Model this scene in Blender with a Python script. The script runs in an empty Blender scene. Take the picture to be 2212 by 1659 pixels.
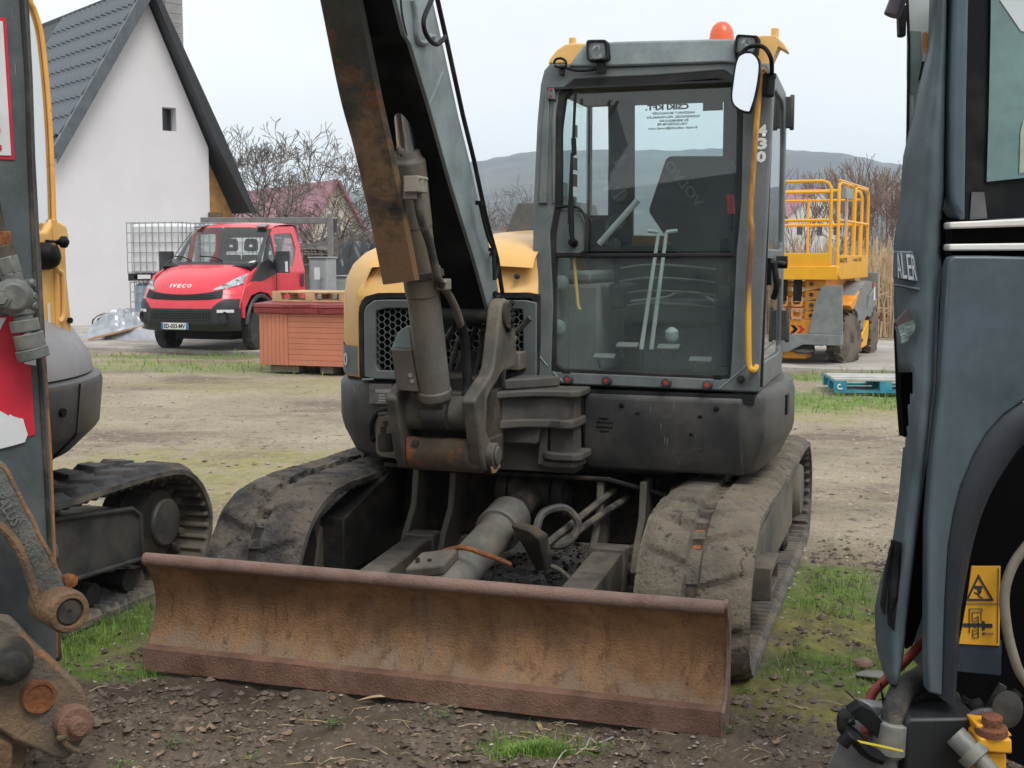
import bpy, bmesh, math, random
from mathutils import Vector, Matrix, noise as mn
random.seed(7)
PI=math.pi
SC=bpy.context.scene
COL=SC.collection
# ---------------- camera, world, sun, exposure ----------------
FPX=2704.6; CU,CV=1106.0,829.5; CH=1.62; HZN=557.3        # photograph measured on a 2212 px wide view
PITCH=math.atan((CV-HZN)/FPX)
cd=bpy.data.cameras.new('camera'); cam=bpy.data.objects.new('camera',cd); COL.objects.link(cam)
cam.location=(0,0,CH); cam.rotation_euler=(PI/2-PITCH,0,0)
cd.sensor_width=36; cd.lens=FPX/2212*36; cd.clip_start=0.05; cd.clip_end=9000
SC.camera=cam
SC.render.resolution_x=1024; SC.render.resolution_y=768
W=bpy.data.worlds.new('World'); SC.world=W; W.use_nodes=True
nt=W.node_tree; nt.nodes.clear()
SUN_EL,SUN_AZ=math.radians(56),math.radians(150)
sky=nt.nodes.new('ShaderNodeTexSky'); sky.sky_type='NISHITA'; sky.sun_disc=False
sky.sun_elevation=SUN_EL; sky.sun_rotation=SUN_AZ; sky.air_density=1.0; sky.dust_density=4.0; sky.ozone_density=1.5
hs=nt.nodes.new('ShaderNodeHueSaturation'); hs.inputs['Saturation'].default_value=.35; hs.inputs['Value'].default_value=.9
tc=nt.nodes.new('ShaderNodeTexCoord'); mp=nt.nodes.new('ShaderNodeMapping'); mp.inputs['Scale'].default_value=(1.2,1.2,3.2)
nz=nt.nodes.new('ShaderNodeTexNoise'); nz.inputs['Scale'].default_value=1.6; nz.inputs['Detail'].default_value=4; nz.inputs['Roughness'].default_value=.45
rp=nt.nodes.new('ShaderNodeValToRGB'); rp.color_ramp.elements[0].position=.32; rp.color_ramp.elements[1].position=.7
rp.color_ramp.elements[0].color=(6.9,7.4,7.75,1); rp.color_ramp.elements[1].color=(8.2,8.4,8.4,1)
mx=nt.nodes.new('ShaderNodeMixRGB'); mx.inputs[0].default_value=.9
bg=nt.nodes.new('ShaderNodeBackground'); bg.inputs['Strength'].default_value=.12
ow=nt.nodes.new('ShaderNodeOutputWorld')
lk=nt.links.new
lk(sky.outputs[0],hs.inputs['Color']); lk(tc.outputs['Generated'],mp.inputs[0]); lk(mp.outputs[0],nz.inputs['Vector'])
lk(nz.outputs['Fac'],rp.inputs[0]); lk(hs.outputs[0],mx.inputs[1]); lk(rp.outputs[0],mx.inputs[2]); lk(mx.outputs[0],bg.inputs['Color']); lk(bg.outputs[0],ow.inputs[0])
sd=bpy.data.lights.new('sun','SUN'); sun=bpy.data.objects.new('sun',sd); COL.objects.link(sun)
sd.energy=1.45; sd.angle=math.radians(26); sd.color=(1,.965,.92)
_d=Vector((math.sin(SUN_AZ)*math.cos(SUN_EL),math.cos(SUN_AZ)*math.cos(SUN_EL),math.sin(SUN_EL)))
sun.rotation_euler=(-_d).to_track_quat('-Z','Y').to_euler()
SC.view_settings.view_transform='Standard'; SC.view_settings.look='None'; SC.view_settings.gamma=1
SC.view_settings.use_curve_mapping=False; SC.view_settings.exposure=0.25
# ---------------- helpers ----------------
def ray(u,v):
    x=(u-CU)/FPX; z=-(v-CV)/FPX; c,s=math.cos(PITCH),math.sin(PITCH)
    return Vector((x,c+z*s,-s+z*c))
class Frame:
    """a thing's own axes on the ground: X to its right, Y away, Z up; turns photo pixels into points on its planes"""
    def __init__(s,ox,oy,deg):
        s.ox,s.oy,s.th=ox,oy,math.radians(deg)
        s.M=Matrix.Translation((ox,oy,0))@Matrix.Rotation(-s.th,4,'Z'); s.I=s.M.inverted()
        s.o=s.I@Vector((0,0,CH)); s.R=s.I.to_3x3()
    def p(s,u,v,pt,n):
        d=s.R@ray(u,v); n=Vector(n); t=(Vector(pt)-s.o).dot(n)/d.dot(n); return s.o+d*t
    def x(s,u,v,X): return s.p(u,v,(X,0,0),(1,0,0))
    def y(s,u,v,Y): return s.p(u,v,(0,Y,0),(0,1,0))
    def z(s,u,v,Z=0): return s.p(u,v,(0,0,Z),(0,0,1))
    def empty(s,name,label,cat,group=None):
        o=bpy.data.objects.new(name,None); COL.objects.link(o); o.empty_display_size=.2
        o.location=(s.ox,s.oy,0); o.rotation_euler=(0,0,-s.th); o['label']=label; o['category']=cat
        if group:o['group']=group
        return o
def tag(o,label,cat,group=None):
    o['label']=label;o['category']=cat
    if group:o['group']=group
    return o
def stuff(o): o['kind']='stuff'; return o
def struct(o): o['kind']='structure'; return o
def basis(d):
    d=Vector(d).normalized(); a=Vector((0,0,1)) if abs(d.z)<.9 else Vector((1,0,0))
    u=d.cross(a).normalized(); return d,u,d.cross(u).normalized()
class MB:
    def __init__(s): s.v=[];s.f=[];s.m=[];s.cur=0
    def add(s,vs,fs):
        b=len(s.v); s.v+= [tuple(q) for q in vs]; s.f+=[tuple(b+i for i in f) for f in fs]; s.m+=[s.cur]*len(fs); return s
    def prism(s,pts,vec):
        vec=Vector(vec); pts=[Vector(p) for p in pts]; n=len(pts)
        nn=Vector((0,0,0))
        for i in range(n):
            a,b=pts[i],pts[(i+1)%n]; nn+=a.cross(b)
        if nn.dot(vec)>0: pts=pts[::-1]
        vs=pts+[p+vec for p in pts]
        fs=[tuple(range(n)),tuple(range(2*n-1,n-1,-1))]+[(i,i+n,(i+1)%n+n,(i+1)%n) for i in range(n)]
        return s.add(vs,fs)
    def box(s,a,b):
        x0,x1=sorted((a[0],b[0]));y0,y1=sorted((a[1],b[1]));z0,z1=sorted((a[2],b[2]))
        return s.add([(x0,y0,z0),(x1,y0,z0),(x1,y1,z0),(x0,y1,z0),(x0,y0,z1),(x1,y0,z1),(x1,y1,z1),(x0,y1,z1)],
          [(0,3,2,1),(4,5,6,7),(0,1,5,4),(1,2,6,5),(2,3,7,6),(3,0,4,7)])
    def obox(s,c,ax,ay,az):
        c,ax,ay,az=map(Vector,(c,ax,ay,az)); vs=[c+ax*i+ay*j+az*k for k in(-1,1) for j in(-1,1) for i in(-1,1)]
        fs=[(0,2,3,1),(4,5,7,6),(0,1,5,4),(2,6,7,3),(0,4,6,2),(1,3,7,5)]
        if ax.cross(ay).dot(az)<0: fs=[f[::-1] for f in fs]
        return s.add(vs,fs)
    def beam(s,p,q,w,h,up=(0,0,1)):
        p,q=Vector(p),Vector(q); d=(q-p); u=d.cross(Vector(up)).normalized(); w_=u.cross(d).normalized()
        return s.obox((p+q)/2,d/2,u*w/2,w_*h/2)
    def lathe(s,p,d,prof,n=20,cap=True):
        p=Vector(p); d,u,w=basis(d); vs=[];fs=[]
        for t,r in prof:
            for i in range(n):
                a=2*PI*i/n; vs.append(p+d*t+(u*math.cos(a)+w*math.sin(a))*r)
        for k in range(len(prof)-1):
            for i in range(n):
                j=(i+1)%n; fs.append((k*n+i,k*n+j,(k+1)*n+j,(k+1)*n+i))
        if cap:
            fs.append(tuple(range(n-1,-1,-1))); m=(len(prof)-1)*n; fs.append(tuple(m+i for i in range(n)))
        return s.add(vs,fs)
    def cyl(s,p,q,r,r2=None,n=16):
        p,q=Vector(p),Vector(q); return s.lathe(p,q-p,[(0,r),((q-p).length,r if r2 is None else r2)],n)
    def tube(s,pts,r,n=8,smooth=0):
        pts=[Vector(p) for p in pts]
        if smooth: pts=crom(pts,smooth)
        m=len(pts); vs=[];fs=[]; pu=None
        for k,p in enumerate(pts):
            d=(pts[min(k+1,m-1)]-pts[max(k-1,0)])
            if d.length<1e-9: d=Vector((0,0,1))
            d.normalize()
            if pu is None: _,pu,_w=basis(d)
            pu=(pu-d*pu.dot(d))
            if pu.length<1e-6: _,pu,_w=basis(d)
            pu.normalize(); w=d.cross(pu)
            rr=r[min(k,len(r)-1)] if isinstance(r,(list,tuple)) else r
            for i in range(n):
                a=2*PI*i/n; vs.append(p+(pu*math.cos(a)+w*math.sin(a))*rr)
        for k in range(m-1):
            for i in range(n):
                j=(i+1)%n; fs.append((k*n+i,k*n+j,(k+1)*n+j,(k+1)*n+i))
        fs.append(tuple(range(n-1,-1,-1))); fs.append(tuple((m-1)*n+i for i in range(n)))
        return s.add(vs,fs)
    def sheet(s,rows,closed=False):
        n=len(rows[0]); vs=[q for r in rows for q in r]; fs=[]
        for k in range(len(rows)-1):
            for i in range(n if closed else n-1):
                j=(i+1)%n; fs.append((k*n+i,k*n+j,(k+1)*n+j,(k+1)*n+i))
        return s.add(vs,fs)
    def loft(s,rings):
        """closed rings bottom to top, capped"""
        n=len(rings[0]); s.sheet(rings,True); b=len(s.v)-len(rings)*n
        s.f.append(tuple(b+i for i in range(n-1,-1,-1))); s.m.append(s.cur)
        s.f.append(tuple(b+(len(rings)-1)*n+i for i in range(n))); s.m.append(s.cur); return s
    def ring(s,outer,inner,vec,n=72):
        """frame between two closed outlines, with thickness"""
        o,i_=radial(outer,inner,n); vec=Vector(vec)
        o2=[p+vec for p in o]; i2=[p+vec for p in i_]
        vs=o+i_+o2+i2; fs=[]
        for k in range(n):
            j=(k+1)%n
            fs+=[(k,j,n+j,n+k),(2*n+j,2*n+k,3*n+k,3*n+j),(k,2*n+k,2*n+j,j),(n+j,3*n+j,3*n+k,n+k)]
        return s.add(vs,fs)
    def plate(s,pts,t,n=None):
        """outline given thickness t along its normal"""
        pts=[Vector(p) for p in pts]
        if n is None:
            n=Vector((0,0,0))
            for i in range(len(pts)): n+=pts[i].cross(pts[(i+1)%len(pts)])
        n=Vector(n).normalized(); return s.prism(pts,n*t)
    def build(s,name,mat,parent=None,bevel=0,seg=2,smooth=True,label=None,ang=35,fix=True):
        me=bpy.data.meshes.new(name); me.from_pydata(s.v,[],s.f)
        mats=mat if isinstance(mat,(list,tuple)) else [mat]
        for m_ in mats: me.materials.append(m_)
        for pl,mi in zip(me.polygons,s.m): pl.material_index=mi
        if fix:
            bm=bmesh.new(); bm.from_mesh(me); bmesh.ops.recalc_face_normals(bm,faces=bm.faces); bm.to_mesh(me); bm.free()
        me.update()
        if smooth:
            me.shade_smooth(); me.set_sharp_from_angle(angle=math.radians(ang))
        o=bpy.data.objects.new(name,me); COL.objects.link(o)
        if parent: o.parent=parent
        if bevel:
            b=o.modifiers.new('bevel','BEVEL'); b.width=bevel; b.segments=seg; b.limit_method='ANGLE'; b.angle_limit=math.radians(32); b.harden_normals=False
        if label:o['label']=label
        return o
def crom(pts,k=6,closed=False):
    out=[];n=len(pts)
    for i in range(n if closed else n-1):
        g=lambda j: pts[j%n] if closed else pts[max(0,min(n-1,j))]
        a,b,c,d=g(i-1),g(i),g(i+1),g(i+2)
        for q in range(k):
            t=q/k; out.append(.5*((2*b)+(c-a)*t+(2*a-5*b+4*c-d)*t*t+(3*b-a-3*c+d)*t**3))
    if not closed: out.append(pts[-1])
    return out
def rnd(pts,r,k=5):
    """round a polygon's corners: r one value or a list"""
    out=[];n=len(pts)
    for i in range(n):
        a,b,c=Vector(pts[i-1]),Vector(pts[i]),Vector(pts[(i+1)%n]); rr=r[i] if isinstance(r,(list,tuple)) else r
        if rr<=0: out.append(b);continue
        d1=min(rr,(a-b).length*.48);d2=min(rr,(c-b).length*.48)
        p=b+(a-b).normalized()*d1; q=b+(c-b).normalized()*d2
        for t in range(k+1):
            t/=k; out.append(p*(1-t)**2+b*2*t*(1-t)+q*t*t)
    return out
def radial(outer,inner,n):
    outer=[Vector(p) for p in outer]; inner=[Vector(p) for p in inner]
    c=sum(inner,Vector((0,0,0)))/len(inner)
    nn=Vector((0,0,0))
    for i in range(len(outer)): nn+=(outer[i]-c).cross(outer[(i+1)%len(outer)]-c)
    nn.normalize(); _,u,w=basis(nn)
    def cast(poly,dx,dy):
        best=None;m=len(poly)
        P=[((p-c).dot(u),(p-c).dot(w),p) for p in poly]
        for i in range(m):
            x1,y1,p1=P[i];x2,y2,p2=P[(i+1)%m]; ex,ey=x2-x1,y2-y1; den=dx*ey-dy*ex
            if abs(den)<1e-12: continue
            t=(x1*ey-y1*ex)/den; k=(x1*dy-y1*dx)/den
            if t>0 and -1e-6<=k<=1+1e-6 and (best is None or t>best[0]): best=(t,p1.lerp(p2,k))
        return best[1] if best else c
    # directions: through the corners of the outer outline as well as evenly spaced
    an=[2*PI*i/n for i in range(n)]
    for p in outer:
        a=math.atan2((p-c).dot(w),(p-c).dot(u))%(2*PI); k=min(range(n),key=lambda i:abs(an[i]-a)); 
        if abs(an[k]-a)<PI/n*1.01: an[k]=a
    an.sort()
    return [cast(outer,math.cos(a),math.sin(a)) for a in an],[cast(inner,math.cos(a),math.sin(a)) for a in an]
def text(name,s,mat,origin,xd,yd,h,parent=None,ext=.001,width=None,bold=0,align='LEFT',space=1):
    cu=bpy.data.curves.new(name,'FONT'); cu.body=s; cu.size=1; cu.extrude=0; cu.offset=bold; cu.resolution_u=2; cu.space_character=space
    to=bpy.data.objects.new('t',cu); COL.objects.link(to); dg=bpy.context.evaluated_depsgraph_get()
    me=bpy.data.meshes.new_from_object(to.evaluated_get(dg)); bpy.data.objects.remove(to)
    xs=[v.co.x for v in me.vertices]; ys=[v.co.y for v in me.vertices]; x0,x1,y0,y1=min(xs),max(xs),min(ys),max(ys)
    xd,yd=Vector(xd).normalized(),Vector(yd).normalized(); o=Vector(origin); k=h/max(y1-y0,1e-6) if s.upper()==s or True else h
    kx=(width/(x1-x0)) if width else k; n=xd.cross(yd)
    for v in me.vertices:
        a,b=(v.co.x-x0)*kx,(v.co.y-y0)*k
        v.co=o+xd*a+yd*b+n*ext
    me.materials.clear(); me.materials.append(mat); me.name=name
    ob=bpy.data.objects.new(name,me); COL.objects.link(ob)
    if parent: ob.parent=parent
    return ob
# ---------------- materials ----------------
MATS={}
def M(name,c,rough=.5,metal=0,var=.18,vs=6,c2=None,c2s=5,c2a=.5,c2w=.12,c3=None,c3s=25,c3a=.62,c3w=.04,streak=0,bump=.08,bs=60,spec=.5,coat=0,emit=None,scratch=0,zf=None):
    """procedural surface: base colour with broad variation, one or two patchy layers (dust, rust), scratches, fine relief"""
    m=bpy.data.materials.new(name); m.use_nodes=True; t=m.node_tree; N=t.nodes; L=t.links.new; b=N['Principled BSDF']
    tc=N.new('ShaderNodeTexCoord'); vec=tc.outputs['Object']
    def nz(s,det=5,ro=.55,v=vec,sc=None):
        n=N.new('ShaderNodeTexNoise'); n.inputs['Scale'].default_value=s; n.inputs['Detail'].default_value=det; n.inputs['Roughness'].default_value=ro
        if sc:
            mp=N.new('ShaderNodeMapping'); mp.inputs['Scale'].default_value=sc; L(v,mp.inputs[0]); L(mp.outputs[0],n.inputs['Vector'])
        else: L(v,n.inputs['Vector'])
        return n.outputs['Fac']
    def ramp(f,a,w):
        r=N.new('ShaderNodeMapRange'); r.inputs[1].default_value=a-w; r.inputs[2].default_value=a+w; L(f,r.inputs[0]); r.clamp=True; r.interpolation_type='SMOOTHSTEP'; return r.outputs[0]
    def mix(f,a,bb,mode='MIX'):
        x=N.new('ShaderNodeMixRGB'); x.blend_type=mode
        for i,q in ((0,f),(1,a),(2,bb)):
            if isinstance(q,(int,float)): x.inputs[i].default_value=q if i==0 else (q,q,q,1)
            elif isinstance(q,tuple): x.inputs[i].default_value=(*q[:3],1)
            else: L(q,x.inputs[i])
        return x.outputs[0]
    c=tuple(c)
    col=mix(ramp(nz(vs,4,.6),.5,.2),tuple(q*(1-var) for q in c),tuple(min(1,q*(1+var)) for q in c))
    col=mix(ramp(nz(vs*9,3,.6),.5,.2),col,mix(1.0,col,(1-var*.5,)*3,'MULTIPLY'))
    rf=None
    st=(1,1,.12) if streak else None
    if c2:
        f0=nz(c2s,6,.65,sc=st)
        if zf:
            sx=N.new('ShaderNodeSeparateXYZ'); L(vec,sx.inputs[0]); z1=N.new('ShaderNodeMapRange'); L(sx.outputs[2],z1.inputs[0]); z1.inputs[1].default_value=zf[0]; z1.inputs[2].default_value=zf[1]; z1.inputs[3].default_value=zf[2]; z1.inputs[4].default_value=zf[3]
            ad=N.new('ShaderNodeMath'); ad.operation='ADD'; L(f0,ad.inputs[0]); L(z1.outputs[0],ad.inputs[1]); f0=ad.outputs[0]
        f=ramp(f0,1-c2a,c2w); col=mix(f,col,tuple(c2)); rf=f
    if c3:
        f=ramp(nz(c3s,6,.7,sc=st),c3a,c3w); col=mix(f,col,tuple(c3))
    if scratch:
        s1=ramp(nz(3,2,.5,sc=(60,60,2.5)),.70,.02); s2=ramp(nz(2.2,2,.5),.55,.05)
        x=N.new('ShaderNodeMath');x.operation='MULTIPLY';L(s1,x.inputs[0]);L(s2,x.inputs[1])
        y=N.new('ShaderNodeMath');y.operation='MULTIPLY';L(x.outputs[0],y.inputs[0]);y.inputs[1].default_value=scratch
        col=mix(y.outputs[0],col,(.4,.4,.38))
    L(col,b.inputs['Base Color']); b.inputs['Metallic'].default_value=metal; b.inputs['Specular IOR Level'].default_value=spec
    rn=N.new('ShaderNodeMapRange'); L(nz(vs*3,4,.6),rn.inputs[0]); rn.inputs[3].default_value=max(.02,rough-.12); rn.inputs[4].default_value=min(1,rough+.12)
    if rf is not None:
        a=N.new('ShaderNodeMath');a.operation='MULTIPLY_ADD';L(rf,a.inputs[0]);a.inputs[1].default_value=.25;L(rn.outputs[0],a.inputs[2]);a.use_clamp=True;L(a.outputs[0],b.inputs['Roughness'])
    else: L(rn.outputs[0],b.inputs['Roughness'])
    if coat: b.inputs['Coat Weight'].default_value=coat; b.inputs['Coat Roughness'].default_value=.12
    if bump:
        bn=N.new('ShaderNodeBump'); bn.inputs['Strength'].default_value=min(1,bump*4); bn.inputs['Distance'].default_value=bump*.03
        L(nz(bs,6,.6),bn.inputs['Height']); L(bn.outputs[0],b.inputs['Normal'])
    if emit: b.inputs['Emission Color'].default_value=(*emit,1); b.inputs['Emission Strength'].default_value=1
    MATS[name]=m; return m
def glass(name,tint=(.75,.88,.86),dust=.06,refl=.05,rough=.01,dcol=(.45,.45,.42)):
    m=bpy.data.materials.new(name); m.use_nodes=True; t=m.node_tree; N=t.nodes; L=t.links.new; N.clear()
    o=N.new('ShaderNodeOutputMaterial'); tr=N.new('ShaderNodeBsdfTransparent'); tr.inputs[0].default_value=(*tint,1)
    gl=N.new('ShaderNodeBsdfGlossy'); gl.inputs['Roughness'].default_value=rough; lw=N.new('ShaderNodeLayerWeight'); lw.inputs[0].default_value=.5
    pw=N.new('ShaderNodeMath'); pw.operation='POWER'; L(lw.outputs['Facing'],pw.inputs[0]); pw.inputs[1].default_value=5
    ma=N.new('ShaderNodeMath'); ma.operation='MULTIPLY_ADD'; L(pw.outputs[0],ma.inputs[0]); ma.inputs[1].default_value=.85; ma.inputs[2].default_value=refl; ma.use_clamp=True
    mx=N.new('ShaderNodeMixShader'); L(ma.outputs[0],mx.inputs[0]); L(tr.outputs[0],mx.inputs[1]); L(gl.outputs[0],mx.inputs[2])
    df=N.new('ShaderNodeBsdfDiffuse'); df.inputs[0].default_value=(*dcol,1)
    tc=N.new('ShaderNodeTexCoord'); nz=N.new('ShaderNodeTexNoise'); nz.inputs['Scale'].default_value=5; nz.inputs['Detail'].default_value=8; nz.inputs['Roughness'].default_value=.7
    L(tc.outputs['Object'],nz.inputs['Vector']); mr=N.new('ShaderNodeMapRange'); L(nz.outputs['Fac'],mr.inputs[0]); mr.inputs[1].default_value=.3; mr.inputs[2].default_value=.8; mr.inputs[3].default_value=dust*.3; mr.inputs[4].default_value=dust*2.2
    m2=N.new('ShaderNodeMixShader'); L(mr.outputs[0],m2.inputs[0]); L(mx.outputs[0],m2.inputs[1]); L(df.outputs[0],m2.inputs[2]); L(m2.outputs[0],o.inputs[0])
    return m
GREY=M('dark_grey_paint',(.145,.165,.168),.42,c2=(.16,.15,.13),c2a=.36,c2s=3,c2w=.2,c3=(.22,.22,.21),c3s=40,c3a=.72,scratch=.35,bump=.04,bs=150)
GREYL=M('light_grey_paint',(.27,.315,.32),.42,c2=(.2,.2,.18),c2a=.3,c2s=4,c2w=.2,scratch=.2,bump=.03,bs=150)
PLAST=M('moulded_grey_plastic',(.05,.053,.056),.45,c2=(.13,.115,.095),c2a=.42,c2s=3,c2w=.2,c3=(.25,.25,.24),c3s=30,c3a=.74,scratch=.8,bump=.05,bs=200)
BLACK=M('black_paint',(.006,.007,.008),.5,spec=.22,c2=(.03,.03,.03),c2a=.4,c3=(.12,.11,.08),c3s=45,c3a=.735,bump=.03)
RUBBER=M('black_rubber',(.014,.014,.015),.6,spec=.3,c2=(.05,.047,.042),c2a=.4,bump=.06)
DARKM=M('oily_dark_steel',(.036,.035,.032),.55,spec=.3,c2=(.12,.095,.07),c2a=.42,c2s=5,c3=(.17,.07,.03),c3s=9,c3a=.66,bump=.12,bs=40)
DUSTM=M('dusty_steel',(.07,.066,.06),.6,var=.25,c2=(.20,.17,.13),c2a=.48,c2s=4,c2w=.2,c3=(.2,.085,.04),c3s=11,c3a=.68,bump=.12,bs=50)
YEL=M('machine_yellow',(.86,.50,.15),.42,var=.05,c2=(.72,.46,.18),c2a=.3,c2s=3,c2w=.25,coat=.25,bump=.02,bs=120)
YELB=M('bright_yellow_paint',(.85,.40,.008),.42,var=.06,c3=(.45,.2,.02),c3s=14,c3a=.72,coat=.2,bump=.02)
BLADE=M('rusty_blade_steel',(.33,.178,.085),.7,var=.34,vs=5,c2=(.30,.22,.155),c2a=.38,c2s=9,c2w=.16,zf=(.07,.22,.2,-.06),c3=(.125,.062,.035),c3s=23,c3a=.62,c3w=.12,streak=1,bump=.4,bs=110)
EDGE=M('worn_red_rust',(.215,.112,.075),.7,var=.3,c2=(.25,.15,.11),c2a=.42,c2s=9,c2w=.15,bump=.25,bs=120)
BEAD=M('purple_rust_bead',(.22,.13,.10),.62,var=.25,c2=(.27,.19,.16),c2a=.45,c2s=9,c2w=.2,bump=.2,bs=120)
GUARD=M('rusting_guard_plate',(.05,.05,.04),.6,var=.3,c2=(.25,.145,.075),c2a=.5,c2s=7,c2w=.14,zf=(1.45,2.5,.22,-.2),c3=(.19,.07,.028),c3s=5,c3a=.60,c3w=.08,bump=.15,bs=60)
CYL=M('worn_cylinder_steel',(.14,.138,.125),.45,var=.35,vs=5,c2=(.2,.16,.11),c2a=.42,c2s=4,c2w=.15,c3=(.17,.07,.03),c3s=6,c3a=.68,streak=1,bump=.06)
RUST=M('orange_rust',(.32,.115,.035),.8,var=.4,c2=(.18,.07,.03),c2a=.5,c2s=14,bump=.3)
CHROME=M('chrome_rod',(.6,.62,.63),.2,metal=.9,var=.1,bump=0)
STEEL=M('galvanised_steel',(.36,.37,.37),.45,metal=.5,var=.15,bump=.05)
WHITE=M('white_print',(.75,.76,.76),.6,var=.04,bump=0)
SILVER=M('mirror_glass',(.85,.87,.9),.05,metal=1,var=.02,bump=0)
TRACK=M('muddy_track_rubber',(.055,.054,.054),.72,var=.4,vs=5,c2=(.18,.15,.12),c2a=.54,c2s=4.5,c2w=.12,c3=(.035,.03,.028),c3s=26,c3a=.6,bump=.5,bs=40)
TRACKIN=M('track_inside_rubber',(.085,.085,.085),.6,var=.3,c2=(.21,.18,.14),c2a=.5,c2s=5,bump=.2)
SKIN=M('dull_plastic_trim',(.02,.022,.024),.6,spec=.25,bump=.03)
GLASS=glass('cab_glass',(.92,.965,.96),.018); GLASSD=glass('tinted_door_glass',(.7,.8,.79),.03,refl=.12)
LAMPG=glass('lamp_lens',(.95,.97,.97),.02)
REFL=M('lamp_reflector',(.7,.7,.72),.15,metal=.9,bump=0)
ORANGE=M('orange_beacon_plastic',(.85,.14,.04),.3,var=.05,bump=0,coat=.3)
RED=M('red_plastic',(.55,.03,.03),.4,bump=0)
DUSTG=M('hose_rubber_dusty',(.05,.05,.048),.6,c2=(.15,.13,.1),c2a=.5,c2s=12,bump=.05)
SEATM=M('seat_fabric',(.05,.053,.055),.85,bump=.03,bs=80)
INTER=M('cab_interior_plastic',(.20,.21,.205),.6,c2=(.22,.2,.17),c2a=.4,bump=.05)
MUD=M('mud_caked_rubber',(.062,.058,.054),.8,var=.3,vs=4,c2=(.21,.175,.13),c2a=.58,c2s=3,c2w=.18,c3=(.07,.06,.05),c3s=18,c3a=.6,bump=.4,bs=60)
SC.cycles.volume_bounces=3
VOID=M('painted_cavity_shade',(.004,.004,.004),.9,spec=.05,bump=0)  # near-black colour carries the shade inside enclosed recesses
HOLEM=M('track_core_rust',(.36,.14,.05),.8,var=.4,bump=.2)
# ---------------- the compact excavator in the middle ----------------
E=Frame(-.37293,4.47856,17.96)
EX=E.empty('compact_excavator','crawler excavator with glazed dark grey cab and wide rusty dozer blade in front','excavator')
V=Vector
def track_path(y0,y1,h=.585):
    L=y1-y0
    pts=[(y0+.27,0),(y0+.08,.06),(y0,.2),(y0+.05,.37),(y0+.2,.52),(y0+.45,h),(y0+1.0,h-.005),(y0+1.7,h-.012),(y1-.45,h),(y1-.16,.53),(y1,.33),(y1-.04,.12),(y1-.22,0),(y0+1.9,0),(y0+1.0,0)]
    P=crom([V((0,a,b)) for a,b in pts],14,True)
    # even spacing
    out=[];tot=sum((P[i]-P[i-1]).length for i in range(len(P)))
    N=int(tot/.011); step=tot/N; acc=0;i=0;cur=P[0]
    seg=[(P[k],P[(k+1)%len(P)]) for k in range(len(P))]
    d=0;k=0;a,b=seg[0];l=(b-a).length;off=0
    for n in range(N):
        t=n*step
        while off+l<t and k<len(seg)-1: off+=l;k+=1;a,b=seg[k];l=(b-a).length
        out.append(a.lerp(b,(t-off)/l if l else 0))
    return out
def rubber_track(parent,x0,x1,y0,y1,mats,lug='worn',seed=0,flip=1):
    xc_=(x0+x1)/2; P=track_path(y0,y1); N=len(P); W_=40; w=x1-x0; mb=MB()
    nrm=[]
    for i in range(N):
        d=(P[(i+1)%N]-P[i-1]).normalized(); nrm.append(V((0,d.z,-d.y)))
    if nrm[len(nrm)//2].length and (P[0]+nrm[0]*.1-V((0,(y0+y1)/2,.3))).length<(P[0]-V((0,(y0+y1)/2,.3))).length: nrm=[-q for q in nrm]
    pitch=9
    rows=[];irows=[]
    for i in range(N):
        r=[];ir=[]
        for j in range(W_+1):
            s=j/W_; x=x0+w*s; side=-1 if s<.5 else 1
            e=abs(s-.5)*2
            # slanted lug bars, staggered left and right
            ph=(i/ (pitch*1.0) + (0 if side<0 else .9) - e*.9)%2
            bar=max(0,min(1,(.66-abs(ph-1))*7))*max(0,min(1,(.93-e)*9)) if lug=='block' else max(0,min(1,(.84-abs(ph-1))*12))
            hgt=(.026 if lug=='block' else .024)*bar*(1 if lug=='block' else max(0,(1-max(0,e-.7)*3.3)))*(1 if e>.14 else .2)
            q=V((x*3,P[i].y*3,P[i].z*3+seed)); hgt+=(.005*mn.noise(q*1.3)+.003*mn.noise(q*5))*(.35 if lug=='block' else 1)+.003*mn.noise(q*11)
            if lug!='block': hgt+=.009*max(0,mn.noise(q*2.7+V((4,1,2))))-.010*max(0,.07-abs(mn.noise(q*1.9+V((7,3,1)))))/.07*(1 if mn.noise(q*.8)>0 else 0)
            if e>.93: hgt-=.006
            hole=(lug=='worn' and abs(s-.5)<.05 and (i%pitch) in (1,2,3,4) and mn.noise(V((xc_*3,i//pitch*1.7,0)))>-.25)
            if hole: hgt=-.022
            r.append(P[i]+V((x,0,0))+nrm[i]*(.012+hgt))
            rib=.02 if (i%6) in (0,1) and .12<e<.9 else 0
            gl=.05 if (abs(e-.24)<.1 and (i%pitch) in (0,1,2)) else 0
            ir.append(P[i]+V((x,0,0))-nrm[i]*(.02+rib+gl))
        rows.append(r);irows.append(ir)
    b=len(mb.v); n1=W_+1
    for r in rows: mb.v+=[tuple(p) for p in r]
    for r in irows: mb.v+=[tuple(p) for p in r]
    o2=N*n1
    for i in range(N):
        k=(i+1)%N
        for j in range(W_):
            s=(j+.5)/W_; hole=lug=='worn' and abs(s-.5)<.05 and (i%pitch) in ((2,) if x0<0 else (2,3)) and mn.noise(V((xc_*3,i//pitch*1.7,0)))>-.25
            mb.f.append((i*n1+j,i*n1+j+1,k*n1+j+1,k*n1+j)); mb.m.append(2 if hole else 0)
            mb.f.append((o2+i*n1+j,o2+k*n1+j,o2+k*n1+j+1,o2+i*n1+j+1)); mb.m.append(1)
        mb.f.append((i*n1,k*n1,o2+k*n1,o2+i*n1)); mb.m.append(1)
        mb.f.append((i*n1+W_,o2+i*n1+W_,o2+k*n1+W_,k*n1+W_)); mb.m.append(1)
    return mb.build('rubber_track',mats,parent,ang=50)
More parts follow.
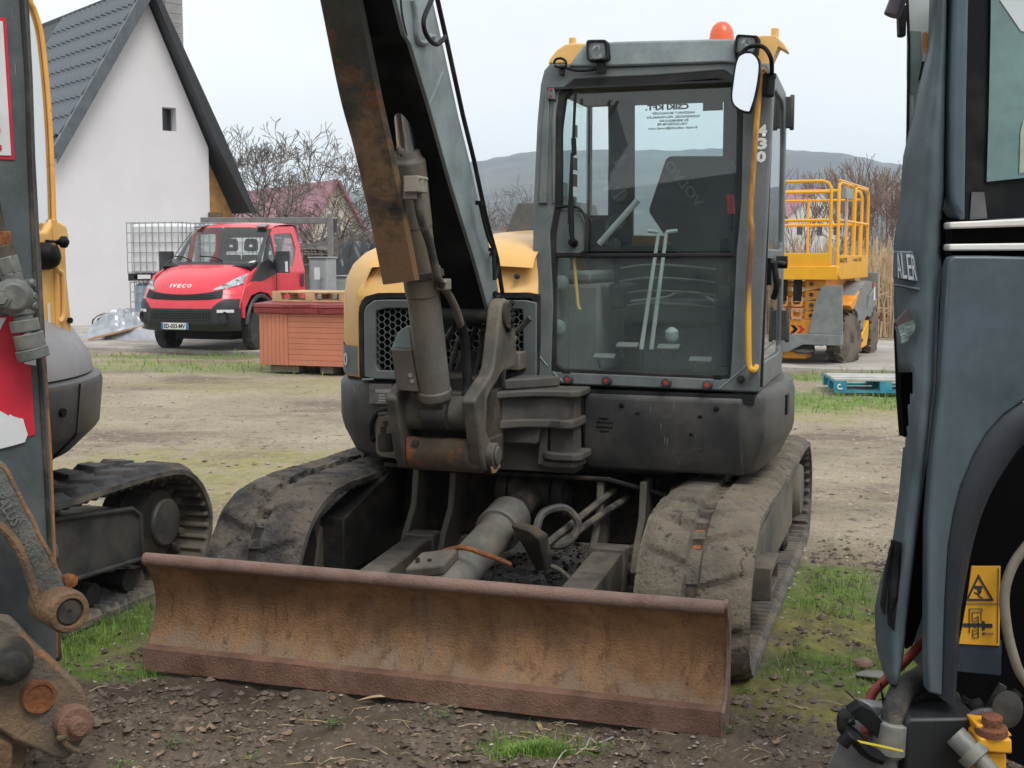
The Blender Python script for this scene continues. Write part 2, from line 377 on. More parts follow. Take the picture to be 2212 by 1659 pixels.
def undercarriage(R,xc,y0,y1,side,hubside,lug,mt=None):
    """one track unit: belt, frame, idler, sprocket, rollers; side=+1 when the outside faces +X"""
    x0,x1=xc-.225,xc+.225
    rubber_track(R,x0,x1,y0,y1,[mt or TRACK,TRACKIN,HOLEM if xc>0 else DARKM],lug,seed=xc*7)
    f=MB(); f.prism([(xc-.12,y0+.36,.16),(xc-.12,y0+.44,.40),(xc-.12,y1-.62,.45),(xc-.12,y1-.46,.38),(xc-.12,y1-.46,.16)],(.24,0,0))
    f.prism([(x1-.085 if side>0 else x0+.085,y0+.62,.17),(x1-.085 if side>0 else x0+.085,y0+.66,.42),(x1-.085 if side>0 else x0+.085,y1-.75,.47),(x1-.085 if side>0 else x0+.085,y1-.62,.42),(x1-.085 if side>0 else x0+.085,y1-.62,.17)],(.03*side,0,0))
    f.build('track_frame',DUSTM,R,bevel=.012)
    i=MB(); i.lathe((xc-.11,y0+.255,.27),(1,0,0),[(0,.17),(.015,.205),(.06,.205),(.065,.235),(.155,.235),(.16,.205),(.205,.205),(.22,.17)],28)
    i.build('idler_wheel',[DARKM],R)
    s=MB(); ys=y1-.27; s.lathe((xc-.04,ys,.30),(1,0,0),[(0,.2),(.08,.2)],24)
    for k in range(12):
        a=2*PI*k/12; s.obox((xc,ys+math.cos(a)*.215,.30+math.sin(a)*.215),(.02,0,0),V((0,math.cos(a),math.sin(a)))*.025,V((0,-math.sin(a),math.cos(a)))*.02)
    s.build('drive_sprocket',DARKM,R)
    h=MB(); h.lathe((xc+.04*hubside,ys,.30),(hubside,0,0),[(0,.165),(.10,.165),(.13,.15),(.14,.145),(.15,.135)],30); h.build('final_drive',DARKM if hubside!=side else DUSTM,R)
    for k in range(4):
        r=MB(); yy=y0+.62+k*(y1-y0-1.25)/3; r.lathe((xc-.15,yy,.10),(1,0,0),[(0,.05),(.02,.075),(.09,.075),(.095,.055),(.205,.055),(.21,.075),(.28,.075),(.3,.05)],16); r.build('track_roller',DARKM,R)
for xc,sd_ in ((-.945,-1),(.945,1)): undercarriage(EX,xc,.49,3.36,sd_,sd_,'worn',MUD if xc>0 else TRACK)
# step bracket on the outer face of the near track frame
b=MB(); b.ring([V((1.1,1.02,.20)),V((1.1,1.32,.20)),V((1.1,1.32,.34)),V((1.1,1.02,.34))],[V((1.1,1.05,.23)),V((1.1,1.29,.23)),V((1.1,1.29,.31)),V((1.1,1.05,.31))],(.09,0,0),24); b.build('step_bracket',DUSTM,EX,bevel=.004)
# carbody between the tracks
cb=MB()
cb.prism([(-.84,.95,.18),(-.84,.95,.44),(-.80,1.55,.62),(-.80,2.5,.62),(-.84,2.9,.44),(-.84,2.9,.18)],(.12,0,0))
cb.prism([(.72,.95,.18),(.72,.95,.44),(.68,1.55,.62),(.68,2.5,.62),(.72,2.9,.44),(.72,2.9,.18)],(.12,0,0))
cb.box((-.72,1.62,.26),(.72,1.66,.60))
cb.prism([(-.72,1.40,.63),(-.45,1.34,.63),(.42,1.34,.63),(.74,1.50,.52),(.74,2.5,.52),(-.72,2.5,.63)],(0,0,-.022))
cb.box((-.45,1.66,.24),(.45,2.3,.5))
cb.build('carbody',DARKM,EX,bevel=.006)
sb=MB(); sb.cyl((0,1.95,.60),(0,1.95,.70),.46,n=48); sb.cyl((0,1.95,.62),(0,1.95,.665),.52,n=48); sb.build('slewing_ring',DARKM,EX)
# blade lugs, arms and cylinder
def lug(x,mat=DARKM):
    q=MB(); pr=[(1.50,.61),(1.36,.61),(1.33,.45),(1.22,.33),(1.16,.24),(1.20,.17),(1.29,.17),(1.38,.26),(1.50,.32)]
    q.prism([(x,a,z) for a,z in pr],(.032,0,0)); return q.build('blade_lug',mat,EX,bevel=.005)
for x in (-.55,-.36,.36,.56): lug(x,DUSTM)
for x0,x1 in ((-.50,-.375),(.395,.53)):
    a=MB(); 
    a.prism([(x0,1.26,.31),(x0,1.22,.18),(x0,.10,.10),(x0,.10,.26),(x0,1.12,.33)],(x1-x0,0,0)); a.prism([(x0-.012,1.27,.34),(x0-.012,1.27,.16),(x0-.012,1.15,.15),(x0-.012,1.15,.345)],(x1-x0+.024,0,0))
    a.build('blade_arm',DUSTM,EX,bevel=.008)
    p_=MB(); p_.cyl((x0-.07,1.24,.24),(x1+.07,1.24,.24),.03); p_.build('pivot_pin',DUSTM,EX)
c0,c1=V((.01,.12,.30)),V((.04,1.40,.53))
d_=(c1-c0).normalized(); LN=(c1-c0).length
cy=MB(); cy.lathe(c0,d_,[(.12,.055),(.16,.079),(.80,.079),(.80,.100),(.97,.100),(.985,.09),(1.0,.06)],28); bc=cy.build('blade_cylinder',CYL,EX,bevel=.003)
rd=MB(); rd.lathe(c0,d_,[(.95,.042),(1.10,.042)],20); rd.build('cylinder_rod',CHROME,bc)
ey=MB(); ey.lathe(c0,d_,[(1.09,.06),(1.22,.068),(1.26,.068)],20); ey.cyl((-.06,1.40,.53),(.14,1.40,.53),.075,n=24); ey.build('rod_eye',DARKM,bc)
for x in (-.12,.15):
    q=MB(); q.lathe((x,1.42,.52),(1,0,0),[(0,.10),(.05,.10)],28); q.lathe((x-.01,1.42,.52),(1,0,0),[(0,.045),(.075,.045)],16); q.build('cylinder_mount',DARKM,EX)
gb=MB(); g0=E.y(1015,1205,.22); gx=d_; 
gb.prism([c0+gx*.13+V((-.14,0,.10)),c0+gx*.13+V((.02,0,.13)),c0+gx*.30+V((.02,0,.13)),c0+gx*.30+V((-.14,0,.10))],(0,.01,-.05)); gbo=gb.build('valve_cover',DUSTM,bc,bevel=.012)
for k in (0,1):
    q=MB(); q.cyl(c0+gx*.18+V((-.105+.05*k,0,.105)),c0+gx*.18+V((-.105+.05*k,0,.125)),.009,n=6); q.build('bolt',DARKM,gbo)
pb=MB(); pb.prism([V((.13,.78,.50)),V((.22,.74,.49)),V((.26,.80,.45)),V((.27,.86,.30)),V((.22,.86,.29)),V((.14,.88,.42))],(0,.11,0)); pb.build('pipe_clamp',DARKM,EX,bevel=.01)
rr=MB(); rr.tube([(-.03,.42,.46),(.06,.40,.485),(.14,.42,.46),(.2,.46,.43),(.23,.48,.41)],.010,8,5); rr.build('rusty_pipe',RUST,bc)
for pts,rad in (([(.22,.86,.45),(.22,.95,.52),(.3,1.02,.54),(.36,1.03,.47),(.32,1.0,.39),(.25,.98,.38),(.2,.9,.4)],.018),([(.2,.92,.38),(.3,1.05,.40),(.42,1.3,.48),(.5,1.6,.52)],.016),([(.25,.92,.40),(.33,1.15,.47),(.42,1.45,.55),(.44,1.62,.56)],.016),([(.2,.9,.33),(.3,.95,.28),(.36,1.0,.2),(.34,1.1,.16)],.012),([(.15,1.1,.42),(.12,1.3,.46),(.2,1.55,.5)],.013)):
    q=MB(); q.tube(pts,rad,8,6); q.build('hydraulic_hose',DUSTG,EX)
# dozer blade: curved plate with a bead on top, side plates and a bolted edge
prof=[(0,.012),(.005,.075)]
blp=[]
for k in range(17):
    t=k/16; z=.085+t*.355; y=.105*math.sin(t*PI)*.85+.0*t
    y=.085*(1-(2*t-.95)**2)
    blp.append((max(0,y)+.015,z))
bl=MB(); X0,X1=-1.14,1.14
rows=[]
for (y,z) in blp:
    rows.append([V((X0+(X1-X0)*i/60,y+.004*mn.noise(V((i*.35,z*6,0))),z)) for i in range(61)])
back=[[p+V((0,.022,0)) for p in r] for r in rows]
bl.sheet(rows); bl.sheet(back[::-1])
for a,b_ in ((rows[0],back[0]),(rows[-1],back[-1])): bl.sheet([a,b_])
BL=bl.build('dozer_blade',BLADE,EX)
e=MB(); rows=[]
for (y,z) in ((.028,.094),(-.002,.092),(-.010,.086),(-.014,.0),(.01,-.006)):
    rows.append([V((X0+(X1-X0)*i/60,y+.002*mn.noise(V((i*.5,z*9,3))),z+.003*mn.noise(V((i*.31,9,1))))) for i in range(61)])
e.sheet(rows); e.build('cutting_edge',EDGE,BL)
t_=MB(); t_.lathe((X0-.004,.032,.435),(1,0,0),[(0,.026),(X1-X0+.008,.026)],18); t_.build('top_bead',BEAD,BL)
s=MB(); s.prism([V((X0-.008,y,z)) for y,z in blp]+[V((X0-.008,y+.03,z)) for y,z in blp[::-1]],(.008,0,0)); s.build('side_plate',EDGE,BL)
for x in (X1,):
    s=MB(); s.prism([V((x,-.016,-.005)),V((x,-.016,.088))]+[V((x,y-.006,z)) for y,z in blp[1:]]+[V((x,.012,.458)),V((x,.034,.468)),V((x,.062,.455)),V((x,.115,.40)),V((x,.12,.10)),V((x,.09,-.005))],(.014,0,0)); s.build('side_plate',BEAD,BL,bevel=.003)
for x in (-.9,-.2,.25,.9):
    s=MB(); s.prism([(x,.12,.05),(x,.2,.05),(x,.16,.4),(x,.10,.42)],(.02,0,0)); s.build('stiffener',EDGE,BL)
# ---------------- upper body ----------------
def planR(k=0):
    base=[(-.55,1.27),(-.78,1.28),(-.92,1.37),(-1.03,1.58),(-1.12,1.95),(-1.10,2.35),(-.96,2.78),(-.68,3.10),(-.3,3.25),(.3,3.25),(.7,3.10),(.98,2.78),(1.14,2.35),(1.185,1.95),(1.165,1.60),(1.145,1.40),(1.11,1.33),(1.02,1.30),(.3,1.27)]
    out=[]
    for x,y in base:
        d=V((x-.03,y-2.05,0)); d.normalize(); out.append((x-d.x*k,y-d.y*k))
    return out
def shell(name,mat,levels,sel=None,bevel=.01,parent=EX,ang=35):
    mb=MB(); mb.loft([[V((x,y,z)) for x,y in planR(k)] for z,k in levels]); return mb.build(name,mat,parent,bevel=bevel,ang=ang)
fl=MB(); fl.loft([[V((x,y,z)) for x,y in planR(.12)] for z in (.66,.74)]); fl.build('turntable_deck',DARKM,EX,bevel=.005)
def skirt(name,idx,levels,mat,bev=.012,th=.05,lab=None):
    """a stretch of the body side following the plan outline"""
    mb=MB(); outer=[];inner=[]
    for z,k in levels:
        P=planR(k); Q=planR(k+th); outer.append([V((*P[i%len(P)],z)) for i in idx]); inner.append([V((*Q[i%len(Q)],z)) for i in idx])
    mb.sheet(outer); mb.sheet(inner)
    mb.sheet([outer[0],inner[0]]); mb.sheet([outer[-1],inner[-1]])
    mb.sheet([[r[0] for r in outer],[r[0] for r in inner]]); mb.sheet([[r[-1] for r in outer],[r[-1] for r in inner]])
    return mb.build(name,mat,EX,bevel=bev,label=lab)
lvB=[(.665,.10),(.68,.07),(.80,.01),(.84,0),(1.0,0),(1.035,.02),(1.045,.05)]
skirt('side_skirt',list(range(0,6)),lvB,PLAST)
skirt('rear_skirt',list(range(5,14)),lvB,PLAST)
skirt('corner_skirt',list(range(13,18)),lvB,PLAST)
# front panel below the cab
fp=MB(); L0=.312
fp.prism([(L0,1.315,1.03),(L0,1.29,1.0),(L0,1.285,.80),(L0,1.35,.665),(L0,1.39,.66),(L0,1.38,1.03)],(1.025-L0,0,0))
FP=fp.build('front_panel',PLAST,EX,bevel=.012)
for (u,v,w) in ((1304,903,18),(1306,912,34),(1306,922,34),(1306,931,18)):
    p=E.y(u,v,1.2855); q=MB(); q.obox(p,(w*.00115,0,0),(0,.004,0),(0,0,.0045)); q.build('vent_slot',BLACK,FP,bevel=.003)
for (u,v,r) in ((1343,875,.011),(1547,883,.012)):
    p=E.y(u,v,1.2855); q=MB(); q.lathe(p+V((0,-.006,0)),(0,1,0),[(0,r*.6),(.003,r),(.01,r)],16); q.build('panel_plug',BLACK,FP)
for (u,v) in ((1377,893),(1512,900),(1493,939)):
    p=E.y(u,v,1.2855); q=MB(); q.obox(p,(.010,0,0),(0,.002,0),(0,0,.006)); q.build('panel_slot',BLACK,FP,bevel=.002)
p=E.x(1700,872,1.172); q=MB(); q.obox(p,(.006,0,0),(0,.05,0),(0,0,.045)); q.build('panel_slot',BLACK,EX)
# engine hood, yellow
hd=MB(); lev=[(1.05,.03),(1.20,.02),(1.42,.02),(1.52,.035),(1.59,.07),(1.645,.13),(1.69,.22),(1.72,.34),(1.74,.5)]
H=planR(0); idx=list(range(1,11))
outs=[]
for z,k in lev:
    P=planR(k); r=[V((*P[i],z)) for i in idx]
    outs.append(r)
hd.sheet(outs)
b0=len(hd.v); hd.v+=[tuple(p) for p in outs[-1]]; hd.f.append(tuple(b0+i for i in range(len(idx)))); hd.m.append(0)
hd.add([V((-.62,1.42,1.672)),V((.09,1.42,1.672)),V((.09,2.6,1.752)),V((-.62,2.6,1.752))],[(0,1,2,3)])
HOOD=hd.build('engine_hood',YEL,EX,ang=50)
# hood front faces either side of the boom: yellow frame round the grille
def hoody(z): return 1.30+max(0,z-1.46)*.55
hf=MB()
oc=[(-.80,1.05),(-.80,1.46),(-.745,1.56),(-.62,1.62),(.08,1.64),(.08,1.05)]
ic=[(-.775,1.06),(-.775,1.36),(-.74,1.43),(-.66,1.455),(.075,1.455),(.075,1.06)]
hf.ring([V((x,hoody(z)-.01,z)) for x,z in oc],[V((x,hoody(z)-.01,z)) for x,z in ic],(0,.06,0),80)
hf.sheet([[V((a_+(.07-a_)*i/12,y_,z_+.015*math.sin(i/12*PI))) for i in range(13)] for a_,y_,z_ in ((-.745,1.30,1.575),(-.715,1.335,1.62),(-.64,1.42,1.668),(-.52,1.65,1.715),(-.42,2.2,1.75))])
hf.build('hood_front',YEL,EX,bevel=.012,ang=50)
# dark corner strip with the end of the model number
q=MB(); pts=[E.y(u,v,1.30) for u,v in ((746,722),(778,722),(779,806),(746,800))]
cs=MB(); rows=[]
P=planR(.014)
for z in (1.06,1.20):
    rows.append([V((P[i][0],P[i][1],z)) for i in (1,2,3,4,5)])
cs.sheet(rows); cs.sheet([[p+V((0,.012,0)) for p in r] for r in rows[::-1]]); CS=cs.build('model_strip',GREY,EX)
pn=V((P[1][0]-P[2][0],P[1][1]-P[2][1],0)).normalized()
o=V((P[2][0],P[2][1],1.10))+V((.0,-.004,0)); text('model_lettering','0',WHITE,V((P[2][0]-.005,P[2][1]-.002,1.10)),pn,(0,0,1),.065,EX,.002,.035,.02)
# grille: dark seal, grey frame and a hexagon mesh over a radiator core in painted shade
def yz(pts,Y): return [V((x,Y,z)) for x,z in pts]
sealo=rnd(yz([(-.785,1.045),(-.785,1.455),(.1,1.465),(.1,1.045)],1.275),[.01,.10,.01,.01])
seali=rnd(yz([(-.762,1.05),(-.762,1.43),(.09,1.44),(.09,1.05)],1.275),[.01,.09,.01,.01])
q=MB(); q.ring(sealo,seali,(0,.05,0),80); q.build('grille_seal',RUBBER,EX)
fo=rnd(yz([(-.758,1.05),(-.758,1.425),(.098,1.43),(.098,1.05)],1.268),[.01,.085,.01,.01])
fi=rnd(yz([(-.70,1.09),(-.70,1.385),(.03,1.39),(.03,1.10)],1.275),[.01,.04,.01,.01])
q=MB(); q.ring(fo,fi,(0,.05,0),80); GF=q.build('grille_frame',GREY,EX,bevel=.006)
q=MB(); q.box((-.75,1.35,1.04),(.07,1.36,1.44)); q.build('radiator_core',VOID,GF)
hx=MB(); a_=.0185; px=a_*3; pz=a_*1.732
def seg(p,q_,w=.0036):
    p,q_=V(p),V(q_); hx.beam(p,q_,.004,w*2,up=(0,1,0)) if False else hx.beam(p,q_,w,.006,up=(0,-1,0))
nx=int(.76/px)+1; nzz=int(.31/pz)+1
for i in range(nx):
    for j in range(nzz*2):
        cx=-.70+i*px+(px/2 if j%2 else 0); cz=1.095+j*pz/2
        h=[(cx+a_*math.cos(k*PI/3),1.29,cz+a_*math.sin(k*PI/3)) for k in range(4)]
        if cz>1.41 or cx>.05: continue
        for k in range(3): seg(h[k],h[k+1])
hx.build('hexagon_mesh',GREY,GF,smooth=False)
# radiator side and hoses hidden behind the boom foot
vb=MB(); vb.box((-.25,1.16,1.12),(.05,1.28,1.20)); vb.box((-.32,1.20,.95),(.10,1.28,1.06)); vb.build('valve_block',DUSTM,EX,bevel=.006)
for k in range(9):
    x=-.30+k*.038; q=MB(); q.tube([(x,1.24,1.30+random.uniform(-.05,.05)),(x+random.uniform(-.02,.02),1.14,1.16),(x+random.uniform(-.03,.03),1.10,1.0),(x,1.15,.85)],.013,8,5); q.build('hydraulic_hose',DUSTG,EX)
q=MB(); q.tube([(-.35,1.2,1.2),(-.2,1.12,1.33),(0,1.14,1.28),(.12,1.1,1.36)],.014,8,5); q.build('hydraulic_hose',DUSTG,EX)
# exhaust cowl and hood bolts
ec=[E.y(u,v,2.05) for u,v in ((1096,513),(1120,436),(1152,433),(1180,433),(1190,513))]
q=MB(); a0=ec; tp_=[E.y(u,v,2.55) for u,v in ((1092,520),(1118,438))]; q.loft([[V((tp_[0].x,2.45,1.70)),V((.0,2.45,1.70)),V((.0,2.95,1.70)),V((tp_[0].x,2.95,1.70))],[V((tp_[1].x,2.55,tp_[1].z)),V((-.04,2.55,tp_[1].z)),V((-.04,2.9,tp_[1].z)),V((tp_[1].x,2.9,tp_[1].z))]]); q.build('exhaust_cowl',PLAST,EX,bevel=.01)
for u,v in ((1117,597),(1083,516),(1128,513)):
    p=E.y(u,v,1.31 if v>550 else 1.9); q=MB(); q.lathe(p+V((0,-.012,0)),(0,1,0),[(0,.008),(.006,.013),(.02,.013)],12); q.build('hood_bolt',DARKM,HOOD)
# ---------------- cab ----------------
def cy(z): return 1.30+(z-1.04)*.14
CP,CN=(0,1.30,1.04),(0,-1,.14)
def C(pts,off=0):
    n=V(CN).normalized(); return [E.p(u,v,V(CP)+n*off,CN) for u,v in pts]
def z3(pts,off=0): return C([((1300+x/2.949)/1.15732,(y/2.949)/1.15732) for x,y in pts],off)
def z4(pts,off=0): return C([((1300+x/2.371)/1.15732,(500+y/2.371)/1.15732) for x,y in pts],off)
IN=V((0,1,0))
# frame round the windscreen
outer=z3([(97,1500),(125,900),(150,620),(175,520),(215,470),(330,470)])+z3([(700,495),(1580,455),(1840,470),(1870,600)])+z4([(1440,600),(1415,1143),(65,1085)])
inner=z3([(262,1500),(262,900),(290,680),(400,590),(640,575),(1000,560),(1500,520),(1610,600),(1640,800),(1625,1500)])+z4([(1280,300),(1245,1060),(185,1015),(200,600),(180,200)])
CAB=MB().ring(outer,inner,IN*.07,160).build('cab_frame',GREY,EX,bevel=.008,ang=30)
sin=z3([(300,1500),(300,950),(330,720),(400,640),(640,628),(1000,612),(1480,575),(1570,640),(1600,800),(1590,1500)])+z4([(1268,300),(1232,1048),(205,1000),(205,600),(212,200)])
MB().ring(inner,sin,IN*.045,160).build('window_seal',RUBBER,CAB)
# left pillar outer fairing, second edge line
q=MB(); q.prism(z3([(135,1500),(165,900),(190,660),(215,660),(200,1500)],.012),IN*.02); q.build('pillar_strip',GREY,CAB,bevel=.004)
q=MB(); q.prism(z3([(238,1500),(232,900),(248,760),(262,760),(255,1500)],.01),IN*.02); q.build('pillar_strip',GREY,CAB,bevel=.004)
# roof visor panel and roof
vis=z3([(355,490),(470,325),(700,305),(1580,283),(1600,470),(1500,462),(700,490)],.015)
q=MB(); q.prism(vis,IN*.06); q.build('roof_visor',GREYL,CAB,bevel=.01)
q=MB(); q.prism(z3([(203,472),(222,425),(270,365),(330,325),(400,316),(490,318),(380,480),(345,492),(330,470)],.0),IN*.35); q.build('roof_corner',YEL,CAB,bevel=.02,seg=3); q=MB(); q.prism(z3([(1560,290),(1600,280),(1765,263),(1885,260),(1945,320),(1972,368),(1962,378),(1905,345),(1870,420),(1845,475),(1600,470)],-.02),IN*.10); q.build('roof_corner',YEL,CAB,bevel=.02,seg=3)
# rear body of the cab: side walls, back wall with window, roof
XL,XR=.085,1.092
def cs(z): return 1 if z<2.2 else 1
q=MB(); q.prism([(XL,cy(1.04)+.05,1.04),(XL,cy(2.45)+.05,2.42),(XL,cy(2.45)+.14,2.50),(XL,2.24,2.48),(XL,2.26,1.04)][0:0] or [(XL,cy(1.04)+.05,1.04),(XL,cy(1.3)+.05,1.30),(XL,2.24,1.30),(XL,2.24,1.04)],(.03,0,0))
q.box((XL,2.18,1.04),(XL+.02,2.24,2.44)); q.box((XL,1.50,2.41),(XL+.03,2.2,2.46)); q.build('cab_side_frame',PLAST,CAB,bevel=.006)
RWALL=MB(); RWALL.box((XL,2.19,1.07),(XR-.03,2.23,1.69)); RWALL.box((.20,2.185,1.69),(.331,2.23,2.46)); RWALL.box((.785,2.185,1.69),(XR-.03,2.23,2.46)); RWALL.box((XL,2.19,2.425),(XR-.03,2.23,2.46)); RWALL.box((XL,2.19,1.69),(.20,2.23,1.84)); RWALL.build('rear_wall',SKIN,CAB,bevel=.01)
q=MB(); q.box((XL,1.47,2.388),(XR-.03,2.18,2.398)); q.build('headlining',M('headliner_grey',(.035,.037,.038),.9,bump=0),CAB)
q=MB(); q.sheet([[V((.331,2.21,1.69)),V((.785,2.21,1.69))],[V((.331,2.21,2.425)),V((.785,2.21,2.425))]]); RW=q.build('rear_window',glass('rear_glass',(.86,.95,.95),.015),CAB)
TXT=M('sticker_print',(.03,.035,.04),.5,bump=0)
for s_,u,v,h,w in (('CSIKI KFT.',1488,230,12,87),('HASZN\u00c1LT MUNKAG\u00c9P',1501,242,6.2,85),('KERESKED\u00c9S, FELV\u00c1S\u00c1RL\u00c1S',1511,250.6,6.8,105),('\u00c9S B\u00c9RBEAD\u00c1S',1487,259,6.2,58),('+36-20/583-98-98',1485,267,6,60),('E-mail: csiki.kft@gmail.com',1506,275.5,6.8,97)):
    k_=6.57/2704.6; p0=E.y(u,v+h*.5,2.200); text('sticker_line',s_,TXT,p0,(-1,0,0),(0,0,1),h*k_,RW,-.001,w*k_*1.05,.03 if h<9 else .05)
pf=E.y(1540,228,2.200); q=MB(); q.box((pf.x-.05,2.1995,pf.z-.025),(pf.x+.05,2.201,pf.z+.028)); q.build('flag_sticker',M('flag_sticker_blue',(.12,.14,.17),.5,bump=0),RW)
# roof slab
def rr_(z,k,yo=0): 
    P=[(XL-.01+k,cy(2.45)+.13+k*.6+yo),(XL+.10,cy(2.45)+.09+k*.6+yo),(1.0,cy(2.45)+.09+k*.6+yo),(XR-.03-k,cy(2.45)+.13+k*.6+yo),(XR-.02-k,2.2-k),(XR-.12,2.28-k),(XL+.12,2.28-k),(XL+k,2.2-k)]
    return rnd([V((a,b,z)) for a,b in P],.04,3)
q=MB(); q.loft([rr_(2.405,0),rr_(2.45,-.005),rr_(2.50,.035),rr_(2.525,.09),rr_(2.532,.2)]); ROOF=q.build('roof',YEL,CAB,ang=50)
for u,v,yy in ((1237,90,1.62),(1674,70,1.66)):
    p=E.y(u,v,yy); q=MB(); q.cyl(p-V((0,0,.09)),p+V((0,0,.018)),.017,n=14); q.build('lifting_stud',YEL,ROOF,bevel=.004)
p=E.y(1559,78,1.95); q=MB(); q.lathe((p.x,1.95,p.z-.10),(0,0,1),[(0,.062),(.07,.062),(.115,.056),(.145,.044),(.163,.024),(.168,0.005)],24); q.build('beacon',ORANGE,ROOF)
# windscreen panes
q=MB(); q.prism(z3([(290,1500),(300,950),(330,720),(400,630),(640,620),(1000,604),(1500,565),(1600,640),(1610,800),(1600,1500)],-.025)+z4([(1285,305),(390,303),(205,330)],-.025),IN*.004); q.build('upper_windscreen',GLASS,CAB,smooth=False)
q=MB(); q.prism(z4([(200,335),(1272,335),(1240,1050),(195,1005)],-.022),IN*.004); q.build('lower_windscreen',glass('dusty_lower_glass',(.93,.97,.965),.05,dcol=(.42,.47,.44)),CAB,smooth=False)
q=MB(); q.prism(z4([(205,318),(1280,312),(1280,338),(205,340)],-.01),IN*.03); q.build('windscreen_bar',RUBBER,CAB,bevel=.004)
q=MB(); q.prism(z4([(207,55),(300,55),(360,80),(385,140),(385,300),(350,318),(205,318)],-.012),IN*.02); WM=q.build('wiper_cover',GREY,CAB,bevel=.004)
q=MB(); q.tube(z4([(215,42),(330,40),(378,85),(395,150),(392,305)],.0),.007,8,4); q.build('cover_seal',RUBBER,WM)
q=MB(); q.tube(z3([(408,680),(400,860),(390,1150)],.03),.007,8); q.tube(z3([(382,1130),(372,1500),(370,1650)],.035),[.006,.012,.012],8); q.tube(z3([(395,1020),(400,1140)],.03),.012,8); q.build('wiper',BLACK,WM)
q=MB(); p=z4([(310,250)],.02)[0]; q.lathe(p,(0,-1,.14),[(-.03,.02),(.01,.018),(.02,.012)],14); q.tube(z4([(303,-20),(305,190),(312,250)],.035),[.012,.013,.01],8); q.build('wiper_pivot',BLACK,WM)
for x,y in ((292,1065),(520,1073),(873,1086),(1115,1098)):
    p=z4([(x,y)],.0)[0]; q=MB(); q.lathe(p,(0,-1,.14),[(-.01,.021),(.035,.021),(.04,.017)],20); o_=q.build('bump_stop',PLAST,CAB)
    q=MB(); q.lathe(p,(0,-1,.14),[(.038,.009),(.0425,.009)],14); q.build('stop_ring',RED,o_)
q=MB(); p=z4([(1310,1063)],.0)[0]; q.lathe(p,(0,-1,.14),[(-.01,.018),(.02,.018)],6); q.lathe(p,(0,-1,.14),[(.02,.011),(.03,.011)],12); q.build('frame_bolt',DARKM,CAB)
q=MB(); q.prism(z3([(205,645),(250,645),(262,735),(203,730)],.02),IN*.03); o_=q.build('hinge_block',GREY,CAB,bevel=.004)
for x,y in ((228,660),(225,708)):
    p=z3([(x,y)],.021)[0]; q=MB(); q.cyl(p,p+V((0,-.004,0)),.006,n=10); q.build('bolt',RED,o_)
for x0 in (268,1165):
    q=MB(); q.prism(z4([(x0-20,1003+(x0>999)*35),(x0+30,1005+(x0>999)*35),(x0+30,1030+(x0>999)*35),(x0-20,1028+(x0>999)*35)],.002),IN*.02); q.build('glass_clip',BLACK,CAB,bevel=.003)
# diagonal weld seams at the bottom corners
for a,b_ in (((105,915),(165,985)),((195,1020),(262,1085)),((1180,1120),(1340,985))):
    q=MB(); q.tube(z4([a,b_],.001),.0035,6); q.build('weld_seam',GREYL,CAB)
# work lights
def worklight(pts_o,pts_i,mount,off):
    o=rnd(z3(pts_o,off),.018,4); i=rnd(z3(pts_i,off),.012,4)
    q=MB(); q.ring(o,i,IN*.05,48); q.prism([p+IN*.05 for p in o],IN*.03); w=q.build('work_light',BLACK,ROOF,bevel=.004)
    q=MB(); c=sum(i,V())/len(i); q.prism([p+IN*.004 for p in i],IN*.003); q.build('lamp_lens',LAMPG,w)
    q=MB(); r=.034; rows=[]
    for k in range(5):
        t=k/4; rows.append([c+V((math.cos(a*PI/8)*r*(1.12-.9*t*t),.012+.035*t,math.sin(a*PI/8)*r*(1.12-.9*t*t))) for a in range(16)])
    q.sheet(rows,True); q.prism([p+IN*.046 for p in i],IN*.003); q.build('lamp_reflector',REFL,w)
    q=MB(); q.prism(z3(mount,off-.02),IN*.02); q.build('lamp_bracket',BLACK,w,bevel=.003)
worklight([(485,292),(640,290),(655,440),(490,452)],[(503,315),(620,312),(630,425),(508,435)],[(565,450),(618,450),(632,540),(560,540)],.06)
worklight([(1590,250),(1765,262),(1745,410),(1577,398)],[(1608,268),(1735,278),(1725,390),(1598,380)],[(1690,400),(1740,400),(1740,470),(1690,470)],.045)
q=MB(); q.tube(z3([(250,470),(262,440),(300,430),(335,450),(335,490),(290,497),(255,485)],.03),.006,8,4); q.tube(z3([(310,490),(400,518),(500,520),(580,505)],.025),.006,8,5); q.build('lamp_cable',BLACK,CAB)
q=MB(); q.prism(z3([(288,480),(325,480),(320,550),(286,550)],.02),IN*.025); q.build('cable_clip',DARKM,CAB,bevel=.004)
# mirror
mo=crom(z3([(1700,378),(1755,420),(1770,480),(1752,640),(1715,800),(1680,832),(1600,805),(1555,740),(1560,620),(1590,440),(1630,385)],.17),4,True)
mi=crom(z3([(1695,388),(1740,425),(1758,490),(1740,640),(1702,795),(1680,820),(1608,795),(1566,735),(1572,620),(1600,445),(1638,398)],.17),4,True)
q=MB(); q.ring(mo,mi,IN*.02,60); q.prism([p+IN*.012 for p in mo],IN*.035); MR=q.build('mirror',BLACK,CAB,bevel=.006)
q=MB(); q.prism([p+IN*.006 for p in mi],IN*.003); q.build('mirror_glass',SILVER,MR,smooth=False)
q=MB(); q.tube(z3([(1625,400),(1690,345),(1790,345),(1850,430),(1855,560)],.15)[:4]+z3([(1857,560)],.06),.0095,8,5); q.build('mirror_arm',BLACK,MR)
p=z3([(1838,550)],.05)[0]; p2=z3([(1830,710)],.05)[0]; q=MB(); q.cyl(p,p2,.027,.026,n=20); q.cyl(p+V((0,0,.004)),p-V((0,0,.02)),.030,n=20); q.build('mirror_clamp',BLACK,MR,bevel=.003)
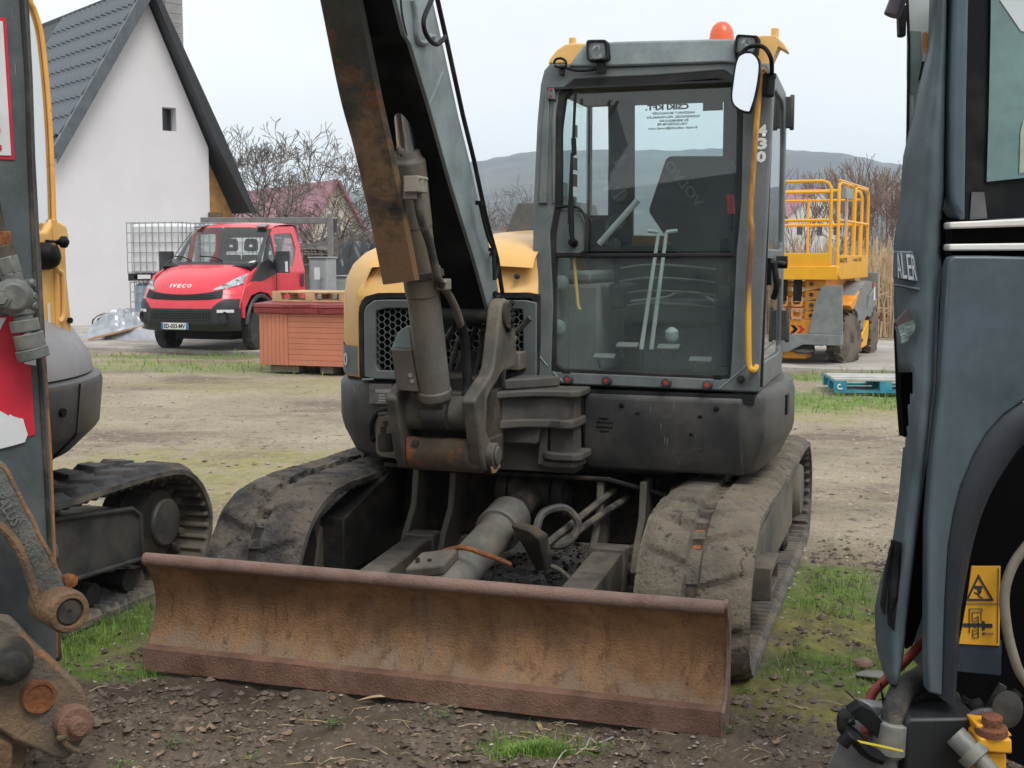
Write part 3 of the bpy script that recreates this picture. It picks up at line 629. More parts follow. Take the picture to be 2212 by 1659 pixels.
# long yellow grab rail, worn to rust in the middle
rail=z3([(1800,545),(1790,515),(1775,560),(1745,900),(1722,1200),(1700,1600)],.055)+z4([(1375,200),(1355,500),(1355,900),(1362,990),(1385,1010),(1392,990)],.055)
rail[0]=rail[0]+IN*.06; rail[-1]=rail[-1]+IN*.07
WORN=M('yellow_rail_worn',(.80,.40,.03),.42,var=.08,c2=(.16,.07,.04),c2a=.47,c2s=2.2,c2w=.05,c3=(.05,.04,.03),c3s=20,c3a=.7,streak=1,bump=.05)
q=MB(); q.tube(rail,.0125,10,5); q.build('grab_rail',WORN,CAB)
# stock number on the right pillar, reading down
for ch,x,y in (('4',1785,962),('3',1785,1058),('0',1778,1155)):
    c=z3([(x,y)],.004)[0]; w_=.042; h_=.052; text('stock_number',ch,WHITE,c-V((w_/2,0,h_/2)),(1,0,0),(0,.14,1),h_,CAB,.0015,w_,.05)
# door side
def DX(pts,X=XR): return [E.x((1300+x/2.949)/1.15732,(y/2.949)/1.15732,X) for x,y in pts]
def D4(pts,X=XR): return [E.x((1300+x/2.371)/1.15732,(500+y/2.371)/1.15732,X) for x,y in pts]
do=[V((XR,cy(1.03)+.03,1.045)),V((XR,cy(2.40)+.03,2.40)),V((XR,1.75,2.455)),V((XR,2.16,2.42)),V((XR,2.22,2.3)),V((XR,2.24,1.045))]
dmid=1.60
up=rnd([V((XR,cy(1.7)+.10,1.66)),V((XR,cy(2.3)+.10,2.30)),V((XR,cy(2.3)+.22,2.38)),V((XR,2.10,2.36)),V((XR,2.16,2.2)),V((XR,2.16,1.66))],.06)
lo=rnd([V((XR,cy(1.2)+.10,1.16)),V((XR,cy(1.5)+.10,1.50)),V((XR,2.16,1.52)),V((XR,2.16,1.16))],.05)
dl=[V((XR,cy(1.03)+.03,1.045)),V((XR,cy(1.6)+.03,1.58)),V((XR,2.24,1.58)),V((XR,2.24,1.045))]
du=[V((XR,cy(1.6)+.03,1.58)),V((XR,cy(2.40)+.03,2.40)),V((XR,1.75,2.455)),V((XR,2.16,2.42)),V((XR,2.22,2.3)),V((XR,2.24,1.58))]
q=MB(); q.ring(dl,lo,(-.035,0,0),80); q.ring(du,up,(-.035,0,0),80); DOOR=q.build('door',GREY,CAB,bevel=.006,ang=30)
q=MB(); q.prism([p+V((-.012,0,0)) for p in up],(-.004,0,0)); q.build('door_glass',GLASSD,DOOR,smooth=False)
q=MB(); q.prism([p+V((-.012,0,0)) for p in lo],(-.004,0,0)); q.build('door_glass',GLASSD,DOOR,smooth=False)
q=MB(); q.tube([V((XR+.004,cy(1.05)+.045,1.06)),V((XR+.004,cy(2.38)+.045,2.38))],.008,6); q.build('door_seal',RUBBER,DOOR)
h0=E.x(1660,590,XR+.03); 
q=MB(); q.box((XR,1.50,1.50),(XR+.02,1.62,1.62)); q.tube([(XR+.03,1.50,1.60),(XR+.045,1.50,1.50),(XR+.03,1.52,1.44)],.014,8,4); q.tube([(XR+.01,1.62,1.60),(XR+.04,1.7,1.60),(XR+.04,1.9,1.595)],.008,8); q.cyl((XR-.01,1.9,1.6),(XR+.05,1.9,1.6),.03,n=18); q.build('door_handle',BLACK,DOOR,bevel=.003)
for v0 in (237,705):
    p=E.x(1702 if v0<300 else 1692,v0,XR+.02); q=MB(); q.box((XR-.01,2.17,p.z-.075),(XR+.03,2.21,p.z+.075)); q.tube([(XR+.028,2.19,p.z-.085),(XR+.028,2.19,p.z+.085)],.012,8); q.build('door_hinge',PLAST,DOOR,bevel=.006)
# cab floor and things inside
q=MB(); q.box((XL+.03,1.36,1.03),(XR-.04,2.2,1.07)); q.box((XL+.03,1.30,.99),(XR-.02,2.2,1.03)); q.build('cab_floor',SKIN,CAB)
q=MB(); q.box((XL+.05,1.62,1.07),(XL+.22,2.15,1.50)); q.box((XL+.05,1.62,1.5),(XL+.18,2.15,1.56)); q.build('side_console',INTER,CAB,bevel=.02)
q=MB(); q.prism([V((XL+.035,1.36,1.07)),V((XL+.035,1.40,1.62)),V((XL+.035,1.65,1.62)),V((XL+.035,1.65,1.07))],(.03,0,0)); q.build('side_lining',INTER,CAB,bevel=.01)
for x,y in ((245,490),(228,752)):
    c=z4([(x,y)],-.06)[0]; q=MB(); q.lathe(c,(.35,-1,0),[(-.02,.034),(.006,.034),(.012,.02)],18); q.build('air_vent',GREYL,CAB)
q=MB(); q.prism(z3([(640,600),(835,600),(835,1520),(800,1640),(650,1640)],-.5),IN*.06); PLR=q.build('inner_pillar',SKIN,CAB,bevel=.02)
for x,y in ((738,1185),(738,1435),(720,1640)):
    c=z3([(x,y)],-.49)[0]; q=MB(); q.lathe(c,(0,-1,.1),[(0,.038),(.012,.04),(.02,.036),(.018,.03)],20); o_=q.build('air_vent',PLAST,PLR); q=MB(); q.obox(c+V((0,-.022,0)),(.03,0,.02),(0,.004,0),(-.003,0,.005)); q.build('vent_flap',GREY,o_)
q=MB(); q.tube(z4([(700,0),(560,210),(460,265)],-.35)[:1]+z4([(590,0),(470,260)],-.35)[0:0]+z4([(585,5),(468,262)],-.35)[1:],.015,8); q.build('safety_lever',M('lever_white',(.5,.52,.5),.5,bump=0),CAB)
q=MB(); q.box((.42,1.72,1.30),(.86,2.10,1.42)); q.box((.46,1.76,1.07),(.82,2.05,1.30)); SEAT=q.build('seat',SEATM,CAB,bevel=.03,seg=3)
bk=rnd([E.y(u,v,1.98) for u,v in ((1440,337),(1572,337),(1590,362),(1598,560),(1470,560),(1400,456))],[.03,.03,.03,.01,.01,.02])  # seat back whose outline also follows a boom reflected in the windscreen
q=MB(); q.prism(bk,(0,.09,0)); q.build('backrest_with_reflection',SEATM,SEAT,bevel=.02,seg=3)
FL_=M('reflected_letter_grey',(.15,.155,.15),.6,bump=0); text('reflected_lettering','VOLVO',FL_,E.y(1506,452,1.972),E.y(1432,356,1.972)-E.y(1506,452,1.972),E.y(1526,432,1.972)-E.y(1506,452,1.972),.05,SEAT,.0,.27,.02)  # mirrored letters of the windscreen reflection, modelled on the seat back
for x0,x1 in ((.34,.42),(.86,.93)):
    q=MB(); q.box((x0,1.62,1.38),(x1,1.95,1.50)); q.build('armrest',SKIN,CAB,bevel=.02)
    q=MB(); q.tube([((x0+x1)/2,1.64,1.5),((x0+x1)/2,1.60,1.62)],.013,8); q.lathe(((x0+x1)/2,1.60,1.62),(0,-.1,1),[(0,.018),(.03,.026),(.07,.026),(.09,.012)],14); q.build('joystick',BLACK,CAB)
for a,b_ in (((822,190),(718,885)),((868,190),(778,885))):
    q=MB(); q.tube(z4([a,b_],-.16),[.008,.011],8); t0=z4([a],-.16)[0]; q.tube([t0,t0+V((-.05 if a[0]<840 else .05,0,.006))],.009,8); q.build('travel_lever',M('lever_grey',(.6,.64,.62),.4,bump=0) if 'lever_grey' not in MATS else MATS['lever_grey'],CAB)
for x,y in ((500,925),(635,860),(880,870),(1070,945)):
    c=z4([(x,y)],-.14)[0]; q=MB(); q.obox(c+V((0,0,-.0)),(.05,0,0),(0,.025,.008),(0,-.003,.005)); q.tube([c+V((-.035,0,0)),c+V((-.03,.05,-.06))],.007,6); q.build('pedal',M('pedal_grey',(.26,.27,.26),.5,bump=.05) if 'pedal_grey' not in MATS else MATS['pedal_grey'],CAB,bevel=.006)
q=MB(); q.tube(z4([(655,600),(870,575),(930,550),(1060,552),(1150,600)],-.35),.006,8,3); q.build('seat_bar',STEEL,SEAT)
# side window stickers seen through the screen
XS=XL+.02
q=MB(); q.sheet([[V((XL+.014,1.38,1.62)),V((XL+.014,2.17,1.62))],[V((XL+.014,1.50,2.41)),V((XL+.014,2.17,2.41))]]); SW=q.build('side_window',glass('side_glass',(.86,.96,.94),.03),CAB)
PAPER=M('instruction_sheet',(.42,.5,.48),.6,bump=0)
for (a,b_,c_,d__) in ((1.66,1.76,1.66,1.98),(1.80,1.93,1.66,1.92)):
    q=MB(); q.box((XL+.018,a,c_),(XL+.02,b_,d__)); s_=q.build('instruction_sheet',PAPER,SW)
    for k in range(5):
        for j in range(2):
            zz=c_+.03+k*.05; yy=a+.02+j*.045; q=MB(); q.box((XL+.0205,yy,zz),(XL+.021,yy+.03,zz+.028)); q.build('pictogram',M('print_grey',(.25,.27,.26),.6,bump=0) if 'print_grey' not in MATS else MATS['print_grey'],s_)
for (a,z_,m_) in ((1.85,2.0,'brown'),(1.85,2.08,'black'),(1.85,2.24,'black')):
    q=MB(); q.box((XL+.022,a,z_-.03),(XL+.025,a+.07,z_+.03)); q.build('window_sticker',M('sticker_brown',(.25,.11,.06),.5,bump=0) if m_=='brown' else TXT,SW)

# smaller things inside the cab: knob, red handled lever, wiring, seat folds, radio box
q=MB(); c=z4([(900,800)],-.20)[0]; q.lathe(c,(0,-.2,1),[(-.03,.02),(-.01,.032),(.02,.03),(.035,.012)],16); q.build('lever_knob',MATS['lever_grey'],CAB)
q=MB(); q.tube([E.y(1578,500,1.75),E.y(1580,455,1.75)],.012,8); o_=q.build('lock_lever',BLACK,CAB); q=MB(); q.tube([E.y(1580,462,1.74),E.y(1577,420,1.74)],.018,10); q.build('lever_grip',RED,o_)
for v_,w_ in ((572,.20),(600,.22),(628,.24),(655,.22)):
    q=MB(); q.tube([E.y(1330+ (v_%7)*2,v_+8,1.70),E.y(1400,v_,1.66),E.y(1480,v_+3,1.66),E.y(1545,v_+10,1.72)],.006,6,4); q.build('seat_fold',M('seat_piping',(.16,.155,.145),.8,bump=0) if 'seat_piping' not in MATS else MATS['seat_piping'],SEAT)
q=MB(); q.tube([E.y(1240,455,1.5),E.y(1262,462,1.5),E.y(1278,480,1.5),E.y(1284,510,1.52)],.006,6,4); q.build('loose_wire',BLACK,CAB)
q=MB(); q.tube([z4([(318,340)],-.05)[0],z4([(335,520)],-.05)[0],z4([(345,630)],-.05)[0],z4([(362,650)],-.05)[0]],.008,8,4); q.build('inner_hand_rail',YEL,CAB)
q=MB(); c=E.y(1300,480,1.9); q.box((c.x-.06,1.88,c.z-.12),(c.x+.02,1.98,c.z+.02)); q.build('switch_box',BLACK,CAB,bevel=.01)
# ---------------- boom, lift cylinder and swing post ----------------
K5=1/2.9625
def z5(p): return ((840+p[0]*K5)/1.15732,(680+p[1]*K5)/1.15732)
def z2(p): return ((800+p[0]/1.843)/1.15732,(p[1]/1.843)/1.15732)
BX0,BX1=-.28,-.02
def BX(pts,X=BX1): return [E.x(*z2(p),X) for p in pts]
frontl=BX([(345,0),(385,160),(412,200),(500,490),(600,850),(700,1170),(790,1490)])
backl=BX([(520,0),(570,220),(640,540),(690,740),(750,1020),(800,1200),(826,1370)])
# carry the boom on above the frame
dt=(frontl[0]-frontl[3]).normalized(); frontl.insert(0,frontl[0]+dt*.55+V((0,-.10,0))); backl.insert(0,backl[0]+dt*.6+V((0,-.05,0)))
sidep=frontl+[frontl[-1]+V((0,.10,-.05)),frontl[-1]+V((0,.26,-.0)),backl[-1]+V((0,.12,-.05))]+backl[::-1]
bm_=MB(); bm_.prism(sidep,(-.012,0,0)); bm_.prism([p+V((BX0-BX1+.012,0,0)) for p in sidep],(-.012,0,0))
BOOMS=bm_.build('boom_side_plate' if False else 'boom',GREYL,EX,bevel=.004,smooth=False)
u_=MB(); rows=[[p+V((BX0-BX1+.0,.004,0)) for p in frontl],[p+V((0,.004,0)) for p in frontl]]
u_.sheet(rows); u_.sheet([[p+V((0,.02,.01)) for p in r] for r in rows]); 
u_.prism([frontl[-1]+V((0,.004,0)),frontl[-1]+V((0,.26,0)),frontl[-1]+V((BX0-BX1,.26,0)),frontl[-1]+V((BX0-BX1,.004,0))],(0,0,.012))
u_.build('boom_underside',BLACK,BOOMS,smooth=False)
q=MB(); q.sheet([[p+V((BX0-BX1,-.004,0)) for p in backl],[p+V((0,-.004,0)) for p in backl]]); q.build('boom_top_plate',GREY,BOOMS,smooth=False)
q=MB(); q.tube([p+V((.004,.0,0)) for p in frontl],.004,6); q.tube(BX([(565,330),(500,490)],BX1+.002),.0045,6); q.build('weld_seam',GREYL,BOOMS)
# hoses clipped along the boom back, in front of the sky
q=MB(); q.tube([p+V((.012,.012,.01)) for p in backl],.010,8); q.build('boom_hose',RUBBER,BOOMS)
q=MB(); q.tube([p+V((-.03,.03,.01)) for p in backl[:-1]]+[E.x(*z2((800,1150)),.03),E.x(*z2((805,1290)),.03)],.009,8); q.build('boom_hose',RUBBER,BOOMS)
q=MB(); q.tube(BX([(515,0),(478,90),(490,160),(530,203),(560,190),(578,168)],.03),.009,8,5); q.build('loose_hose',RUBBER,BOOMS)
q=MB(); q.tube(BX([(735,935),(770,1080),(800,1150),(820,1210),(812,1280)],.02),.007,8,4); q.build('loose_cable',RUBBER,BOOMS)
for p in ((735,935),(795,1150)):
    c=BX([p],.02)[0]; q=MB(); q.obox(c,(.012,0,0),(0,.02,0),(0,0,.008)); q.build('hose_clip',BLACK,BOOMS)
q=MB(); q.tube(BX([(425,0),(438,80),(445,180),(480,200),(500,170),(520,170)],BX1+.003),.012,8,4); q.build('hose_shadow_pipe',GREYL,BOOMS)
q=MB(); q.tube(BX([(335,-60),(352,60),(385,160)],BX1-.02),.016,8,4); q.tube(BX([(362,-60),(370,60),(392,165)],BX1-.005),.010,8,4); q.build('boom_hose',RUBBER,BOOMS)
# swing post cheeks
CH_=[(1262,196),(1292,215),(1315,270),(1330,420),(1342,620),(1328,690),(1290,722),(1232,745),(1190,820),(1150,880),(1122,950),(1116,1180),(1165,1290),(1178,1350),(1150,1478),(1108,1480),(1085,1400),(1062,1200),(1040,1020),(1030,960),(1045,920),(1110,820),(1150,760),(1172,700),(1190,560),(1205,420),(1222,260),(1238,212)]
cp=[E.x(*z5(p),.055) for p in CH_]
q=MB(); q.prism(cp,(-.062,0,0)); POST=q.build('swing_post',DUSTM,EX,bevel=.010)
cpl=[p+V((-.345,0,0)) for p in cp]; q=MB(); q.prism(cpl,(-.05,0,0)) ; q.build('post_cheek',DUSTM,POST,bevel=.01)
pv=(cp[0]+cp[4])/2; pv=V((0,(cp[1].y+cp[24].y)/2+.03,cp[1].z-.06))
q=MB(); q.cyl((-.36,pv.y,pv.z),(.075,pv.y,pv.z),.035,n=20); q.cyl((.05,pv.y,pv.z),(.072,pv.y,pv.z),.055,n=24); q.build('boom_pivot',DARKM,POST,bevel=.004)
gp=E.x(*z5((1290,330)),.062); q=MB(); 
for k in range(14):
    q.lathe(gp+V((random.uniform(0,.012),random.uniform(-.03,.03),random.uniform(-.09,.08))),(random.uniform(-1,1),random.uniform(-1,1),random.uniform(-1,1)),[(-.012,.004),(-.006,.012),(.006,.013),(.012,.004)],7)
q.build('grease_lump',BLACK,POST)
gp=E.x(*z5((1190,215)),-.0); q=MB()
for k in range(22):
    q.lathe(gp+V((random.uniform(-.015,.015),random.uniform(-.02,.02),random.uniform(-.06,.03))),(random.uniform(-1,1),random.uniform(-1,1),random.uniform(-1,1)),[(-.014,.004),(-.007,.013),(.007,.014),(.014,.004)],7)
q.build('grease_lump',BLACK,POST)
# horizontal cross boss carrying the lift cylinder
Y0=.70
a=E.y(*z5((500,1030)),Y0); b=E.y(*z5((1040,1030)),Y0)
bz=(a.z+b.z)/2-.01
q=MB(); q.lathe((-.30,Y0+.02,bz),(1,0,0),[(0,.075),(.10,.075),(.105,.062),(.19,.062),(.195,.075),(.315,.075)],30); q.build('cross_boss',DUSTM,POST,bevel=.003)
q=MB(); q.prism([V((-.34,Y0-.02,bz+.10)),V((-.34,Y0+.25,bz+.10)),V((-.34,Y0+.25,.74)),V((-.34,Y0+.02,.74))],(.05,0,0)); q.build('post_cheek',DUSTM,POST,bevel=.012)
# core of the post behind the boss, dark
q=MB(); q.box((-.30,Y0+.05,.74),(.02,Y0+.34,1.06)); q.box((-.28,Y0+.12,1.0),(.0,Y0+.34,1.12)); q.build('post_core',DARKM,POST,bevel=.01)
# curved front guard at the foot
fg=[]; 
for k in range(9):
    a_=math.radians(-10+k*15); fg.append((Y0+.04-.085*math.cos(a_),.80-.07*math.sin(a_)+.0))
fg=[(Y0-.045,.872),(Y0-.05,.83)]+[(Y0+.05-.10*math.cos(math.radians(t)),.81-.085*math.sin(math.radians(t))) for t in (0,20,40,60,80)]
rows=[[V((x,y,z)) for y,z in fg] for x in [(-.285)+i*.315/8 for i in range(9)]]
q=MB(); q.sheet(rows); q.sheet([[p+V((0,.02,.004)) for p in r] for r in rows[::-1]])
for r in (rows[0],rows[-1]): q.sheet([r,[p+V((0,.02,.004)) for p in r]])
q.sheet([[r[0] for r in rows],[r[0]+V((0,.02,.004)) for r in rows]])
GRD=q.build('foot_guard',M('oily_rusty_guard',(.10,.075,.05),.38,var=.4,c2=(.17,.15,.13),c2a=.45,c2s=5,c3=(.26,.10,.04),c3s=7,c3a=.58,bump=.12),POST)
q=MB(); q.box((-.285,Y0+.04,.73),(.03,Y0+.3,.86)); q.build('foot_block',DARKM,POST,bevel=.01)
for p in ((585,1268),(1025,1280)):
    c=E.y(*z5(p),Y0-.05); q=MB(); q.lathe(c+V((0,-.008,0)),(0,1,0),[(0,.008),(.002,.016),(.02,.016)],12); q.build('bolt',DARKM,GRD)
for p in ((755,1090),(900,1120)):
    c=E.y(*z5(p),Y0+.03); q=MB(); q.lathe(c+V((0,-.02,0)),(0,1,0),[(0,.010),(.01,.012),(.03,.012)],6); q.build('bolt',DARKM,POST)
# swing cylinder clevis at the left with its upright pin
Y1=.74
def Z5y(pts,Y): return [E.y(*z5(p),Y) for p in pts]
out=Z5y([(300,1120),(310,1080),(380,1060),(480,1065),(500,1095),(520,1105),(548,1160),(555,1395),(440,1385),(330,1365),(298,1340)],Y1)
inn=Z5y([(330,1200),(430,1195),(455,1225),(458,1310),(440,1335),(320,1335),(312,1300),(312,1210)],Y1)
q=MB(); q.ring(out,inn,(0,.12,0),64); CL=q.build('swing_clevis',DUSTM,POST,bevel=.010)
c0_=E.y(*z5((385,1370)),Y1+.05); c1_=E.y(*z5((385,1075)),Y1+.05)
q=MB(); q.cyl(c0_,c1_+V((0,0,.02)),.042,n=24); q.build('clevis_pin',DARKM,CL,bevel=.004)
q=MB(); q.cyl(c0_+V((.0,0,.03)),c1_-V((0,0,.035)),.052,n=24); q.cyl(c0_+V((0,.0,.09)),c0_+V((-.10,.75,.05)),.04,n=18); q.build('swing_cylinder',DARKM,CL)
c=E.y(*z5((368,1118)),Y1+.0); q=MB(); q.lathe(c+V((0,-.006,0)),(0,1,0),[(0,.011),(.02,.012)],12); q.build('bolt',DARKM,CL)
chn=[E.y(*z5(p),Y1+.16) for p in ((490,1060),(440,1025),(380,1020),(320,1035),(285,1075),(265,1130),(262,1190),(275,1240))]
cc=crom(chn,5); q=MB()
for k,p in enumerate(cc): q.lathe(p,(random.uniform(-1,1),random.uniform(-1,1),random.uniform(-1,1)),[(-.012,.006),(-.006,.013),(.006,.013),(.012,.006)],7)
q.build('coiled_chain',BLACK,CL)
lt=E.x(*z5((1180,1440)),.07); q=MB(); q.prism([E.x(*z5(p),.075) for p in ((1145,1450),(1165,1420),(1205,1415),(1208,1440),(1175,1485),(1150,1490))],(.006,0,0)); q.build('bent_tab',M('pale_leather_tab',(.35,.22,.12),.6),POST)
q=MB(); q.cyl(V((.05,.74,.80)),V((.085,.74,.80)),.055,n=20); q.cyl((.085,.74,.80),(.095,.74,.80),.04,n=16); q.build('lower_pivot_cap',DUSTM,POST,bevel=.004)
# swing bracket cast onto the body, right of the post
SB=M('cast_bracket_paint',(.075,.072,.066),.6,var=.2,c2=(.15,.13,.105),c2a=.5,c2s=2.5,c2w=.2,c3=(.11,.06,.035),c3s=9,c3a=.7,bump=.06,bs=80)
def slab(name,pts,z,t,par=None,m=SB,bev=.008):
    q=MB(); q.prism([V((x,y,z)) for x,y in pts],(0,0,-t)); return q.build(name,m,par or EX,bevel=bev)
BR=slab('swing_bracket',[(-.40,1.30),(-.40,1.00),(-.30,.86),(-.05,.84),(.05,.98),(.12,1.05),(.20,1.085),(.31,1.085),(.345,1.12),(.345,1.30)],1.045,.032)
slab('bracket_plate',[(-.40,1.30),(-.40,1.02),(-.28,.88),(-.05,.86),(.03,1.0),(.10,1.07),(.21,1.10),(.27,1.075),(.315,1.09),(.325,1.14),(.325,1.30)],.915,.04,BR)
slab('bracket_plate',[(.16,1.30),(.17,1.13),(.22,1.10),(.32,1.10),(.35,1.14),(.35,1.30)],.765,.035,BR)
slab('bracket_plate',[(.14,1.30),(.15,1.15),(.20,1.12),(.31,1.12),(.33,1.16),(.33,1.30)],.725,.03,BR)
q=MB(); q.prism([V((x,y,.873)) for x,y in ((-.3,1.28),(-.3,1.02),(-.05,.93),(.09,1.09),(.28,1.115),(.30,1.15),(.30,1.28))],(0,0,.142)); q.build('bracket_web',SB,BR,bevel=.01)
q=MB(); q.prism([V((x,1.14+(.0),z)) for x,z in ((.135,.70),(.16,.89),(.19,.89),(.18,.70))],(0,.12,0)); q.prism([V((.19,1.16,.72)),V((.31,1.16,.72)),V((.31,1.16,1.02)),V((.19,1.16,1.02))],(0,.1,0)); q.prism([V((-.3,1.1,.80)),V((.15,1.1,.80)),V((.2,1.14,1.02)),V((-.3,1.05,1.02))],(0,.2,0)); q.box((-.2,1.2,.66),(.3,1.34,.9)); q.build('bracket_web',SB,BR,bevel=.008)
q=MB(); q.prism([V((.03,1.0,1.045)),V((.12,1.1,1.045)),V((.22,1.24,1.045)),V((.03,1.24,1.045))],(0,0,.05)); q.build('bracket_rib',SB,BR,bevel=.01)
# lift cylinder
cb0=V((-.15,.665,bz)); cd_=V((0,-.29,1)).normalized()
q=MB(); q.lathe(cb0,cd_,[(.055,.05),(.075,.068),(.10,.071),(.11,.071),(.115,.067),(.52,.067),(.525,.072),(.56,.073),(.62,.073),(.62,.066),(.84,.066)],30); LC=q.build('lift_cylinder',CYL,EX,bevel=.002)
q=MB(); q.lathe((-.205,.67,bz),(1,0,0),[(0,.068),(.11,.068)],28); q.obox(cb0+cd_*.05,(.05,0,0),(0,.05,0),cd_*.04); q.build('cylinder_eye',DARKM,LC,bevel=.004)
q=MB(); q.lathe(cb0+cd_*.60,cd_,[(0,.082),(.03,.082)],30); q.obox(cb0+cd_*.615+V((.085,-.02,0)),(.015,0,0),(0,.022,0),cd_*.015); q.build('hose_clamp',DUSTM,LC,bevel=.003)
q=MB(); q.lathe(cb0+cd_*.80,cd_,[(0,.068),(.26,.070),(.27,.058),(.30,.05)],24)
for p in ((365,712),(380,722)):
    c=E.x(*z2(p),-.10); q.cyl(c,c+cd_*.03,.011,n=8)
q.build('cylinder_gland',CYL,LC,bevel=.004)
q=MB(); q.lathe(cb0+cd_*1.0,cd_,[(0,.036),(1.0,.036)],20); q.build('cylinder_rod',CHROME,LC)
pipe=[E.x(*z2(p),-.055) for p in ((445,860),(455,960),(475,1040),(505,1120),(530,1230),(552,1300),(600,1370),(632,1440),(650,1500))]
q=MB(); q.tube(pipe,.0165,10,5); q.build('steel_hose',DUSTG,LC)
hz=[E.x(*z2(p),-.055) for p in ((650,1490),(665,1560),(672,1640))]+[E.x(*z5(p),-.05) for p in ((975,850),(960,930))]
q=MB(); q.tube(hz,.021,10,6); q.build('wrapped_hose',BLACK,LC)
c=E.x(*z2((440,850)),-.055); q=MB(); q.obox(c,(.03,0,0),(0,.045,0),(0,.0,.03)); q.obox(c+V((-.02,.01,-.035)),(.025,0,0),(0,.03,0),(0,0,.02)); 
for dy in (-.03,.02): q.cyl(c+V((.0,dy,.02)),c+V((.045,dy-.01,.02)),.007,n=6)
q.build('hose_block',M('sandy_dusty_metal',(.28,.25,.2),.7,bump=.1),LC,bevel=.006)
c=E.x(*z2((570,1310)),-.055); q=MB(); q.obox(c,(.022,0,0),(0,.03,0),(0,0,.022)); q.cyl(c+V((0,-.03,.01)),c+V((.03,-.05,.01)),.008,n=6); q.build('hose_block',MATS['sandy_dusty_metal'],LC,bevel=.004)
# rust-eaten guard over the rod: a folded plate
GP,GN=V((0,.33,1.50)),V((0,-1,-.40))
def GQ(pts,off=0): return [E.p(*z2(p),GP+GN.normalized()*off,GN) for p in pts]
gl=GQ([(-85,-400),(0,0),(90,440),(160,700),(240,1060),(290,1310)]); gr=GQ([(100,-400),(185,0),(270,430),(330,700),(395,1020),(445,1290)])
side=[p+V((-.012,.035,.0)) for p in gr]
q=MB()
gl_in=[p+V((0,.07,.0)) for p in gl]
rows=[[a_,a_.lerp(b_,.04)+V((0,-.006,-.002)),a_.lerp(b_,.5)+V((0,-.006,-.002)),a_.lerp(b_,.96)+V((0,-.006,-.002)),b_+V((.004,.004,0)),c_+V((.006,0,0))] for a_,b_,c_ in zip(gl,gr,side)]
rows=[ [li]+r for li,r in zip(gl_in,rows)]
rr=[]
for j in range(7): rr.append(crom([r[j] for r in rows],6))
n_=len(rr[0]); rows=[[rr[j][i] for j in range(7)] for i in range(n_)]
q.sheet(rows); q.sheet([[p+V((0,.008,.002)) for p in r] for r in rows[::-1]]); q.sheet([rows[-1],[p+V((0,.008,.002)) for p in rows[-1]]])
q.prism([rows[-1][1],rows[-1][4],rows[-1][6],rows[-1][6]+V((-.15,0.0,0)),rows[-1][0]],(0,.01,.006))
q.build('rod_guard',GUARD,LC)
# square box on the left of the cylinder foot
bxp=Z5y([(405,570),(560,575),(605,890),(450,880)],.56)
q=MB(); q.prism(bxp,(0,.14,.02)); o_=q.build('junction_box',M('box_painted_brown',(.12,.10,.085),.5,c3=(.2,.08,.03),c3s=6,c3a=.6,c2=(.2,.2,.2),c2a=.35),POST,bevel=.006)
for p in ((548,765),(562,808)):
    c=Z5y([p],.555)[0]; q=MB(); q.cyl(c,c+V((0,.01,0)),.010,n=6); q.build('bolt',STEEL,o_)
q=MB(); q.prism([p+V((0,.0,.0)) for p in Z5y([(520,400),(545,440),(560,575),(405,570),(455,450)],.60)],(0,.05,0)); q.build('box_lid',GREYL,o_,bevel=.003)
# maker's plate
pl=Z5y([(247,828),(412,832),(410,980),(245,975)],1.26); q=MB(); q.prism(pl,(0,.006,0)); PLT=q.build('type_plate',M('dull_aluminium_plate',(.20,.19,.185),.45,c2=(.1,.07,.05),c2a=.4,c2s=20,c2w=.1,bump=.02),EX)
PR=M('plate_print',(.5,.49,.46),.5,bump=0)
for x0,x1,y in ((290,405,875),(292,395,888),(315,360,912),(315,365,932),(315,365,952)):
    a_=Z5y([(x0,y-5),(x1,y-4),(x1,y+5),(x0,y+4)],1.2585); q=MB(); q.prism(a_,(0,.002,0)); q.build('plate_field',PR,PLT)
text('plate_lettering','CE',PR,Z5y([(376,928)],1.2585)[0],(1,0,0),(0,0,1),.011,PLT,.0005,.016)
text('plate_lettering','VOLVO',PR,Z5y([(300,974)],1.2585)[0],(1,0,0),(0,0,1),.009,PLT,.0005,.04)
q=MB(); b_=Z5y([(190,790),(275,785),(275,800),(190,802)],1.262); q.prism(b_,(0,.02,0)); q.build('hinge_plate',GREYL,EX)
# ---------------- ground ----------------
import numpy as np
WF=Frame(0,0,0)
def gp_(u,v): p=WF.z(u,v,0); return p.x,p.y
def vnoise(x,y,seed=0):
    xi=np.floor(x).astype(np.int64); yi=np.floor(y).astype(np.int64); fx=x-xi; fy=y-yi; fx=fx*fx*(3-2*fx); fy=fy*fy*(3-2*fy)
    def h(a,b):
        n=(a*374761393+b*668265263+seed*982451653)&0xffffffff; n=((n^(n>>13))*1274126177)&0xffffffff; return ((n^(n>>16))&0xffff)/65535.0
    return (h(xi,yi)*(1-fx)+h(xi+1,yi)*fx)*(1-fy)+(h(xi,yi+1)*(1-fx)+h(xi+1,yi+1)*fx)*fy
def fbm(x,y,o=4,seed=0,g=.5):
    r=0;a=1;t=0
    for k in range(o): r=r+a*vnoise(x*2**k+k*17.3,y*2**k-k*9.1,seed+k); t+=a; a*=g
    return r/t
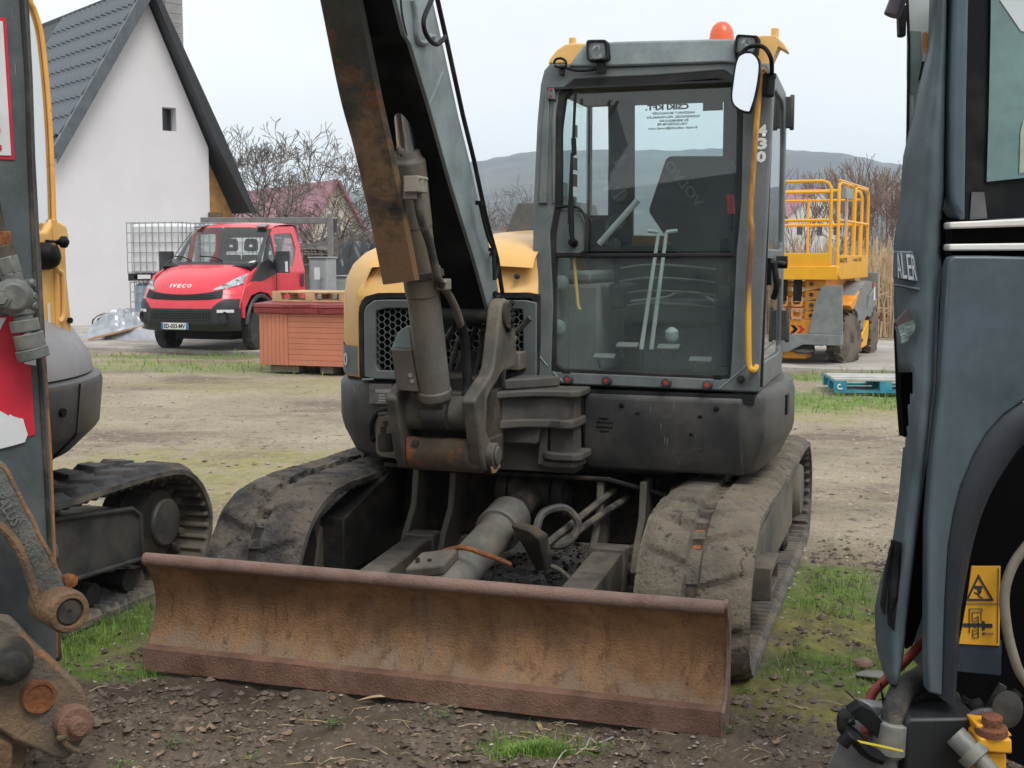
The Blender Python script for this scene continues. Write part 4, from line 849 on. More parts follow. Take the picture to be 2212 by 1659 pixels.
# patches seen in the photograph: centre pixel, half size in metres (across, deep), strength; kinds g=grass m=moss w=wet dark soil
PATCH=[('g',205,1440,.33,.16,1.0),('g',160,1390,.30,.25,.9),('g',270,1335,.25,.25,.8),('g',1770,1275,.35,.5,.9),('g',1850,1435,.35,.25,.9),('m',1800,1350,.5,.6,.8),('m',1840,1500,.5,.35,.9),('m',1720,1480,.25,.3,.5),('m',1980,1440,.5,.6,.8),
 ('w',1150,1200,1.0,1.2,1.0),('w',900,1480,1.9,.35,.5),('w',420,1480,.6,.3,.6),('w',1640,1480,.35,.5,.8),('w',1950,1100,1.5,.35,.55),('w',1850,1080,1.3,.3,.6),
 ('m',560,1010,1.5,.9,.75),('m',470,1050,.7,1.0,.6),('m',640,1040,.6,.5,.4),('g',600,792,3.2,1.1,.65),('g',420,768,3.5,.45,.75),('m',700,830,2,1,.5),('m',330,785,3,.8,.45),
 ('g',1840,865,2.2,1.1,.95),('g',1750,812,1.8,.6,.8),('g',1900,815,2.0,.5,.9),('m',2000,880,3,1.2,.7),('g',1150,1610,.22,.09,1.0),('m',1450,1340,.4,.3,.5),('w',700,900,2.5,.3,.35),('w',1900,985,2.5,.5,.35),('m',60,1400,.5,.5,.7)]
def fields(x,y):
    """grass, moss, wet and light-gravel weights on the ground plan"""
    out={'g':np.zeros_like(x),'m':np.zeros_like(x),'w':np.zeros_like(x)}
    n1=fbm(x*1.3,y*1.3,4,3)-.5; n2=fbm(x*5,y*5,3,5)-.5
    for k,u,v,rx,ry,s in PATCH:
        cx,cy_=gp_(u,v); d=np.sqrt(((x-cx)/rx)**2+((y-cy_)/ry)**2)+n1*1.1+n2*.7
        out[k]=np.maximum(out[k],s*np.clip((1.25-d)/.6,0,1))
    lg=np.clip((y-5.6)/1.5,0,1)
    return out['g'],out['m'],out['w'],lg
ang=np.concatenate([np.radians(np.linspace(-180,-38,40)[:-1]),np.radians(np.linspace(-38,38,620)),np.radians(np.linspace(38,180,40)[1:])])
rad=np.concatenate([[.3,1.0],np.geomspace(1.8,16,470),np.geomspace(16.3,80,130),np.geomspace(90,2400,24)])
A_,R_=np.meshgrid(ang,rad); gx=(R_*np.sin(A_)); gy=(R_*np.cos(A_))
gw,mw,ww,lg=fields(gx,gy)
near=np.clip((9-R_)/4,0,1)
clod=np.clip(fbm(gx*9,gy*9,3,11)-.5,0,1)*2
z=(fbm(gx*.8,gy*.8,3,21)-.5)*.05*np.clip(R_/3,0,1)+(fbm(gx*4,gy*4,4,31)-.5)*.045*near+clod*.04*near*np.clip(1-gw-mw,.2,1)+(fbm(gx*28,gy*28,3,41)-.5)*.026*near
z=z-.012
z=z+np.where(R_>9,(fbm(gx*2,gy*2,3,51)-.5)*.03,0)*np.clip(1-(R_-40)/40,0,1)
# tyre ruts running across the yard
for yy,dp in ((9.3,.03),(10.1,.025),(12.6,.02),(14.2,.015)):
    z-=dp*np.exp(-((gy+.31*gx-yy+(fbm(gx*.5,gy*.5,2,61)-.5)*.5)/.14)**2)
# kept just below what stands on it
z=np.where((R_>2.8)&(R_<9),np.minimum(z,.03),z)
ms=E.I; lx=gx*ms[0][0]+gy*ms[0][1]+ms[0][3]; ly=gx*ms[1][0]+gy*ms[1][1]+ms[1][3]
inn_=(abs(lx)<1.3)&(ly>-.05)&(ly<3.6); z=np.where(inn_,np.minimum(z,.004)-.006,z)
nr,na=gx.shape; verts=np.stack([gx,gy,z],-1).reshape(-1,3)
ii=np.arange(nr-1)[:,None]*na+np.arange(na-1)[None,:]; quads=np.stack([ii,ii+1,ii+na+1,ii+na],-1).reshape(-1,4)[:, ::-1]
me=bpy.data.meshes.new('ground'); me.vertices.add(len(verts)); me.vertices.foreach_set('co',verts.ravel().astype(np.float32))
me.loops.add(quads.size); me.loops.foreach_set('vertex_index',quads.ravel().astype(np.int32)); me.polygons.add(len(quads)); me.polygons.foreach_set('loop_start',np.arange(0,quads.size,4,dtype=np.int32))
me.update(calc_edges=True); me.shade_smooth()
at=me.color_attributes.new('cover','FLOAT_COLOR','POINT'); cl=np.stack([gw,mw,ww,lg],-1).reshape(-1).astype(np.float32); at.data.foreach_set('color',cl)
gm=bpy.data.materials.new('yard_soil'); gm.use_nodes=True; t=gm.node_tree; N=t.nodes; L=t.links.new; b=N['Principled BSDF']
ca=N.new('ShaderNodeVertexColor'); ca.layer_name='cover'; sp=N.new('ShaderNodeSeparateColor'); L(ca.outputs[0],sp.inputs[0]); tcn=N.new('ShaderNodeTexCoord')
def gn(s,d=6,r=.6,sc=(1,1,1)):
    m_=N.new('ShaderNodeMapping'); m_.inputs['Scale'].default_value=sc; L(tcn.outputs['Object'],m_.inputs[0]); n=N.new('ShaderNodeTexNoise'); n.inputs['Scale'].default_value=s; n.inputs['Detail'].default_value=d; n.inputs['Roughness'].default_value=r; L(m_.outputs[0],n.inputs['Vector']); return n.outputs['Fac']
def gr_(f,lo,hi):
    r=N.new('ShaderNodeMapRange'); r.inputs[1].default_value=lo; r.inputs[2].default_value=hi; L(f,r.inputs[0]); r.clamp=True; return r.outputs[0]
def gmix(f,a,bb,mode='MIX'):
    x=N.new('ShaderNodeMixRGB'); x.blend_type=mode
    for i,q in ((0,f),(1,a),(2,bb)):
        if isinstance(q,float): x.inputs[i].default_value=q
        elif isinstance(q,tuple): x.inputs[i].default_value=(*q,1)
        else: L(q,x.inputs[i])
    return x.outputs[0]
def mth(op,a,bb):
    x=N.new('ShaderNodeMath'); x.operation=op; x.use_clamp=True
    for i,q in ((0,a),(1,bb)):
        if isinstance(q,float): x.inputs[i].default_value=q
        else: L(q,x.inputs[i])
    return x.outputs[0]
soil=gmix(gr_(gn(2.2),.35,.65),(.085,.064,.044),(.175,.137,.10))
yard=gmix(gr_(gn(.9),.35,.65),(.285,.235,.165),(.38,.325,.24))
yard=gmix(gr_(gn(.35,6,.65,(1,1.4,1)),.5,.62),yard,(.19,.145,.11))
yard=gmix(gr_(gn(14,4,.7),.55,.7),yard,(.36,.32,.27))
yard=gmix(gr_(gn(9,5,.7,(1,1.2,1)),.58,.66),yard,(.15,.115,.09))
col=gmix(ca.outputs['Alpha'],soil,yard)
col=gmix(gr_(gn(40,4,.7),.50,.68),col,gmix(1.0,col,(1.45,1.42,1.38),'MULTIPLY'))
col=gmix(gr_(gn(75,3,.7),.60,.7),col,gmix(1.0,col,(.55,.54,.52),'MULTIPLY'))
vor=N.new('ShaderNodeTexVoronoi'); vor.inputs['Scale'].default_value=42; L(tcn.outputs['Object'],vor.inputs['Vector'])
col=gmix(mth('MULTIPLY',gr_(vor.outputs['Distance'],.28,.2),gr_(gn(7),.48,.62)),col,(.33,.30,.26))
mossf=mth('MULTIPLY',sp.outputs[1],gr_(gn(5,7,.75),.34,.58)); col=gmix(mossf,col,gmix(gr_(gn(11),.4,.6),(.25,.25,.06),(.36,.33,.10)))
grf=mth('MULTIPLY',sp.outputs[0],gr_(gn(6,7,.75),.30,.52)); col=gmix(grf,col,gmix(gr_(gn(13),.4,.6),(.10,.16,.03),(.18,.26,.06)))
wet=mth('MULTIPLY',sp.outputs[2],gr_(gn(2.5,6,.65),.32,.6)); col=gmix(wet,col,gmix(1.0,col,(.34,.32,.31),'MULTIPLY'))
L(col,b.inputs['Base Color']); rgh=gmix(wet,(.93,)*3,(.55,)*3); L(rgh,b.inputs['Roughness']); b.inputs['Specular IOR Level'].default_value=.3
bn=N.new('ShaderNodeBump'); bn.inputs['Strength'].default_value=.9; bn.inputs['Distance'].default_value=.02; L(mth('ADD',gn(18,8,.7),mth('MULTIPLY',gn(70,5,.7),.4)),bn.inputs['Height']); L(bn.outputs[0],b.inputs['Normal'])
me.materials.append(gm); G_=bpy.data.objects.new('ground',me); COL.objects.link(G_); struct(G_)
def gz(x,y):
    r=math.hypot(x,y); a=math.atan2(x,y); i=int(np.searchsorted(rad,r)); j=int(np.searchsorted(ang,a)); return float(z[min(i,nr-1),min(j,na-1)])
# concrete strip under the truck and the lift
CONC=M('weathered_concrete',(.42,.39,.35),.85,var=.15,vs=1.5,c2=(.26,.22,.18),c2a=.42,c2s=1.3,c2w=.15,c3=(.2,.17,.13),c3s=8,c3a=.66,bump=.2,bs=60)
PF=Frame(-7.42,22.2,-0.0); PD=V((12.6,-4.5,0)).normalized(); PN=V((-PD.y,PD.x,0))
def padp(a,b_,z_=0): o=V((-7.42,22.2,0))+PD*a+PN*b_; return V((o.x,o.y,z_))
pd=MB(); top_=[];
edge=[padp(-9+i*.5,(.12*mn.noise(V((i*.4,0,0)))),.045) for i in range(75)]
back=[padp(-9+i*.5,6.6,.045) for i in range(75)]
for k in range(0,74,8):
    a_=edge[k:k+9]; b_=back[k:k+9]
    if len(a_)<2: break
    q=MB(); g_=PD*.012; poly=[a_[0]+g_]+a_[1:-1]+[a_[-1]-g_,b_[-1]-g_,b_[0]+g_]
    q.prism([p-V((0,0,.12)) for p in poly],(0,0,.12)); 
    if k==0: PAD=struct(q.build('concrete_strip',CONC,None,bevel=.01))
    else: q.build('slab',CONC,PAD,bevel=.01)
# ---------------- hills ----------------
HILL=M('wooded_hillside',(.085,.078,.066),.95,var=.35,vs=.004,c2=(.045,.043,.04),c2a=.5,c2s=.01,c2w=.08,c3=(.17,.15,.11),c3s=.02,c3a=.6,c3w=.08,bump=0)
ridge=[(-2600,40),(-1300,62),(-700,75),(-330,78),(-150,105),(-60,132),(40,150),(160,150),(330,151),(420,150),(560,128),(760,108),(1200,90),(2600,50)]
def rz(x):
    for (a,b_),(c,d_) in zip(ridge,ridge[1:]):
        if a<=x<=c: t_=(x-a)/(c-a); t_=t_*t_*(3-2*t_); return b_+(d_-b_)*t_
    return 50
rows=[]
for j in range(46):
    t_=j/45; Y=650+t_*1250; r=[]
    for i in range(261):
        X=(-1+2*i/260)*1500*(Y/1700); s_=t_ if t_<.88 else .88; k=(s_/.88); prof_=k**1.25*.94+.06*k
        h=rz(X*1700/Y)*prof_+ (9*mn.noise(V((X*.006,Y*.006,0)))+4*mn.noise(V((X*.02,Y*.02,3))))*k+ (2.5*mn.noise(V((X*.11,Y*.11,3)))*(1 if t_>.6 else .3))
        if t_>.9: h-=(t_-.9)*300
        r.append(V((X,Y,h-(6 if j==0 else 0))))
    rows.append(r)
q=MB(); q.sheet(rows); struct(q.build('hills',HILL,None,ang=180))
# ---------------- white gable house on the left ----------------
RENDER_=M('white_render',(.72,.70,.72),.85,var=.03,vs=1,c2=(.60,.59,.6),c2a=.25,c2s=.5,c2w=.2,bump=.12,bs=18)
TILE=M('grey_pressed_steel_tile',(.12,.138,.16),.38,var=.12,bump=.03)
TRIM=M('dark_grey_trim',(.10,.115,.13),.4,bump=0); BOARD=M('blackened_bargeboard',(.03,.033,.037),.5,bump=.03)
hb=WF.z(184,707,0); HF=Frame(hb.x,hb.y,-40); HO=HF.empty('gable_house','white rendered house with steep dark tiled roof and one small square window','house')
def HP(u,v,Y=0): return HF.y(u,v,Y)
apx=HP(311,-14); eL=HP(118,310); wR=HP(450,320); eR=HP(525,462)
sl=(apx.z-wR.z)/(wR.x-apx.x)
zl_=HP(117,326); wl=zl_.x; slL=(apx.z-zl_.z)/(apx.x-wl)
a1,a2,b1,b2=HP(350,231),HP(380,231),HP(380,284),HP(350,284)
wx0,wx1=a1.x,a2.x; wz0,wz1=b1.z,a1.z
T_=.35
if wx0>=apx.x: 
    q=MB(); q.prism([(wl,0,0),(wl,0,zl_.z),(apx.x,0,apx.z),(wx0,0,apx.z-(wx0-apx.x)*sl),(wx0,0,0)],(0,T_,0)); q.prism([(wx0,0,0),(wx0,0,wz0),(wx1,0,wz0),(wx1,0,0)],(0,T_,0)); q.prism([(wx0,0,wz1),(wx0,0,apx.z-(wx0-apx.x)*sl),(wx1,0,apx.z-(wx1-apx.x)*sl),(wx1,0,wz1)],(0,T_,0)); q.prism([(wx1,0,0),(wx1,0,apx.z-(wx1-apx.x)*sl),(wR.x,0,wR.z),(wR.x,0,0)],(0,T_,0))
HW=q.build('gable_wall',RENDER_,HO,smooth=False)
q=MB(); q.box((wx0,T_-.05,wz0),(wx1,T_,wz1)); q.build('window',M('dark_window',(.03,.03,.035),.15,bump=0),HO)
q=MB(); q.box((wl,T_,0),(wl+.3,9,zl_.z)); q.box((wR.x-.3,T_,0),(wR.x,9,wR.z)); q.build('side_wall',RENDER_,HO)
# right roof slope, bargeboard and the timber porch under it
rd_=(eR-apx); rd_.y=0; eR2=V((eR.x,0,eR.z)); sl2=(wR.z-eR.z)/(eR.x-wR.x)
OV=-.42
def roofs(y0,y1,t_,off=0): return None
q=MB(); q.prism([(apx.x,OV,apx.z+.05),(wR.x+.03,OV,wR.z+.05),(eR2.x,OV,eR2.z),(eR2.x+.16,OV,eR2.z),(wR.x+.26,OV,wR.z+.2),(apx.x,OV,apx.z+.34)],(0,.05,0)); q.build('bargeboard',BOARD,HO)
q=MB(); q.prism([(apx.x,OV+.05,apx.z+.1),(wR.x+.05,OV+.05,wR.z+.08),(eR2.x,OV+.05,eR2.z+.02),(eR2.x+.1,OV+.05,eR2.z+.02),(wR.x+.16,OV+.05,wR.z+.14),(apx.x,OV+.05,apx.z+.24)],(0,9,0)); q.build('roof_slope',BOARD,HO)
PINE=M('pine_boards',(.50,.27,.09),.6,var=.2,bump=.06)
q=MB(); q.prism([(wR.x+.02,.3,1.9),(wR.x+.02,.3,wR.z-.05),(eR2.x-.1,.3,eR2.z-.1),(eR2.x-.2,.3,1.9)],(0,.05,0)); q.build('porch_boarding',PINE,HO)
q=MB(); q.box((wR.x-.05,-.12,2.3),(wR.x+.3,.1,2.75)); q.box((wR.x+.3,-.1,2.3),(wR.x+1.4,.1,2.5)); q.build('porch_beam',M('weathered_beam',(.13,.09,.06),.7,bump=.1),HO)
# left slope: rows of stepped wave tiles, each tile a piece
eLx=wl-.12; roofdir=V((eLx-apx.x,0,-(apx.x-eLx)*slL)); RL=roofdir.length; rdn=roofdir.normalized(); nrm_=V((-rdn.z*-1,0,0)); nrm_=V((rdn.z,0,-rdn.x)); 
if nrm_.z<0: nrm_=-nrm_
ROOFL=MB(); ROOFL.prism([V((apx.x,OV,apx.z+.12)),V((apx.x,OV,apx.z+.0)),V((eLx,OV,apx.z-(apx.x-eLx)*slL+.0)),V((eLx,OV,apx.z-(apx.x-eLx)*slL+.12))],(0,9.4,0)); RO=ROOFL.build('roof_deck',BOARD,HO)
tw,th_=.33,.52
tm=MB(); rows=[]
for j in range(5):
    t_=j/4; rows.append([V((0,0,0))+V((0,1,0))*(tw*i/8)+rdn*(th_*t_*1.04)+nrm_*(.035*math.cos(2*PI*i/8)**1+.035*t_+.05) for i in range(9)])
rows.append([p-nrm_*.045 for p in rows[-1]])
tm.sheet(rows); t0=tm.build('roof_tile',TILE,HO); base=V((apx.x,OV+.12,apx.z+.12)); first=True
for r in range(int(RL/th_)):
    for c in range(16):
        o_=t0 if first else t0.copy()
        if not first: COL.objects.link(o_); o_.parent=HO
        first=False; o_.location=base+rdn*(th_*r)+V((0,1,0))*(tw*c)
q=MB(); vb_=[]
for off_,w_ in ((0,.20),):
    a_=V((apx.x,OV-.02,apx.z+.26)); e_=V((eLx,OV-.02,apx.z-(apx.x-eLx)*slL+.26)); 
    q.prism([a_,e_,e_+V((.02,0,-.38)),a_+V((0,0,-.42))],(0,.03,0)); q.prism([a_,e_,e_+V((0,.16,0)),a_+V((0,.16,0))],nrm_*.03)
q.build('verge_trim',TRIM,HO)
cm=WF.z(466/1.0,0,5) if False else None
pc=HP(236,141,-.0); q=MB(); q.box((pc.x-.04,-.1,pc.z-.05),(pc.x+.02,0,pc.z+.02)); q.cyl((pc.x,-.12,pc.z-.05),(pc.x-.03,-.25,pc.z-.1),.05,n=12); SCM=q.build('security_camera',M('white_plastic',(.7,.7,.7),.4,bump=0),None); SCM.location=(HF.ox,HF.oy,0); SCM.rotation_euler=(0,0,-HF.th); tag(SCM,'small white security camera fixed under the edge of the house roof','camera')
# block chimney behind the roof
chl=WF.y(362,170,33.5); chr_=WF.y(411,170,33.5); CF=Frame(chl.x,33.5,-40)
CHO=CF.empty('block_chimney','tall unplastered grey concrete block chimney behind the white house','chimney'); BLK=M('concrete_block',(.33,.32,.32),.9,var=.2,vs=2,c2=(.2,.2,.2),c2a=.35,c2s=2,bump=.25,bs=30); MORT=M('pale_mortar',(.48,.47,.46),.9,bump=.1)
wc=(chr_.x-chl.x)*1.0
q=MB(); q.box((.015,.015,0),(wc/1.25-.015,.5,9.6)); q.build('mortar_core',MORT,CHO)
bt=MB(); bt.box((0,0,0),(wc/1.25,.52,.235)); b0_=bt.build('block',BLK,CHO,bevel=.008)
for k in range(38):
    o_=b0_ if k==0 else b0_.copy()
    if k: COL.objects.link(o_); o_.parent=CHO
    o_.location=(0,0,k*.25)
# ---------------- far houses, sheds, fences ----------------
ROOFP=M('faded_maroon_roof',(.34,.15,.19),.6,var=.12,vs=1,bump=.05); CREAM=M('cream_render',(.55,.50,.43),.9,var=.06,bump=.05); ROOFO=M('orange_clay_roof',(.42,.17,.10),.8,var=.25,vs=2,bump=.1)
def simple_house(fr,label,w,l,hw,hr,wallm,roofm,wins,x0=0,gx=0):
    o=fr.empty('house',label,'house'); q=MB()
    q.prism([(x0,0,0),(x0,0,hw),(x0+w/2,0,hr),(x0+w,0,hw),(x0+w,0,0)],(0,l,0)); q.build('wall',wallm,o,smooth=False)
    for s_ in (-1,1):
        q=MB(); e0=V((x0+w/2+s_*(w/2+.45),-.5,hw-.45*(hr-hw)/(w/2))); r0=V((x0+w/2,-.5,hr)); n_=V((s_*(hr-hw),0,w/2)).normalized()*.14
        q.prism([e0,r0,r0+n_,e0+n_],(0,l+1,0)); q.build('roof',roofm,o,smooth=False)
    for (a,b_,c,d_) in wins:
        q=MB(); q.ring([V((a,-.03,b_)),V((a+c,-.03,b_)),V((a+c,-.03,b_+d_)),V((a,-.03,b_+d_))],[V((a+.08,-.03,b_+.08)),V((a+c-.08,-.03,b_+.08)),V((a+c-.08,-.03,b_+d_-.08)),V((a+.08,-.03,b_+d_-.08))],(0,.1,0),24); f=q.build('window',M('window_frame_white',(.6,.6,.6),.5,bump=0) if 'window_frame_white' not in MATS else MATS['window_frame_white'],o)
        q=MB(); q.box((a+.08,-.005,b_+.08),(a+c-.08,.01,b_+d_-.08)); q.build('pane',MATS['dark_window'],f)
    return o
p=WF.y(650,557,70); simple_house(Frame(p.x,70,-32),'cream gabled house under a faded maroon roof beyond the bare trees',4.2,16,2.4,5.9,CREAM,ROOFP,[(1.5,2.9,.8,1.0)])
p=WF.y(1040,557,150); simple_house(Frame(p.x,150,12),'low house with orange clay roof seen between boom and cab',9,7,3.2,6.2,CREAM,ROOFO,[])
p=WF.y(1020,557,120); 
p=WF.y(1700,557,190); simple_house(Frame(p.x,190,-20),'distant white house on the hillside foot above the lift platform',11,9,8,12.3,M('pale_render',(.6,.58,.55),.9),ROOFP,[(1.5,5,1.2,1.5),(5,5,1.2,1.5),(8,5,1.2,1.5)])
p=WF.y(1925,557,230); simple_house(Frame(p.x,230,15),'far pale house at the right above the reeds',10,8,6,10,MATS['pale_render'],ROOFP,[(2,3.5,1.2,1.5)])
# old shed with a ragged grey roof between the truck and the boom
SHR=M('lichened_sheet_roof',(.17,.165,.155),.9,var=.3,vs=1.5,c2=(.10,.08,.06),c2a=.45,c2s=2,bump=.3,bs=12); SHW=M('weathered_boards',(.20,.165,.13),.85,var=.35,vs=3,bump=.2,bs=20)
SF=Frame(*WF.y(640,557,37).xy,12); SH=SF.empty('old_shed','low old shed with sagging grey sheet roof and weathered board wall','shed')
q=MB(); rows=[[V((i*.25,0+j*1.2,1.85+.42*j*.5+.05*math.sin(i*PI)+.05*mn.noise(V((i*.3,j,0))))) for i in range(26)] for j in range(4)]; q.sheet(rows); q.sheet([[p_-V((0,0,.05)) for p_ in r] for r in rows[::-1]]); q.build('sheet_roof',SHR,SH)
bd=None
for i in range(30):
    q_=MB(); q_.box((0,0,0),(.18,.03,1.85))
    if bd is None: bd=q_.build('board',SHW,SH); ob=bd
    else: ob=bd.copy(); COL.objects.link(ob); ob.parent=SH
    ob.location=(.1+i*.205,.25+random.uniform(-.02,.02),random.uniform(-.06,.02))
q=MB(); p=SF.p(940,557,(0,0,0),(0,1,0)); q.box((3.6,.6,2.0),(3.75,.75,2.75)); q.build('chimney_pipe',SHR,SH)
# hanging vine stalks along the shed eave
q=MB(); 
for i in range(120):
    x=random.uniform(0,6.2); z_=1.86; L_=random.uniform(.15,.6); q.tube([(x,-.08,z_),(x+random.uniform(-.05,.05),-.12,z_-L_*.5),(x+random.uniform(-.1,.1),-.1,z_-L_)],.012,4)
o_=stuff(q.build('dry_vines',M('dry_vine',(.17,.13,.10),.9,bump=0),None)); o_.location=(SF.ox,SF.oy,0); o_.rotation_euler=(0,0,-SF.th)
# black tarpaulin over a heap
def crumple(w,d,h,n,seed,sx=1.0,amp=.12,edge=.1):
    rows=[]
    for j in range(n+1):
        r=[]
        for i in range(n+1):
            a,b_=i/n*2-1,j/n*2-1; k=max(0,1-(abs(a)**2.6+abs(b_)**2.6)**(1/2.6))
            m_=1-abs(mn.noise(V((a*3.1+seed,b_*3.1,seed)))) ; m2=1-abs(mn.noise(V((a*7+seed,b_*6.3,seed+4))))
            zz=h*min(1,k*2.2)**.7*(.55+.45*m_)+amp*(m2-.6)*min(1,k*4)+.01
            r.append(V((a*w/2*(1+.06*mn.noise(V((b_*3,seed,1)))),b_*d/2*(1+.08*mn.noise(V((a*3,seed,2)))),max(.008,zz))))
        rows.append(r)
    return rows
BT=WF.y(785,557,30); q=MB(); q.sheet(crumple(1.9,1.6,1.95,40,3.1,amp=.25)); bt_=q.build('tarpaulin',M('black_tarpaulin',(.035,.04,.045),.35,bump=.1,c3=(.25,.24,.22),c3s=5,c3a=.7),None,ang=60); bt_.location=(BT.x,30,0); tag(bt_,'black tarpaulin draped over a heap beside the old shed','tarpaulin')
# steel frame behind the truck
STF=M('painted_grey_steel',(.20,.195,.185),.6,var=.15,bump=.05)
p0=WF.y(652,470,26.6); p1=WF.y(713,470,26.0); pt=WF.y(713,462,26.0)
q=MB(); q.beam((p1.x,26,0),(p1.x,26,pt.z),.11,.11,up=(0,1,0)); SFR=q.build('steel_frame',STF,None,bevel=.01); tag(SFR,'grey steel post frame with crossbar standing just behind the red truck','frame')
q=MB(); q.beam((p0.x-2.2,26.9,p0.z-.05),(p1.x,26,p1.z-.06),.07,.13); q.build('crossbar',STF,SFR,bevel=.01)
for zz in (.55,.75,.97):
    q=MB(); q.beam((p0.x-1,26.75,p0.z-zz*1.0),(p1.x,26,p1.z-zz),.02,.03); q.build('rail',STF,SFR)
gq=MB()
for i in range(16):
    for j in range(2): 
        x=p0.x+.15+i*.035*1.0; 
        gq.box((p0.x+.1+i*.036*1.0+0,26.4,p0.z-.42-.37*j),(p0.x+.125+i*.036,26.42,p0.z-.33-.37*j))
# electric cabinets
CABM=M('grey_cabinet_paint',(.34,.35,.345),.5,var=.06,c2=(.25,.24,.22),c2a=.3,bump=.02)
def cabinet(u0,u1,v0,Y,label,paper=True):
    a=WF.y(u0,v0,Y); b_=WF.y(u1,v0,Y); f=Frame(a.x,Y,14); w=(b_.x-a.x)*1.02; o=f.empty('electric_cabinet',label,'cabinet'); h=a.z
    q=MB(); q.box((0,0,.1),(w,.5,h)); q.build('housing',CABM,o,bevel=.02)
    q=MB(); q.box((.04,-.02,.16),(w-.03,.0,h-.06)); d=q.build('door',CABM,o,bevel=.008)
    q=MB(); q.box((w-.12,-.06,h*.60),(w-.09,-.02,h*.76)); q.build('handle',STEEL,d)
    if paper: q=MB(); q.box((.12,-.024,h-.42),(.24,-.021,h-.18)); q.build('paper_label',WHITE,d)
    q=MB(); q.box((-.02,-.03,h),(w+.02,.53,h+.03)); q.build('lid',CABM,o,bevel=.006); 
    q=MB(); q.box((0.05,.05,0),(w-.05,.45,.1)); q.build('plinth',SHR,o)
cabinet(667,708,558,25.0,'tall grey electric cabinet with a torn paper label beside the red truck')
cabinet(722,766,598,26.2,'lower grey electric cabinet behind the hot tub, left of the yellow hood',False)
# wire fences
WIRE=M('rusty_fence_wire',(.22,.19,.16),.7,bump=0)
def chainlink(x0,y0,x1,y1,h,s_=.16,label='',cat='fence'):
    d=V((x1-x0,y1-y0,0)); L_=d.length; d.normalize(); root=bpy.data.objects.new('chain_link_fence',None); COL.objects.link(root); root.location=(x0,y0,0); tag(root,label,cat); q=MB(); n=int(L_/s_)
    for i in range(-int(h/s_),n+1):
        for sg in (1,-1):
            a=i*s_ if sg>0 else i*s_+h; b_=a+sg*h; z0,z1=0,h
            if min(a,b_)<0 or max(a,b_)>L_: continue
            q.beam(d*a+V((0,0,z0)),d*b_+V((0,0,z1)),.006,.006)
    for zz in (.05,h-.02,h*.5): q.beam(d*0+V((0,0,zz)),d*L_+V((0,0,zz)),.008,.008)
    q.build('wire_mesh',WIRE,root,smooth=False)
    for k in range(int(L_/2.5)+1):
        q=MB(); q.cyl(d*k*2.5,d*k*2.5+V((0,0,h+.12)),.03,n=8); q.build('fence_post',WIRE,root)
chainlink(5.0,29.2,16.5,27.2,1.75,label='rusty chain link fence standing in the reeds behind the scissor lift')
# ---------------- bare trees ----------------
BARK=M('grey_brown_bark',(.16,.135,.115),.95,var=.25,bump=.2,bs=30); BARKR=M('reddish_twigs',(.24,.165,.135),.95,var=.25,bump=0)
def tree(x,y,h,label,seed,spread=.55,mat=None,depth=6,r0=None,lean=0,trunk=.28,group=None,name='bare_tree',wide=1.0,rmin=.0075):
    rg=random.Random(seed); mat=mat or BARK; T=MB(); Cn=MB(); 
    def branch(p,d,L_,r,k):
        pts=[p]; n=3 if k<4 else 2; dd=d.copy()
        for i in range(n):
            dd=(dd+V((rg.uniform(-1,1),rg.uniform(-1,1),rg.uniform(-.5,.9)))*.17).normalized(); p=p+dd*L_/n; pts.append(p)
        rr=[max(rmin,r*(1-.35*i/n)) for i in range(n+1)]; (T if k==0 else Cn).tube(pts,rr,6 if k<2 else (4 if k<4 else 3))
        if k>=depth: return
        nb=rg.choice((3,3,4) if k<2 else (2,2,3)) if k>0 else rg.choice((3,4))
        for i in range(nb):
            a=rg.uniform(0,2*PI); t_=spread*rg.uniform(.6,1.3); u,w=basis(dd)[1:]; nd=(dd*math.cos(t_)+(u*math.cos(a)+w*math.sin(a))*math.sin(t_)); nd.z+=.04; nd.normalize()
            q0=pts[-1] if i<2 or k==0 else pts[-2]; branch(q0,nd,L_*rg.uniform(.66,.88),rr[-1]*rg.uniform(.55,.75),k+1)
    TOP=[0]
    L0=h*trunk; branch(V((0,0,0)),V((lean,0,1)).normalized(),L0,(r0 or h*.022),0)
    zs=sorted(v[2] for v in Cn.v); k_=h/zs[int(len(zs)*.997)]
    for B_ in (T,Cn): B_.v=[(a*k_*wide,b_*k_*wide,c*k_) for a,b_,c in B_.v]
    o=T.build('trunk',mat,None); o.location=(x,y,-.05); o.name=name; tag(o,label,'tree',group); c=Cn.build('crown',mat,o)
    return o
def at(u,Y): p=WF.y(u,557,Y); return p.x,Y
tree(*at(618,42),5.9,'thick bare tree with dense fine twigs left of the maroon roofed house',4,.62,trunk=.2,wide=1.15,depth=8,rmin=.006)
tree(*at(552,44),4.6,'smaller bare bushy tree nearest the gable house eave',9,.66,BARK,trunk=.2)
tree(*at(690,50),6.2,'pale thin bare tree rising behind the maroon roofed house gable',12,.5,M('pale_twigs',(.20,.175,.15),.95,bump=0),trunk=.2)
tree(*at(722,36),4.7,'dark spreading bare tree in front of the cream house wall',21,.66,BARK,r0=.13,trunk=.2,depth=8,wide=1.1,rmin=.006)
tree(*at(1047,52),4.1,'slim bare tree seen just right of the boom',31,.45)
tree(*at(1115,56),4.9,'bare forked tree rising behind the exhaust cowl',35,.6)
tree(*at(1085,70),4.2,'low bare tree over the orange roof',37,.6)
k_=0
ORD_=['first','second','third','fourth','fifth','sixth','seventh','eighth','ninth','tenth']
